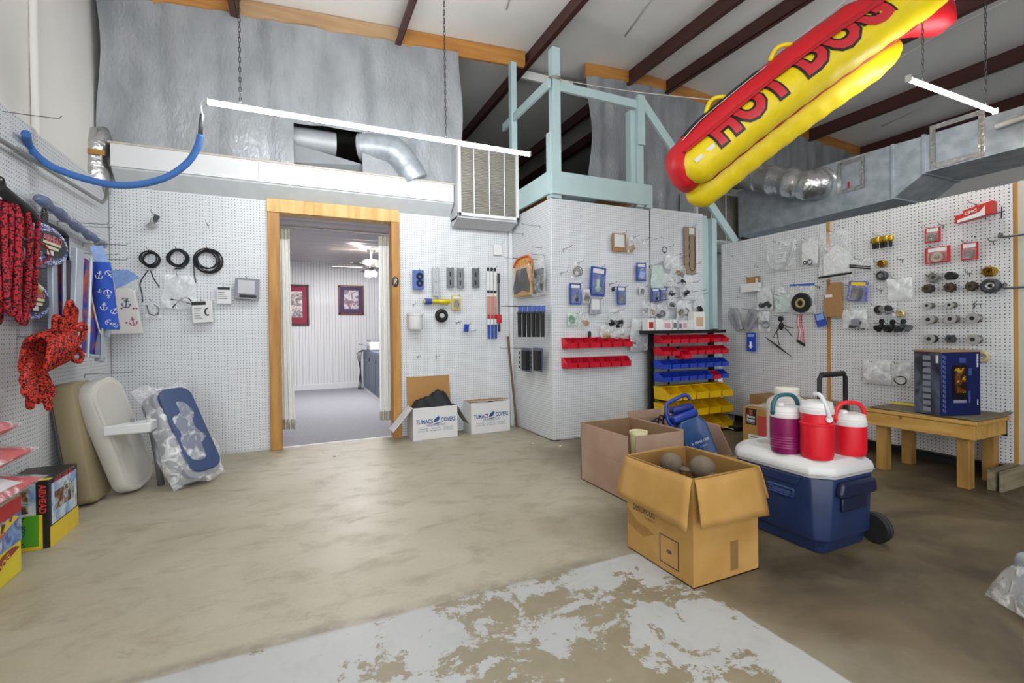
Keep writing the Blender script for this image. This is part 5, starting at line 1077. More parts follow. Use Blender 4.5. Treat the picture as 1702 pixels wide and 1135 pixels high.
a = at(252, 710, Y=4.3); c = at(268, 806, Z=0); t = thing('seat_leg', 'grey metal tube leg standing behind the bagged blue seat', 'leg', (c.x, c.y, 0)); mesh_obj('tube', MB().tube([(0, 0, 0), (-.03, .03, .22), (a.x-c.x, a.y-c.y, a.z)], .022, 10), mat('leg_grey', '6a6c70', .4, .4), t, smooth='all'); mesh_obj('bracket', MB().box((a.x-c.x, a.y-c.y, a.z), (.05, .05, .07)), INK, t)
# printed boxes of inflatables
def pbox(name, label, x0, x1, y0, y1, h, m):
    t = thing(name, label, 'carton', ((x0+x1)/2, (y0+y1)/2, 0)); mesh_obj('box', MB().bb(x0-(x0+x1)/2, x1-(x0+x1)/2, y0-(y0+y1)/2, y1-(y0+y1)/2, 0, h), m, t, bevel=.004); return t
AIRH = at(84, 797, Y=3.27).z
t = pbox('inflatable_game_carton', 'black and yellow printed inflatable carton with a green game board picture, by the left wall', -1.41, -1.19, 3.27, 3.62, AIRH, mat('carton_black', '1a1a1c', .4)); hw, hy = .11, .175
SKY = print_mat('photo_sky', ['5c86c4', 'a8c4e2', 'd8e2ea', '6f9a55'], 10); PEOP = print_mat('photo_people', ['4a2f22', '8a5a3c', 'b9c7cf', '3f5a2c'], 22)
GRN = mat('lime_green', '4fa32a', .4)
mesh_obj('photo', MB().bb(-hw+.01, hw-.055, -hy-.0015, -hy, AIRH*.5, AIRH*.97), SKY, t); mesh_obj('photo_people', MB().bb(-hw+.02, hw-.085, -hy-.0025, -hy-.0015, AIRH*.54, AIRH*.95), PEOP, t)
mesh_obj('yellow_band', MB().bb(-hw, hw-.03, -hy-.0015, -hy, 0, AIRH*.5), YELP, t); mesh_obj('yellow_band', MB().bb(hw, hw+.0015, -hy, hy, 0, AIRH*.3), YELP, t); mesh_obj('yellow_band', MB().bb(-hw, hw, -hy, -hy+.04, AIRH, AIRH+.0015), YELP, t)
g = mesh_obj('game_board', MB().bb(-hw+.02, hw-.045, -hy-.003, -hy-.0015, AIRH*.05, AIRH*.5), GRN, t); b = MB()
for s in (1, -1):
    for r in range(4):
        for k in range(r+1): b.lathe([(.0045, -hy-.004), (.0045, -hy-.003)], (-.012+(k-r/2)*.013, 0, AIRH*.275+s*(AIRH*.10+.012*r)), 8, 'y')
cp = mesh_obj('cup_dots', b, INK, g); cp['kind'] = 'stuff'; lettering(g, 'POOL', mat('deep_blue', '16337a', .4), width=AIRH*.18, height=.026, loc=(.002, -hy-.0036, AIRH*.28), rot=(PI/2, PI/2, 0), offset=.02); lettering(g, 'PONG', mat('deep_purple', '4a2a5e', .4), width=AIRH*.16, height=.024, loc=(-.032, -hy-.0036, AIRH*.27), rot=(PI/2, PI/2, 0), offset=.02)
lettering(t, 'AIRHEAD', mat('logo_red', 'd8454a', .4), width=AIRH*.42, height=.03, loc=(hw-.028, -hy-.002, AIRH*.73), rot=(PI/2, PI/2, 0), offset=.03); mesh_obj('side_photo', MB().bb(hw, hw+.0015, -hy+.02, hy-.02, AIRH*.32, AIRH*.92), SKY, t); mesh_obj('side_people', MB().bb(hw+.0015, hw+.0025, -hy+.05, hy-.06, AIRH*.5, AIRH*.78), PEOP, t)
lettering(t, 'AIRHEAD', mat('logo_red', 'd8454a', .4), width=.26, height=.03, loc=(hw+.002, 0, AIRH*.95), rot=(PI/2, 0, PI/2)); mesh_obj('barcode', MB().bb(-.04, .06, -hy+.005, -hy+.035, AIRH+.0015, AIRH+.003), INK, t)
HDH = at(36, 822, X=-1.2).z
t = pbox('towable_tube_carton', 'yellow and blue printed carton of a banana-shaped towable tube, at the left edge', -1.42, -1.2, 2.35, 3.01, HDH, mat('carton_yellow', 'e0cf22', .4)); hx, hy = .11, .33
def sp_(y0, y1, z0, z1, m, k=1, nm='photo'): return mesh_obj(nm, MB().bb(hx+.0012*(k-1), hx+.0012*k, y0, y1, z0, z1), m, t)
sp_(-hy, hy, HDH*.42, HDH*.8, print_mat('photo_sea', ['3b5fae', '86a8dc', '2f4f97', 'cfd8ea'], 9)); sp_(-hy, hy, HDH*.8, HDH, mat('carton_red2', 'c01a22', .4), 1, 'red_band')
b = MB()
def ban(cy, cz, L, h, x):
    poly = []
    for i in range(13): u = i/12; poly.append((cy-L/2+L*u, cz+h*.6*math.sin(PI*u)-.25*h+(u-.5)*L*.45))
    for i in range(12, -1, -1): u = i/12; poly.append((cy-L/2+L*u, cz+h*1.5*math.sin(PI*u)**.7-.25*h+(u-.5)*L*.45))
    return MB().prism(poly, x, x+.0012, 'yz')
for (cy, cz, L, h, c1) in ((.06, HDH*.47, .5, .06, YELP), (.1, HDH*.12, .42, .055, mat('sausage_red', '8a2a1c', .4))):
    g = mesh_obj('tube_picture', ban(cy, cz, L, h, hx+.0014), c1, t); lettering(g, 'HOT DOG', mat('logo_red', 'd8454a', .4) if c1 is YELP else YELP, width=.2, height=.035, loc=(hx+.003, cy+.03, cz+.035), rot=(PI/2, -.42, PI/2), offset=.02)
b = MB()
for k in range(4):
    y = .02+.07*k; b.tube([(hx+.002, y, HDH*.5+.03*k), (hx+.002, y+.02, HDH*.62+.025*k), (hx+.002, y, HDH*.76)], [.014, .018, .008], 6)
b.v = [(min(x, hx+.004) if x > hx else x, y, z) for x, y, z in b.v]; mesh_obj('riders_picture', b, print_mat('riders', ['2a2422', '8a5f42', '1d2436', 'a87850'], 20), t)
# red bagged vests piled on top
REDV = mat('red_nylon', 'c4212a', .5, var=.15, scale=8); PINKV = mat('pinkish_red_nylon', 'c8555c', .5, var=.15, scale=8)
for k, (x0, x1, y0, y1, z0, h, m, lb) in enumerate(((-1.42, -1.13, 2.4, 3.08, HDH, .13, REDV, 'bright red folded vest with a white panel in clear plastic, lowest of the pile'), (-1.42, -1.17, 2.45, 3.12, HDH+.14, .12, REDV, 'red folded vest in clear plastic, second from the bottom of the pile'), (-1.42, -1.19, 2.4, 3.02, HDH+.27, .13, PINKV, 'faded red folded vest in clear plastic, third from the bottom of the pile'), (-1.42, -1.24, 2.4, 2.98, HDH+.42, .16, PINKV, 'faded red folded vest in clear plastic, on top of the pile'))):
    t = thing('bagged_vest', lb, 'vest', ((x0+x1)/2, (y0+y1)/2, z0), 0, 'red vests bagged in plastic'); W, D = x1-x0, y1-y0
    def vf(s, g=1.0, tw=0):
        def fn(u, v):
            e = (math.sin(PI*u)**.5)*(math.sin(PI*v)**.45); return ((u-.5)*W*g, (v-.5)*D*g, h/2+s*h/2*g*e*(1+.14*math.sin(u*8+v*5+k)+.1*math.sin(v*14)))
        return fn
    mesh_obj('vest', MB().grid(vf(1, .94), 12, 16).grid(vf(-1, .94), 12, 16), m, t, smooth='all'); mesh_obj('film', MB().grid(vf(1, 1.04), 12, 16).grid(vf(-1, 1.04), 12, 16), clear('vest_film', base=.12, peak=.7, scale=12), t, smooth='all')
    if k == 0: mesh_obj('white_panel', MB().grid(lambda u, v: tuple(Vector(vf(1, .95)(.35+.6*u, .25+.5*v))+Vector((0, 0, .004))), 8, 8), CARDW, t, smooth='all')
# ------------------------------------------------------------------ left wall goods
ga = Vector((0, 0, 0)); p = [at(-40, 205, X=-1.36), at(0, 232, X=-1.37), at(170, 337, X=-1.37), at(176, 330, X=-1.37), at(178, 311, X=-1.38)]
t = thing('bent_steel_rail', 'long grey bent steel rail hung along the top of the left pegboard', 'rail', p[2]); mesh_obj('rail', MB().tube([q-p[2] for q in p], .013, 8), mat('dull_steel', '8f8f8b', .4, .6), t, smooth='all'); mesh_obj('coupling', MB().tube([at(28, 249, X=-1.37)-p[2], at(52, 264, X=-1.37)-p[2]], .019, 8), mat('dull_steel', '8f8f8b', .4, .6), t)
a = at(48, 318, X=-1.35); c = at(172, 408, X=-1.36); d_ = c-a
t = thing('bagged_fender_cover', 'long narrow blue roll in a clear bag slanting across the left pegboard', 'bag', a); N_ = 16
mesh_obj('blue_roll', MB().tube([d_*(.1+.88*i/N_)+Vector((0, 0, .006*math.sin(i*2))) for i in range(N_+1)], [.028+.006*math.sin(i*1.7) for i in range(N_+1)], 10), mat('slate_blue_cloth', '41578a', .6, var=.25, scale=12), t, smooth='all')
mesh_obj('film', MB().tube([d_*(-.02+1.05*i/N_) for i in range(N_+1)], [.03]+[.042+.008*math.sin(i*2.3) for i in range(N_-1)]+[.02], 12), clear('roll_film', base=.14, peak=.6, scale=14), t, smooth='all')
REDR = weave('red_black_rope', 'c01c30', '22090c', 150); ORR = weave('orange_red_rope', 'd8341f', '3a0f0a', 150); BLR = weave('blue_white_rope', '3d57b0', 'e8ecf4', 140)
def skein(label, name, pts_loops, r, m, loc, rz):
    t = thing(name, label, 'rope', loc, rz)
    for i, lp in enumerate(pts_loops): mesh_obj('rope_loop', MB().tube(smooth_path(lp, 6, True), r, 6, closed=True), m, t, smooth='all')
    return t
c = wpt('L', 22, 352, .12); loops = []
for k in range(13):
    x = -.26+.024*k; o = -.02*(k % 4); L0 = .50+.05*math.sin(k*2.1)
    loops.append([(x, o, .0), (x+.03, o-.02, -.03), (x+.035+.01*math.sin(k), o-.015, -L0*.5), (x+.03, o, -L0), (x, o+.005, -L0-.02), (x-.03, o, -L0+.02), (x-.02, o+.01, -L0*.5), (x-.02, o+.01, -.04)])
t = skein('thick red and black rope skein with a tow handle on the left pegboard', 'tow_rope', loops, .0135, REDR, c, PI/2)
wrap = [[(-.2, -.07, -.3+.03*k), (0, -.1, -.33+.03*k), (.2, -.07, -.31+.03*k), (.21, .02, -.3+.03*k), (0, .04, -.3+.03*k), (-.2, .02, -.3+.03*k)] for k in range(0)]
mesh_obj('handle_grip', MB().tube([(-.3, -.07, .05), (-.03, -.07, -.0), (.01, -.07, -.03)], .026, 10), RUBBER, t, smooth='all')
ax_ = MB(); rr = lambda px, py, d: Matrix.Rotation(-PI/2, 3, 'Z') @ (wpt('L', px, py, d)-c)
mesh_obj('strap', MB().tube([rr(3, 300, .16), rr(8, 322, .16), rr(13, 338, .16)], .012, 8), RUBBER, t, smooth='all'); mesh_obj('buckle', MB().box(rr(13, 335, .16), (.04, .02, .045), (0, -.5, 0)), RUBBER, t); mesh_obj('ring', MB().torus(rr(3, 303, .17), .024, .004, 'y', 18, 6), INK, t)
for q in ([(22, 352), (33, 392)], [(38, 408), (42, 430), (60, 456)], [(60, 410), (60, 448)]): mesh_obj('handle_tube', MB().tube([rr(x, y, .18) for x, y in q], .010, 8), mat('pale_pink_tube', 'b08a8c', .35), t, smooth='all')
mesh_obj('handle_bar', MB().tube([rr(30, 405, .18), rr(60, 411, .18)], .015, 8), RUBBER, t, smooth='all'); mesh_obj('float_tube', MB().tube([rr(53, 458, .16), rr(66, 486, .16)], .012, 8), YELP, t, smooth='all')
for (x, y) in ((36, 398), (39, 408), (60, 445)): mesh_obj('tube_cap', MB().ball(rr(x, y, .18), .018), RUBBER, t, smooth=True)
mesh_obj('thin_red_cord', MB().tube(smooth_path([rr(34, 380, .15), rr(60, 400, .15), rr(78, 412, .15), rr(82, 426, .15), rr(72, 436, .15), rr(62, 438, .15)], 6), .007, 6), REDR, t, smooth='all')
def rope_pack(label, x0, y0, x1, y1, d, hand):
    c = wpt('L', (x0+x1)/2, (y0+y1)/2, d); _, W, H, _ = wbox('L', x0, y0, x1, y1, d)
    t = thing('packaged_tow_rope', label, 'rope', c, PI/2, 'carded blue and white tow ropes')
    for k in range(5): mesh_obj('rope_loop', MB().tube([(W*(.46-.03*k)*math.cos(a), -.02+.02*(k % 3), H*(.46-.04*k)*math.sin(a)) for a in [2*PI*i/28 for i in range(28)]], .016, 6, closed=True), BLR, t, smooth='all')
    g = mesh_obj('card', MB().lathe([(1, -.05), (1, -.045)], (0, 0, 0), 28, 'y'), mat('card_black', '1c1a1c', .5), t); g.scale = (W*.34, 1, H*.33)
    g2 = mesh_obj('card_print', MB().bb(-W*.2, W*.2, -.0515, -.05, -.002, .012).bb(-W*.14, W*.14, -.0515, -.05, -.028, -.012), mat('cream_ink', 'd8d4b0', .5), t)
    lettering(t, 'AIRHEAD', mat('logo_pink', 'd66a78', .5), width=W*.42, loc=(0, -.0525, H*.14), offset=.02); mesh_obj('barcode', MB().bb(-W*.12, W*.02, -.0515, -.05, -H*.28, -H*.16), CARDW, t)
    if hand: mesh_obj('handle', MB().tube(smooth_path([(-W*.55, .0, H*.55), (W*.1, .0, H*.56), (W*.52, .0, H*.5), (W*.56, .0, H*.3), (W*.56, .0, -H*.2)], 5), .021, 10), RUBBER, t, smooth='all'); mesh_obj('hang_strap', MB().box((.02, -.01, H*.68), (.06, .01, H*.35), (0, .2, 0)), RUBBER, t); mesh_obj('strap_hole', MB().torus((.02, -.01, H*.85), .025, .005, 'y', 14, 5), RUBBER, t)
    return t
rope_pack('upper blue and white tow rope with a black card and handle', 30, 374, 106, 438, .10, True); rope_pack('lower blue and white tow rope with a black card, under the red rope skein', 10, 468, 74, 530, .06, False)
# loosely tied orange-red rope bundle
c = wpt('L', 80, 585, .17); t = thing('tied_rope_bundle', 'loosely tied orange-red and black rope bundle hanging low on the left pegboard', 'rope', c, PI/2); rng = random.Random(5)
for k in range(7):
    a0 = .35+rng.uniform(-.12, .12); x = -.16+.05*k
    mesh_obj('wrap_turn', MB().tube([(x+.02*math.sin(3*a)+.06*math.cos(a+.8), -.075*math.sin(a)-.01, .10*math.cos(a)+.02*k*.4-.01) for a in [2*PI*i/22 for i in range(22)]], .0155, 6, closed=True), ORR, t, smooth='all')
for k in range(8):
    an = math.radians(205+k*13); L0 = rng.uniform(.2, .27); s = Vector((-.15, 0, -.03)); e = s+Vector((L0*math.cos(an), -.04*rng.random(), L0*math.sin(an))); n = Vector((-math.sin(an), 0, math.cos(an)))*.022
    mesh_obj('lower_loop', MB().tube(smooth_path([s, (s+e)/2+n, e+n*.7, e+(e-s)*.06, e-n*.7, (s+e)/2-n], 6, True), .0135, 6, closed=True), ORR, t, smooth='all')
for k in range(6):
    an = math.radians(-35+k*25); L0 = rng.uniform(.13, .23); s = Vector((.12, -.03, .04)); e = s+Vector((L0*math.cos(an), -.05*rng.random(), L0*math.sin(an))); n = Vector((-math.sin(an), 0, math.cos(an)))*.045
    mesh_obj('upper_loop', MB().tube(smooth_path([s, (s+e)/2+n, e+n*.7, e+(e-s)*.1, e-n*.7, (s+e)/2-n], 6, True), .0135, 6, closed=True), ORR, t, smooth='all')
mesh_obj('top_loop', MB().tube(smooth_path([(-.02, -.04, .08), (-.06, -.05, .17), (-.03, -.05, .2), (.02, -.05, .17), (.02, -.04, .1)], 6, True), .014, 6, closed=True), ORR, t, smooth='all')
# folded aluminium deck chairs
ALW = mat('pale_aluminium', 'b7c0cb', .35, .45, var=.05); FAB = print_mat('tropical_fabric', ['1d2f8a', '2a4fb8', '6a3a8a', 'c86a3a', 'b8446a'], 7, .8)
def folded_chair(label, px0, px1, py0, py1, d, lean, seed):
    c, W, H, rz = wbox('L', px0, py0, px1, py1, d); t = thing('folded_deck_chair', label, 'chair', c+Vector((0, 0, -H/2)), rz, 'folded aluminium deck chairs')
    M_ = Matrix.Rotation(lean, 4, 'Y')
    mesh_obj('fabric', MB().grid(lambda u, v: (W*(-.36+.72*u), .012*math.sin(v*9+seed)+.01, H*(.04+.92*v)), 6, 12).xf(M_), FAB, t, smooth='all')
    for s in (-1, 1): mesh_obj('frame_rail', MB().box((s*W*.38, 0, H*.5), (W*.2, .03, H)).xf(M_), ALW, t, bevel=.005)
    for s in (-.2, .25): mesh_obj('leg_tube', MB().tube([(s*W, -.03, H*.02), (s*W*.8, -.03, H*.96)], .011, 8).xf(M_), ALW, t, smooth=True)
    mesh_obj('cross_bar', MB().tube([(-W*.42, -.02, H*.04), (W*.42, -.02, H*.04)], .011, 8).xf(M_), ALW, t); mesh_obj('arm_rest', MB().box((W*.34, -.045, H*.6), (W*.13, .02, H*.72)).xf(M_), ALW, t, bevel=.006); mesh_obj('slot', MB().box((W*.34, -.056, H*.72), (.008, .002, H*.22)).xf(M_), INK, t)
folded_chair('folded pale aluminium deck chair with printed fabric, nearest the tow ropes', 84, 122, 424, 590, .10, 0, 1); folded_chair('folded aluminium deck chair with printed fabric, slanting behind the blue anchor bag', 118, 172, 425, 598, .17, .10, 2)
def anchor(t, cx, cz, s, m, y, rot=0, R=None):
    b = MB(); w = .13*s
    b.box((0, y, 0), (w, .0012, 1.3*s)).box((0, y, .35*s), (.75*s, .0012, w)); b.tube([(.55*s*math.cos(a), y, -.22*s+.5*s*math.sin(a)) for a in [PI+PI*i/12 for i in range(13)]], .06*s, 4)
    b.torus((0, y, .72*s), .14*s, .045*s, 'y', 14, 4)
    for q in (-1, 1): b.prism([(q*.66*s, -.3*s), (q*.38*s, -.22*s), (q*.58*s, -.02*s)], y-.0006, y+.0006)
    b.v = [(x, y+max(-.001, min(.001, yy-y)), z) for x, yy, z in b.v]
    b.xf(Matrix.Translation((cx, 0, cz)) @ Matrix.Rotation(rot, 4, 'Y')); return mesh_obj('printed_anchor', b, m, t)
c = wpt('L', 168, 436, .20); _, W, H, _ = wbox('L', 150, 436, 196, 546, .20)
W = .12; t = thing('blue_anchor_bag', 'long royal blue bag printed with white anchors hanging by a cord', 'bag', c, 0, rot=(0, 0, .35)); RB = mat('royal_blue_cloth', '2350b4', .75, var=.06)
mesh_obj('bag', MB().grid(lambda u, v: ((u-.5)*W*(.85+.25*v)+.03*v, -.035*math.sin(PI*u)**.6, -H*v), 12, 16).grid(lambda u, v: ((u-.5)*W*(.85+.25*v)+.03*v, .03*math.sin(PI*u)**.6, -H*v), 12, 16), RB, t, smooth='all')
for (x, z, s, r) in ((-.022, .2, .034, .2), (.03, .17, .03, 2.6), (.012, .47, .036, 3.0), (-.018, .66, .032, .1), (.035, .72, .03, .5), (.0, .9, .03, 2.2), (.03, .93, .022, -.6), (-.03, .43, .016, 0)): anchor(t, x+.04*z, -H*z, s, CARDW, -.0385, r)
mesh_obj('draw_cord', MB().tube(smooth_path([(-W*.45, -.02, 0), (-W*.5, -.03, -H*.4), (-W*.3, -.03, -H*.8), (-W*.1, -.03, -H*1.05), (-W*.0, -.03, -H*.98)], 6), .005, 6), mat('cream_cord', 'cfc8b4', .8), t, smooth='all'); mesh_obj('swing_tag', MB().box((-.01, -.02, .05), (.07, .003, .12), (0, -.25, 0)), LIGHTB, t)
c = wpt('L', 205, 500, .24); c = at(208, 448, Y=4.92); zb = at(208, 556, Y=4.92).z; H = c.z-zb; W = .20
t = thing('white_anchor_bag', 'white drawstring bag printed with blue and pink anchors in the corner', 'bag', c); WB = mat('white_cotton', 'd9d7d4', .8, var=.03)
mesh_obj('bag', MB().prism([(-W*.5, -H), (W*.58, -H*.99), (W*.35, -H*.33), (W*.1, -H*.28), (-W*.3, -H*.3)], -.03, .02), WB, t, bevel=.01); mesh_obj('header_card', MB().prism([(-W*.45, -H*.02), (W*.1, 0), (W*.5, -H*.12), (-W*.3, -H*.3)], -.008, -.004), LIGHTB, t); mesh_obj('clear_cuff', MB().prism([(-W*.4, -H*.34), (W*.4, -H*.14), (W*.45, -H*.32), (W*.3, -H*.38)], -.02, -.012), CLEARW, t)
anchor(t, W*.06, -H*.52, .05, mat('anchor_navy', '27507e', .7), -.032, .1); anchor(t, W*.28, -H*.80, .045, mat('anchor_pink', 'b02a6e', .7), -.032, -.2); anchor(t, -W*.28, -H*.86, .045, mat('anchor_slate', '5a6a80', .7), -.032, .15)
b = MB(); [b.ball((W*x, -.031, -H*z), .008, 8, 4, (1, .1, 1)) for x, z in ((-.38, .36), (-.1, .6), (.3, .6), (.05, .82), (.4, .6), (-.05, .45))]; mesh_obj('printed_hearts', b, mat('anchor_pink', 'b02a6e', .7), t)
GOODS += [('L', 25, 420, 350, 'red and black rope skein'), ('L', 68, 405, 374, 'upper blue and white tow rope'), ('L', 42, 500, 468, 'lower blue and white tow rope'), ('L', 75, 585, 540, 'tied orange-red rope bundle'), ('L', 110, 365, 320, 'slanting blue roll in a clear bag'), ('L', 172, 490, 436, 'blue anchor bag'), ('L', 110, 510, 424, 'folded aluminium deck chairs'), ('L', 5, 240, 232, 'bent steel rail')]
for (px, py, L) in ((25, 350, .2), (95, 368, .26), (140, 376, .16), (137, 404, .26), (130, 421, .22), (20, 560, .16), (140, 622, .28), (62, 446, .06), (150, 430, .22), (-4, 184, .25)): hook('L', px, py, L)
# ------------------------------------------------------------------ blue foam hose looping from the left wall to the light
ps = [at(43, 222, X=-1.36)]; q_ = [at(332, 230, Y=3.75)]
mid = lambda px, py, f: at(px, py, Y=3.72+.03*f)
pp = [ps[0], at(50, 245, Y=3.70), at(75, 270, Y=3.70), at(110, 287, Y=3.71), at(160, 302, Y=3.72), at(200, 308, Y=3.72), at(240, 305, Y=3.73), at(280, 293, Y=3.74), at(312, 270, Y=3.75), at(328, 245, Y=3.75), at(333, 225, Y=3.75)]
t = thing('blue_foam_hose', 'blue foam-covered cable sagging from the left wall to the strip light', 'cable', pp[0]); mesh_obj('foam_sleeve', MB().tube([v-pp[0] for v in smooth_path(pp, 6)], .021, 10), mat('blue_foam', '3f72b8', .7, var=.05), t, smooth='all')
mesh_obj('taped_end', MB().tube([at(333, 225, Y=3.75)-pp[0], at(334, 205, Y=3.75)-pp[0], at(336, 190, Y=3.75)-pp[0]], .014, 8), mat('grey_tape', '5a5c60', .4, .3), t, smooth='all'); mesh_obj('cable', MB().tube(smooth_path([at(336, 190, Y=3.75)-pp[0], at(334, 178, Y=3.75)-pp[0], at(337, 168, Y=3.75)-pp[0], at(345, 167, Y=3.75)-pp[0]], 5), .005, 6), CARDW, t, smooth='all')
# ------------------------------------------------------------------ cartons on the floor, right of centre
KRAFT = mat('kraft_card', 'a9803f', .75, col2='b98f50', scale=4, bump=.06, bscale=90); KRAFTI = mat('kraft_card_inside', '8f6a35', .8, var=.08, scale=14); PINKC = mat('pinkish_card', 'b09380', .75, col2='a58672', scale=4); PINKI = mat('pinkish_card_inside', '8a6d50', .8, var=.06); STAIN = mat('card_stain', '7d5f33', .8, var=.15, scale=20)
PR = mat('carton_ink', '3a3326', .7); PB = mat('carton_blue_ink', '2d3350', .7)
X0, X1, Y0, Y1, H = 1.53, 1.93, 1.505, 1.945, .472
t = thing('worn_kraft_carton', 'worn kraft carton with folded-down flaps in front of the cooler', 'carton', (X0, Y0, 0)); W, D = X1-X0, Y1-Y0
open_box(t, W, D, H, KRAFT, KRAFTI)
def bent_flap(p, q, out, L, nm='flap'):
    """flap folded down outside a wall, bowing away from it"""
    p, q, o = Vector(p), Vector(q), Vector(out)
    def fn(u, v): return tuple(p+(q-p)*(u if True else 0)+(q-p)*(.03*(2*u-1)*v)+o*(.012+.045*v**.8+.008*math.sin(u*5))+Vector((0, 0, -L*v+.012*math.sin(u*3+1)*v)))
    return mesh_obj(nm, MB().grid(fn, 10, 6), KRAFT, t, smooth='all', solid=.005)
bent_flap((0, D, H), (0, 0, H), (-1, 0, 0), .205); bent_flap((0, 0, H), (W, 0, H), (0, -1, 0), .20); bent_flap((W, 0, H), (W, D, H), (1, 0, 0), .16)
bent_flap((W, D, H), (0, D, H), (0, 1, 0), .15)
# prints on the left-hand face (x = 0), text runs towards the camera
SR = (PI/2, 0, -PI/2)
lettering(t, 'bentwood', PR, width=.155, height=.045, loc=(-.001, D-.125, .235), rot=SR); lettering(t, 'originals', PR, width=.065, height=.014, loc=(-.001, D-.17, .198), rot=SR, spacing=1.3)
b = MB(); y0, y1, z0, z1, k = .085, .205, .035, .165, .004
b.bb(-.0012, 0, y0, y1, z1-k, z1).bb(-.0012, 0, y0, y1, z0, z0+k).bb(-.0012, 0, y0, y0+k, z0, z1).bb(-.0012, 0, y1-k, y1, z0, z1); mesh_obj('printed_frame', b, PB, t); lettering(t, 'ASIN', PB, width=.032, height=.018, loc=(-.001, (y0+y1)/2, .10), rot=SR, offset=.04)
b = MB(); b.add([(-.0008, D, .24), (-.0008, D-.08, .19), (-.0008, D-.16, .185), (-.0008, D-.2, .17), (-.0008, D-.12, .13), (-.0008, D, .16)], [(0, 1, 2, 3, 4, 5)]); b.v = [(x, y, z-.03) for x, y, z in b.v]; mesh_obj('water_stain', b, mat('card_stain_pale', '977138', .8, var=.2, scale=25), t)
mesh_obj('tape_strip', MB().bb(W*.55, W*.67, -.0012, 0, .03, .16), STAIN, t)
DUCK = mat('grey_brown_decoy', '6f6250', .8, col2='564a3c', scale=9, bump=.3, bscale=60)
for k, (px, py, r, lb) in enumerate(((1106, 770, .055, 'grey-brown duck decoy lying at the left in the kraft carton'), (1141, 776, .062, 'grey-brown duck decoy with its round head up in the kraft carton'))):
    c = at(px, py, X=1.70+.05*k); u = thing('duck_decoy', lb, 'decoy', (1.69+.07*k, 1.80-.13*k, .345), 1.9-.4*k); mesh_obj('body', MB().ball((0, 0, -.02), .085, 16, 10, (1.35, .75, .8)), DUCK, u, smooth=True); mesh_obj('head', MB().ball((.0, 0, .10), r, 16, 10, (1.05, .95, .95)), DUCK, u, smooth=True); mesh_obj('neck', MB().tube([(-.01, 0, .02), (0, 0, .09)], [.05, .04], 12), DUCK, u, smooth=True); mesh_obj('bill', MB().ball((-.07, 0, .085), .03, 12, 8, (1.6, .8, .4)), DUCK, u, smooth=True)
# two pinkish cartons standing together
X0, Y0, Y1, H = 1.925, 2.41, 2.985, .425
t = thing('pinkish_carton', 'open pinkish-brown carton behind the worn kraft carton', 'carton', (X0, Y0, 0)); W, D = .455, Y1-Y0
mesh_obj('bottom', MB().bb(0, W, 0, D, 0, .006), PINKC, t); mesh_obj('side', MB().bb(0, .006, .03, D, 0, H), PINKC, t); mesh_obj('side', MB().bb(W-.006, W, 0, D, 0, H+.005), PINKC, t); mesh_obj('back', MB().bb(0, W, D-.006, D, 0, H), PINKC, t); mesh_obj('front', MB().bb(.045, W, 0, .006, 0, H), PINKC, t)
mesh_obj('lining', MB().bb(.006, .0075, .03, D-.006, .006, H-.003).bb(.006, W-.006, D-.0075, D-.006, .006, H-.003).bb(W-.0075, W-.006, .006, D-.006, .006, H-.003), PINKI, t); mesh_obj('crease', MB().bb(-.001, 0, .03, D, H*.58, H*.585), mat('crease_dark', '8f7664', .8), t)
cc = at(1061, 716, Y=2.50); CREAM = mat('cream_plastic', 'd9d2a8', .4)
t = thing('cream_bucket', 'cream plastic bucket standing in the corner of the pinkish carton', 'bucket', (cc.x, 2.50, .007)); hh = cc.z-.007
mesh_obj('bucket', MB().lathe([(.042, 0), (.048, hh*.6), (.055, hh-.02), (.06, hh-.02), (.06, hh), (.053, hh), (.045, hh*.6), (.04, .01)], (0, 0, 0), 24, caps=False), CREAM, t, smooth=True); mesh_obj('base', MB().lathe([(.042, 0), (.042, .01)], (0, 0, 0), 24), CREAM, t)
X2 = 2.395; t = thing('second_pinkish_carton', 'open brown carton holding a blue cooler and cables, right of the pinkish one', 'carton', (X2, 2.46, 0)); W, D, H = .50, .56, .40
HF = .19
mesh_obj('bottom', MB().bb(0, W, 0, D, 0, .005), PINKC, t); mesh_obj('front', MB().bb(0, W, 0, .005, 0, HF), PINKC, t); mesh_obj('back', MB().bb(0, W, D-.005, D, 0, H), PINKC, t); mesh_obj('side', MB().prism([(0, 0), (0, HF), (.12, H-.02), (D, H), (D, 0)], W-.005, W, 'yz'), PINKC, t); mesh_obj('side', MB().bb(0, .005, 0, D, 0, H), PINKI, t)
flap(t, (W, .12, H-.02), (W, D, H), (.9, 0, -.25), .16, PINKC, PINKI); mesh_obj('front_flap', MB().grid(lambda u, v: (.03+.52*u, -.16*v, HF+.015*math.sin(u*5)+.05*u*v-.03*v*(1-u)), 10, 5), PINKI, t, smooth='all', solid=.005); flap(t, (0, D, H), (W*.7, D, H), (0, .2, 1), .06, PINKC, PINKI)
b = MB()
for k in range(4): b.tube(smooth_path([(.05+.05*k, .4, .3), (.06+.05*k, .38, .40+.02*k), (.12+.05*k, .36, .40), (.14+.04*k, .3, .3)], 6), .007, 6)
tag(mesh_obj('cable_tangle', b, INK, smooth='all', loc=(X2, 2.46, 0)), 'black cables sticking out of the brown carton behind the blue cooler', 'cables')
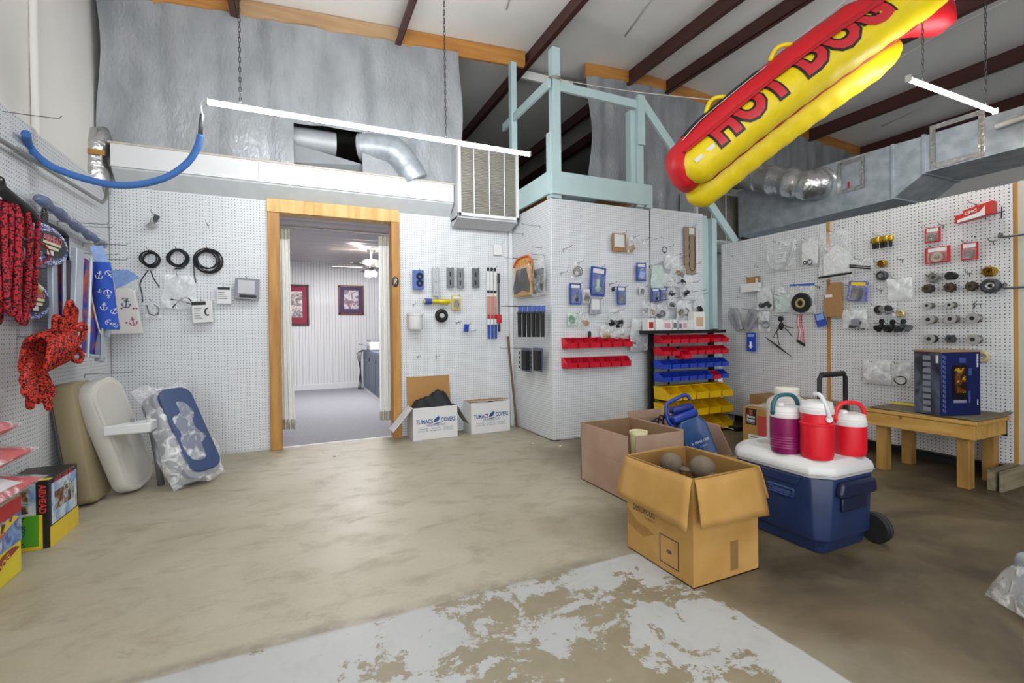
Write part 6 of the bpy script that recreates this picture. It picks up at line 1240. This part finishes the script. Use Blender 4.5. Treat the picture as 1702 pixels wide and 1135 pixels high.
# blue therapy cooler leaning in the second carton
PCB = mat('translucent_blue', '2d4f86', .2, var=.1, scale=6, coat=.3); PCD = mat('deep_blue_plastic', '1c3a9a', .3, var=.05)
base = Vector(at(1172, 768, Y=2.56)); top = Vector(at(1140, 692, Y=2.66))
t = thing('therapy_cooler', 'translucent blue therapy cooler with a handle leaning in the brown carton', 'cooler'); t.matrix_world = frame3(base, top, (-.35, -1, .1)); L_ = (top-base).length
mesh_obj('tank', MB().prism([(-.115, 0), (.095, 0), (.105, L_*.80), (.06, L_*.98), (-.08, L_*.98), (-.125, L_*.80)], -.07, .09), PCB, t, bevel=.018, bseg=3)
mesh_obj('lid', MB().box((-.03, .0, L_*1.04), (.20, .17, .06)), PCD, t, bevel=.02, bseg=3); mesh_obj('lid_pod', MB().box((-.02, -.02, L_*1.04+.055), (.17, .10, .05), (0, .12, 0)), mat('navy_plastic', '152a78', .3), t, bevel=.018, bseg=3)
mesh_obj('handle', MB().tube(smooth_path([(-.13, -.03, L_*.9), (-.15, -.03, L_*1.05), (-.12, -.03, L_*1.05+.11), (-.03, -.03, L_*1.05+.13), (.05, -.03, L_*1.05+.13), (.07, -.03, L_*1.05+.09)], 6), .014, 10), PCD, t, smooth='all')
PW = mat('white_ink', 'd5dbe6', .5); lettering(t, 'POLAR CARE', PW, width=.11, height=.018, loc=(.012, -.0712, L_*.46), offset=.03); lettering(t, 'CUBE', PW, width=.055, height=.012, loc=(.012, -.0712, L_*.36), spacing=1.6); mesh_obj('star_mark', MB().prism([(-.07, L_*.43), (-.054, L_*.46), (-.07, L_*.49), (-.066, L_*.46)], -.0715, -.07), PW, t); lettering(t, 'BREG', PW, width=.04, height=.012, loc=(.065, -.0712, L_*.13), name='maker_mark')
# ------------------------------------------------------------------ big wheeled cooler
NAVYP = mat('navy_cooler', '1b2a4e', .42, col2='22335a', scale=5, bump=.05, bscale=120); LIDW = mat('cooler_lid_white', 'cbcac8', .45, var=.06, scale=6)
X0, X1, Y0, Y1 = 2.27, 2.73, 1.41, 1.97; xm, ym = (X0+X1)/2, (Y0+Y1)/2
t = thing('wheeled_cooler', 'large navy wheeled cooler with a white lid and black tow handle', 'cooler', (xm, ym, 0)); hx, hy = (X1-X0)/2, (Y1-Y0)/2; HB = .375
def octo(sx, sy, ch, z): return [(sx-ch, -sy, z), (sx, -sy+ch, z), (sx, sy-ch, z), (sx-ch, sy, z), (-sx+ch, sy, z), (-sx, sy-ch, z), (-sx, -sy+ch, z), (-sx+ch, -sy, z)]
def loft(rings):
    b = MB(); n = len(rings[0]); vs = [p for r in rings for p in r]; fs = [(j*n+i, j*n+(i+1) % n, (j+1)*n+(i+1) % n, (j+1)*n+i) for j in range(len(rings)-1) for i in range(n)]
    return b.add(vs, fs+[list(range(n))[::-1], [(len(rings)-1)*n+i for i in range(n)]])
mesh_obj('tub', loft([octo(hx-.045, hy-.05, .03, 0), octo(hx-.04, hy-.045, .03, .05), octo(hx-.02, hy-.02, .05, .07), octo(hx-.005, hy-.005, .07, HB)]), NAVYP, t, bevel=.008)
ld_ = mesh_obj('lid', loft([octo(hx, hy, .08, HB), octo(hx+.006, hy+.006, .08, HB+.03), octo(hx, hy, .08, HB+.055), octo(hx-.03, hy-.03, .08, HB+.085)]), LIDW, t, bevel=.006)
mesh_obj('lid_seam', loft([octo(hx+.008, hy+.008, .08, HB+.016), octo(hx+.008, hy+.008, .08, HB+.020)]), mat('seam_grey', '9a9a98', .5), ld_)
mesh_obj('cup_recess', MB().lathe([(.05, .0), (.05, .002)], (-.05, hy-.12, HB+.0845), 20), mat('lid_shadow', 'b2b1ae', .5), ld_)
mesh_obj('side_recess', MB().prism([(-.16, HB-.005), (-.14, HB-.05), (.14, HB-.05), (.16, HB-.005)], -hx+.0, -hx-.006, 'yz'), NAVYP, t, bevel=.004)
g = mesh_obj('badge', MB().bb(-hx-.004, -hx+.02, -.125, .025, .255, .302), NAVYP, t, bevel=.006); lettering(g, 'Coleman', mat('badge_blue', '46598a', .4), width=.12, height=.026, loc=(-hx-.0052, -.05, .279), rot=SR, offset=.02)
b = MB(); b.bb(-hx-.006, -hx-.004, -.12, .02, .296, .299).bb(-hx-.006, -hx-.004, -.12, .02, .258, .261); mesh_obj('badge_border', b, mat('badge_blue', '46598a', .4), g)
hd = mesh_obj('end_handle', MB().prism([(-.13, .36), (.13, .36), (.15, .30), (.13, .285), (-.13, .285), (-.15, .30)], -hy-.028, -hy+.01), mat('navy_dark', '131c38', .4), t, bevel=.012); mesh_obj('grip_recess', MB().bb(-.10, .10, -hy-.004, -hy+.01, .21, .28), mat('navy_dark', '131c38', .4), t, bevel=.006)
for x in (hx-.02,):
    wv = mesh_obj('wheel', MB().lathe([(.03, -.025), (.068, -.025), (.075, -.018), (.075, .018), (.068, .025), (.03, .025)], (x, -hy+.02, .076), 28, 'x'), RUBBER, t, smooth=True); mesh_obj('hub_cap', MB().lathe([(.05, .026), (.045, .03), (.012, .032)], (x, -hy+.02, .076), 20, 'x'), DGREY, wv, smooth=True)
    mesh_obj('tread', MB().lathe([(.076, -.006), (.076, .006)], (x, -hy+.02, .076), 24, 'x', caps=False), DGREY, wv)
ha_ = at(1362, 640, Y=1.66); hb_ = at(1405, 640, Y=1.66); zt = at(1383, 622, Y=1.66).z
b = MB(); o_ = Vector((xm, ym, 0)); b.tube([Vector((ha_.x, 1.66, HB))-o_, Vector((ha_.x, 1.66, zt-.02))-o_, Vector((ha_.x+.02, 1.66, zt))-o_, Vector((hb_.x-.02, 1.66, zt))-o_, Vector((hb_.x, 1.66, zt-.02))-o_, Vector((hb_.x, 1.66, HB))-o_], .0125, 10); mesh_obj('tow_handle', b, RUBBER, t, smooth=True)
mesh_obj('handle_grip', MB().tube([Vector((ha_.x+.02, 1.66, zt))-o_, Vector((hb_.x-.02, 1.66, zt))-o_], .0155, 12), RUBBER, t, smooth=True)
LZ = HB+.085
# jugs on the lid
def jug(label, px, py, R, hbody, bm, handle, ribs=0, style='cap', rz=0):
    c = at(px, py, Z=LZ); t = thing('insulated_jug', label, 'jug', (c.x, c.y, LZ), rz, 'drink jugs on the cooler lid')
    prof = [(R*.9, 0), (R*.95, .01)]
    for k in range(ribs): z = .025+.013*k; prof += [(R*.97, z), (R, z+.005), (R*.97, z+.010)]
    z0 = .03+.013*ribs
    if style == 'waist': prof += [(R, z0), (R, hbody*.74), (R*1.05, hbody*.75), (R*1.05, hbody*.78), (R*.97, hbody*.8), (R*.97, hbody)]
    else: prof += [(R, z0), (R*1.0, hbody)]
    mesh_obj('body', MB().lathe(prof, (0, 0, 0), 32), bm, t, smooth=True)
    ht = hbody; JW = mat('jug_white', 'd6d4d2', .4, var=.03)
    mesh_obj('collar', MB().lathe([(R*1.0, ht), (R*1.02, ht+.006), (R*1.02, ht+.022), (R*.98, ht+.024), (R*.98, ht+.034), (R*.95, ht+.036), (R*.93, ht+.055), (R*.6, ht+.062)], (0, 0, 0), 32), JW, t, smooth=True)
    hz = ht+.035
    if handle is not None:
        mesh_obj('handle', MB().tube(smooth_path([(-R*1.02, 0, hz-.01), (-R*.95, 0, hz+.04), (-R*.5, 0, hz+.075), (R*.5, 0, hz+.075), (R*.95, 0, hz+.04), (R*1.02, 0, hz-.01)], 6), .011, 10), handle, t, smooth='all')
        for s in (-1, 1): mesh_obj('pivot', MB().lathe([(.014, 0), (.014, .012)], (s*R*1.0-(.006 if s > 0 else .006), 0, hz-.01), 12, 'x'), handle, t)
    if style == 'waist': mesh_obj('strap', MB().tube(smooth_path([(-.01, 0, hz+.06), (-.005, -R*.5, hz+.055), (0.0, -R*1.02, hz+.0), (.008, -R*1.06, hz-.045)], 6), [.011]*19, 6), mat('strap_white', 'cfcfcf', .4), t, smooth='all'); mesh_obj('strap_end', MB().lathe([(.016, -.004), (.016, .004)], (.008, -R*1.06, hz-.055), 16, 'y'), mat('strap_white', 'cfcfcf', .4), t)
    else: mesh_obj('spout_cap', MB().lathe([(.02, 0), (.02, .014), (.014, .018)], (-R*.45, 0, ht+.058), 14), JW, t, smooth=True)
    return t
MAG = mat('magenta_plastic', '7c1250', .35, var=.05); REDJ = mat('red_jug', 'd01226', .4, var=.04)
jug('magenta jug with a dark teal handle and ribbed base', 1306, 750, .074, .185, MAG, mat('teal_handle', '1f5560', .4), 5, rz=-.25)
jug('red jug with a shoulder band and a white strap across its lid', 1358, 760, .074, .225, REDJ, None, style='waist', rz=-.4)
jug('red jug with a raised red handle, rightmost on the cooler', 1413, 754, .072, .15, REDJ, REDJ, rz=-.45)
c = at(1312, 738, Z=LZ); t = thing('clear_water_jug', 'large cloudy water jug with a white screw cap and tap behind the magenta jug', 'jug', (2.60, 1.83, LZ)); MILK = clear('milky_jug', (.85, .83, .78), .55, .7, 6)
mesh_obj('vessel', MB().lathe([(.098, 0), (.106, .01), (.106, .21), (.098, .235), (.066, .255), (.058, .265)], (0, 0, 0), 28), MILK, t, smooth=True); mesh_obj('screw_cap', MB().lathe([(.062, .262), (.064, .266), (.064, .30), (.057, .305)], (0, 0, 0), 28), mat('cap_cream', 'dad6c8', .4), t, smooth=True); mesh_obj('tap', MB().tube([(-.10, -.02, .035), (-.135, -.03, .035)], .01, 8).tube([(-.13, -.03, .04), (-.135, -.03, .005)], .009, 8).box((-.125, -.028, .055), (.012, .03, .02)), mat('tap_cream', 'cfc6a4', .5), t, smooth=True)
# ------------------------------------------------------------------ cartons in front of the right pegboard
HD = mat('tan_carton', 'a9803f', .7, var=.05, scale=10); p0 = at(1235, 738, Z=0)
t = thing('moving_box', 'tan moving carton with a red panel, black label and white sticker', 'carton', (3.89, 2.78, 0)); H = .365
mesh_obj('box', MB().bb(0, .32, 0, .41, 0, H), HD, t, bevel=.004); mesh_obj('red_panel', MB().bb(-.0015, 0, -.0, .25, H*.32, H*.82), mat('box_red', 'b5443a', .6), t)
g = mesh_obj('black_label', MB().bb(-.0015, 0, .26, .375, H*.56, H*.97), INK, t); mesh_obj('red_mark', MB().bb(-.003, -.0015, .30, .335, H*.82, H*.94), mat('box_red', 'b5443a', .6), g); lettering(g, 'Home', CARDW, width=.085, height=.03, loc=(-.0032, .317, H*.77), rot=SR, offset=.03); lettering(g, 'Prem', CARDW, width=.085, height=.03, loc=(-.0032, .317, H*.68), rot=SR, offset=.03); mesh_obj('fine_print', MB().bb(-.003, -.0015, .28, .36, H*.60, H*.605).bb(-.003, -.0015, .28, .36, H*.625, H*.63), CARDW, g)
g = mesh_obj('size_square', MB().bb(-.003, -.0015, .06, .12, H*.38, H*.52), INK, t); lettering(g, 'S', CARDW, height=.035, loc=(-.0036, .09, H*.45), rot=SR, offset=.03)
g = mesh_obj('white_sticker', MB().bb(-.003, 0, .02, .345, H*.03, H*.31), CARDW, t); mesh_obj('sticker_lines', MB().bb(-.004, -.003, .15, .32, H*.24, H*.265).bb(-.004, -.003, .1, .31, H*.18, H*.19).bb(-.004, -.003, .25, .31, H*.06, H*.09), mat('grey_ink', '6d6d70', .6), g)
mesh_obj('top_tape', MB().bb(.03, .29, .18, .24, H, H+.001), CLEARW, t); mesh_obj('loose_wrap', MB().grid(lambda u, v: (.02+.28*u, .05+.32*v, H+.012+.012*math.sin(u*9)*math.sin(v*7)), 8, 8), CLEARW, t, smooth='all')
t = thing('long_brown_carton', 'long plain brown carton against the right pegboard', 'carton', (4.28, 2.62, 0)); H = .425; BC = mat('plain_brown_carton', '8f6f44', .75, var=.05, scale=8)
mesh_obj('box', MB().bb(0, .30, 0, .80, 0, H-.006), BC, t, bevel=.004); mesh_obj('lid_flap', MB().bb(0, .149, 0, .80, H-.006, H), BC, t); mesh_obj('lid_flap', MB().bb(.151, .30, 0, .80, H-.006, H), BC, t)
# ------------------------------------------------------------------ bench and blue box
PINE = mat('bench_pine', 'b0843c', .55, col2='c39a55', scale=5, stretch=(4, .5, 3), bump=.08, bscale=25); PINEV = mat('bench_pine_leg', 'a87f3c', .55, col2='8c6a34', scale=5, stretch=(3, 3, .5), bump=.08, bscale=25)
X0, X1, Y0, Y1, H = 4.09, 4.57, 1.55, 2.23, .47
t = thing('pine_bench', 'low pine workbench with a ribbed mat in front of the right pegboard', 'bench', (X0, Y0, 0)); W, D = X1-X0, Y1-Y0
mesh_obj('top_board', MB().bb(0, W, 0, D, H-.025, H), PINE, t, bevel=.003); mesh_obj('front_apron', MB().bb(.01, .045, .015, D-.01, H-.125, H-.027), PINE, t, bevel=.003); mesh_obj('end_apron', MB().bb(.045, W-.02, .015, .05, H-.125, H-.027), PINE, t, bevel=.003); mesh_obj('end_apron', MB().bb(.045, W-.02, D-.05, D-.015, H-.125, H-.027), PINE, t, bevel=.003)
for (lx, ly) in ((.02, .055), (.02, D-.13), (W-.11, .055), (W-.11, D-.13)): mesh_obj('leg', MB().bb(lx+.02, lx+.09, ly, ly+.07, 0, H-.027 if lx > .1 else H-.10), PINEV, t, bevel=.003)
mesh_obj('knot', MB().lathe([(.012, 0), (.012, .001)], (.0092, D-.24, H-.04), 10, 'x'), STAIN, t)
MATG = mat('ribbed_mat', '6b6350', .85, var=.15, scale=60, bump=.5, bscale=160, stretch=(1, 6, 1)); b = MB()
t = thing('ribbed_mat', 'grey-brown ribbed mat spread over the pine bench', 'mat', (X0, Y0, H)); mesh_obj('mat', MB().grid(lambda u, v: (.02+(W+.02)*u, .0+(D-.02)*v, .006+(.02*max(0, u-.75)*4 if v < .1 else .004*math.sin(v*9))-(.10*max(0, u-.93)/.07*0)), 16, 20), MATG, t, smooth='all', solid=.006); mesh_obj('hanging_edge', MB().grid(lambda u, v: (W+.035, .03+.2*u, -.16*v+.01), 6, 6), RUBBER, t, solid=.006)
a = at(1507, 672, Z=H+.014); tag(mesh_obj('yellow_envelope', MB().bb(-.06, .06, -.08, .10, 0, .004), mat('envelope_yellow', 'd8c23a', .6), loc=(a.x, a.y, H+.014)), 'flat yellow envelope lying on the bench behind the blue box', 'envelope')
P = at(1565, 692, Z=H+.012); al = -.33
t = thing('blue_product_box', 'tall dark blue printed product box with a brown lid edge standing on the bench', 'carton', (P.x, P.y, H+.013), al); W, D, H2 = .305, .20, .445
BB = mat('box_deep_blue', '101c58', .3, col2='0c1440', scale=4); SIDE = print_mat('box_side_grey', ['16181f', '2c303c', '565c6e', '1a1c24'], 5, .3)
mesh_obj('box', MB().bb(0, W, 0, D, 0, H2), BB, t, bevel=.003); mesh_obj('top_flap', MB().bb(-.004, W+.004, -.004, D+.004, H2, H2+.012), mat('flap_brown', '9a7b54', .75), t)
mesh_obj('side_print', MB().bb(-.0015, 0, .012, D-.002, .002, H2-.004), SIDE, t); sp2 = MB()
for k in range(9): sp2.bb(-.003, -.0015, .075, .13, .02+.046*k, .05+.046*k)
g = mesh_obj('spec_table', sp2, mat('spec_grey', '7d818c', .5), t)
g = mesh_obj('screen_bezel', MB().bb(.085, .195, -.003, 0, .115, .355), mat('bezel_black', '08080a', .3), t); mesh_obj('sonar_picture', MB().bb(.10, .185, -.0045, -.003, .16, .335), print_mat('sonar', ['0a0a0c', '140e0a', '2a160a', '7a3a12', '120c08', 'd8b020', '3a1c0a'], 22, .3, 2), g); b = MB()
for k in range(2): pass
mesh_obj('white_badge', MB().bb(-.003, -.0015, .02, .036, H2*.83, H2*.95), CARDW, t)
b = MB(); [b.bb(W-.03, W-.018, -.0015, 0, H2*.76+.0105*k, H2*.76+.0105*k+.008) for k in range(9)]; [b.bb(W-.028, W-.02, -.0015, 0, H2*.16+.0105*k, H2*.16+.0105*k+.008) for k in range(4)]; mk = mesh_obj('maker_mark', b, PW, t); mk['kind'] = 'stuff'
b = MB()
for k in range(12): b.bb(.012, .016, -.0015, 0, .03+.034*k, .05+.034*k).bb(.026, .029, -.0015, 0, .02+.034*k, .045+.034*k)
mesh_obj('spine_text', b, mat('spine_ink', '7a86c0', .5), t); mesh_obj('caption_blocks', MB().bb(.14, .19, -.0015, 0, .37, .405).bb(.21, .235, -.0015, 0, .28, .33).bb(.21, .225, -.0015, 0, .09, .17), mat('caption_blue', '3a4888', .5), t); mesh_obj('bezel_stand', MB().bb(.09, .19, -.0035, -.0015, .09, .11), mat('spec_grey', '7d818c', .5), t)
c = at(1632, 593, X=4.5); tag(mesh_obj('tape_roll', MB().torus((0, 0, 0), .03, .012, 'x', 20, 8), mat('tape_cream', 'b9ac7a', .4), smooth=True, loc=(4.585, at(1632, 593, X=4.58).y, at(1632, 593, X=4.58).z)), 'small cream tape roll hanging behind the blue box', 'tape')
# bag at the right edge of the floor
c = at(1690, 1018, Z=.03); t = thing('plastic_wrapped_parcel', 'clear plastic wrapped grey parcel at the right edge of the floor', 'parcel', (c.x+.16, c.y-.10, 0), -.5)
mesh_obj('parcel', MB().box((0, 0, .12), (.26, .2, .22)), mat('parcel_grey', '8e969e', .5, var=.2, scale=9), t, bevel=.03, bseg=3); mesh_obj('film', MB().grid(lambda u, v: ((u-.5)*.36, (v-.5)*.3, .02+.24*(math.sin(PI*u)*math.sin(PI*v))**.35+.01*math.sin(u*20)*math.sin(v*17)), 18, 18), clear('parcel_film', base=.3, peak=.85, scale=16), t, smooth='all')
# shelves glimpsed past the end post
t = thing('storage_shelves', 'brown wooden storage shelves glimpsed past the end post at the right edge', 'shelf', (5.3, 1.35, 0))
mesh_obj('back_board', MB().bb(0, 1.2, .30, .32, 0, 1.9), PEGR, t); mesh_obj('upper_panel', MB().bb(0, 1.2, .29, .30, 1.75, 1.95), TEAL, t)
for z in (.35, .75, 1.05, 1.38): mesh_obj('shelf', MB().bb(0, 1.2, 0, .3, z, z+.025), WOODO, t)
for x in (0, .6): mesh_obj('upright', MB().bb(x, x+.03, 0, .3, 0, 1.75), BROWN, t)
for k, (x, z, lb) in enumerate(((.15, .775, 'white tray'), (.42, .375, 'pale box'), (.2, 1.405, 'brown coil'))):
    tag(mesh_obj('stored_item', MB().box((5.3+x, 1.48, z+.06), (.2, .16, .12)), (CARDW, WHITE, BROWN)[k], bevel=.02), lb+' on the brown shelves at the right edge', 'stored item')
# ------------------------------------------------------------------ towable tube under the roof
def along(px, py, depth):
    d = ray(px, py); k = depth/(d.dot(_f)); return Vector((d.x*k, d.y*k, CH+d.z*k))
A = along(1140, 290, 3.75); B = along(1540, -11, 3.35); ax = (B-A).normalized(); LT = (B-A).length
vw = Vector((0, 0, CH))-(A+B)/2; sv = (vw-ax*vw.dot(ax)).normalized(); nv_ = ax.cross(sv); nv_ = nv_ if nv_.z > 0 else -nv_
YEL = mat('yellow_nylon', 'e6cb08', .5, var=.06, scale=5, bump=.12, bscale=25, stretch=(4, 1, 1)); REDN = mat('red_towable_nylon', 'c40e1c', .5, var=.12, scale=4, bump=.15, bscale=14); WHT = mat('white_piping', 'd8d8d8', .5)
t = thing('towable_tube', 'yellow and red inflatable towable tube hanging under the roof', 'inflatable', A)
def bend(u): return .035*math.sin(PI*max(0, min(1, u)))-.03
def cen(u, s0, n0): return ax*(u*LT)+sv*s0+nv_*(n0+bend(u))
def tubepart(nm, s0, n0, R, u0, u1, m, tip=.16, nn=26, N=60, wr=.003, taper=0):
    rings = []
    for i in range(N+1):
        u = u0+(u1-u0)*i/N; e = min(1, min(u-u0, (u1-u)/(1+taper))*LT/tip); k = math.sqrt(max(.0, 1-(1-e)**2)) if e < 1 else 1
        c = cen(u, s0, n0); r = max(.004, R*k)
        rings.append([c+(sv*math.cos(a)+nv_*math.sin(a))*(r+wr*math.sin(i*1.3+a*2)*k) for a in [2*PI*q/nn for q in range(nn)]])
    b = MB(); vs = [p for r_ in rings for p in r_]; fs = [(j*nn+i, j*nn+(i+1) % nn, (j+1)*nn+(i+1) % nn, (j+1)*nn+i) for j in range(N) for i in range(nn)]
    b.add(vs, fs+[list(range(nn)), [N*nn+i for i in range(nn)]])
    return mesh_obj(nm, b, m, t, smooth='all')
S1, N1, R1 = .12, .025, .145; tubepart('yellow_side_tube', S1, N1, R1, -.025, 1.06, YEL, .15, taper=.9)
S2, N2, R2 = -.10, -.155, .14; tubepart('yellow_side_tube', S2, N2, R2, -.04, .885, YEL, .16, taper=1.0)
tubepart('red_seam_tube', .045, -.098, .035, .02, .93, mat('deep_red_nylon', '9c0f18', .6), .1)
U0, U1 = -.062, 1.075
def redc(u):
    f = max(0, 1-(u-U0)/.22); g = max(0, 1-(U1-u)/.30)
    s = -.04+.05*f**1.3-.10*g; n = .135-.10*f**1.3-.27*g**1.2; R = .165+.02*f+.035*g
    return (s, n), R
def redring(u, nn=32):
    (s, n), R = redc(u); k = min(1, min(u-U0, U1-u)*LT/.13+.004); k = math.sqrt(max(0, 1-(1-k)**2)); c = cen(u, s, n); e = max(0, 1-min(u-U0, U1-u)/.17)
    return [c+(sv*math.cos(a)+nv_*math.sin(a))*(R*k*(1+.05*math.sin(5*a+u*30)*e+.03*math.sin(9*a-u*50)*e+.015*math.sin(u*22+a))) for a in [2*PI*q/nn for q in range(nn)]]
b = MB(); N = 72; rr_ = [redring(U0+(U1-U0)*i/N) for i in range(N+1)]; nn = 32; b.add([p for r_ in rr_ for p in r_], [(j*nn+i, j*nn+(i+1) % nn, (j+1)*nn+(i+1) % nn, (j+1)*nn+i) for j in range(N) for i in range(nn)]+[list(range(nn)), [N*nn+i for i in range(nn)]]); mesh_obj('red_cover', b, REDN, t, smooth='all')
# the cover's skirt laps over the top of the lettered tube
def skirt(u, v):
    uu = .02+.86*u; th = 1.62-(.62 if u < .5 else .62+.35*(u-.5))*v-.05*math.sin(u*9)*v; return tuple(cen(uu, S1, N1)+(sv*math.cos(th)+nv_*math.sin(th))*(R1+.013))
mesh_obj('red_skirt', MB().grid(skirt, 40, 6), REDN, t, smooth='all')
def stripe(nm, a0, a1, u0, u1, m, dr=.004):
    def fn(u, v):
        uu = u0+(u1-u0)*u; (s, n), R = redc(uu); a = a0+(a1-a0)*v; c = cen(uu, s, n); return tuple(c+(sv*math.cos(a)+nv_*math.sin(a))*(R*1.015+dr))
    mesh_obj(nm, MB().grid(fn, 40, 6), m, t, smooth='all')
stripe('black_panel', 1.02, 1.9, .07, .42, mat('black_nylon', '16161a', .6), .004); stripe('white_piping', .97, 1.02, .05, .44, WHT, .006)
for u, hgt in ((.235, .05), (.52, .045)):
    (s, n), R = redc(u); pts = []
    for q in range(9):
        f = q/8; pts.append(cen(u-.045+.09*f, s+R*.2, n+R*.97+hgt*math.sin(PI*f)))
    mesh_obj('yellow_handle', MB().tube(pts, .017, 8), YEL, t, smooth='all')
def wrap_text(s, m, offset, dr, u0, u1, h, th0, nm):
    vs, fs = text_mesh(s, offset, spacing=1.14)
    bm = bmesh.new(); bv = [bm.verts.new(v) for v in vs]
    for f in fs:
        try: bm.faces.new([bv[i] for i in f])
        except ValueError: pass
    for k in range(1, 14): bmesh.ops.bisect_plane(bm, geom=bm.verts[:]+bm.edges[:]+bm.faces[:], plane_co=(0, -.1+.07*k, 0), plane_no=(0, 1, 0))
    bm.verts.index_update(); b = MB(); out = []
    X0_, X1_ = WX
    for v in bm.verts:
        u = u0+(u1-u0)*(v.co.x-X0_)/(X1_-X0_); th = th0+(v.co.y-.0)*h/.7/R1; c = cen(u, S1, N1); out.append(c+(sv*math.cos(th)+nv_*math.sin(th))*(R1+dr))
    b.add(out, [[v.index for v in f.verts] for f in bm.faces]); bm.free()
    return mesh_obj(nm, b, m, t)
_v, _ = text_mesh('HOT DOG', .06, spacing=1.14); WX = (min(v.x for v in _v), max(v.x for v in _v))
wrap_text('HOT DOG', mat('letter_black', '17120e', .5), .115, .005, .12, .80, .21, .12, 'letter_outline'); wrap_text('HOT DOG', mat('letter_red', 'c0202a', .5), .055, .0085, .12, .80, .21, .12, 'lettering')
b = MB().grid(lambda u, v: tuple(cen(.02+.085*u, S1, N1)+(sv*math.cos(.18+.22*v)+nv_*math.sin(.18+.22*v))*(R1*(.93+.07*u)+.005)), 6, 4); mesh_obj('white_tag', b, WHT, t)
# cords that hold the tube
h0 = Vector((2.41, 4.12, 3.64)); (s, n), R = redc(.235); h1 = A+cen(.235, s+R*.2, n+R*.97+.05)
o = mesh_obj('tie_line', MB().tube(smooth_path([(0, 0, 0), (h1-h0)*.5+Vector((0, 0, -.02)), h1-h0], 8), .0035, 6), mat('cord_white', 'bdb9b0', .8), smooth='all', loc=h0); tag(o, 'thin cord tied from the landing corner post to the inflatable', 'cord')
(s, n), R = redc(.98); c = A+cen(.98, s, n+R*.9); o = mesh_obj('hanging_cord', MB().tube([(0, 0, 0), (0, 0, roofz(c.x)-.06-c.z)], .004, 6), mat('cord_white', 'bdb9b0', .8), loc=c); tag(o, 'hanging cord holding the near end of the inflatable to the roof', 'cord')
# scraps on the concrete
for k, (px, py, lb) in enumerate(((557, 758, 'small white paper scrap on the floor in front of the doorway'), (884, 738, 'tiny white paper scrap on the floor left of the closet corner'), (930, 742, 'tiny white paper scrap on the floor right of the closet corner'))):
    c = at(px, py, Z=.001); tag(mesh_obj('paper_scrap', MB().grid(lambda u, v: ((u-.5)*.03*(1+.4*v), (v-.5)*.022, .004*math.sin(u*5+v*3)+.005), 4, 4), CARDW, loc=c, solid=.001), lb, 'paper', 'paper scraps on the floor')
# ------------------------------------------------------------------ say which hook is which
def _short(lb, n):
    ws = lb.split()[:n]
    while ws[-1].strip(',') in ('the', 'of', 'a', 'an', 'with', 'and', 'in', 'on', 'under', 'below', 'above', 'beside', 'at', 'near', 'right', 'left', 'to', 'by', 'next', 'just', 'two', 'small', 'nearest', 'between', 'lower', 'its', 'for', 'one', 'black', 'dark', 'white', 'hanging', 'lying', 'from', 'low', 'upper', 'top'): ws.pop()
    return ' '.join(ws).strip(',')
for (o, wl_, bare, px, py) in HOOKS:
    cand = [g for g in GOODS if g[0] == wl_]
    if not cand: continue
    if not bare:
        g = min(cand, key=lambda g: (g[1]-px)**2+(g[3]-py)**2); o['label'] = 'wire peg hook carrying the '+_short(g[4], 11)
    else:
        g = min(cand, key=lambda g: (g[1]-px)**2+(g[2]-py)**2); dx, dy = px-g[1], py-g[2]
        w_ = ('right of' if dx > 0 else 'left of') if abs(dx) > abs(dy) else ('below' if dy > 0 else 'above'); o['label'] = 'bare wire hook %s the %s' % (w_, _short(g[4], 10))
_dup = {}
for h in HOOKS: _dup.setdefault(h[0]['label'], []).append(h)
for lb, hs in _dup.items():
    if len(hs) < 2: continue
    hs.sort(key=lambda h: (h[3], h[4])); n = len(hs)
    nm = ['left one', 'right one'] if n == 2 else ['left one', 'middle one', 'right one'] if n == 3 else ['%s from the left' % ORD[min(k, 7)] for k in range(n)]
    for h, q in zip(hs, nm): h[0]['label'] = ' '.join(lb.split()[:12]).rstrip(',')+', the '+q
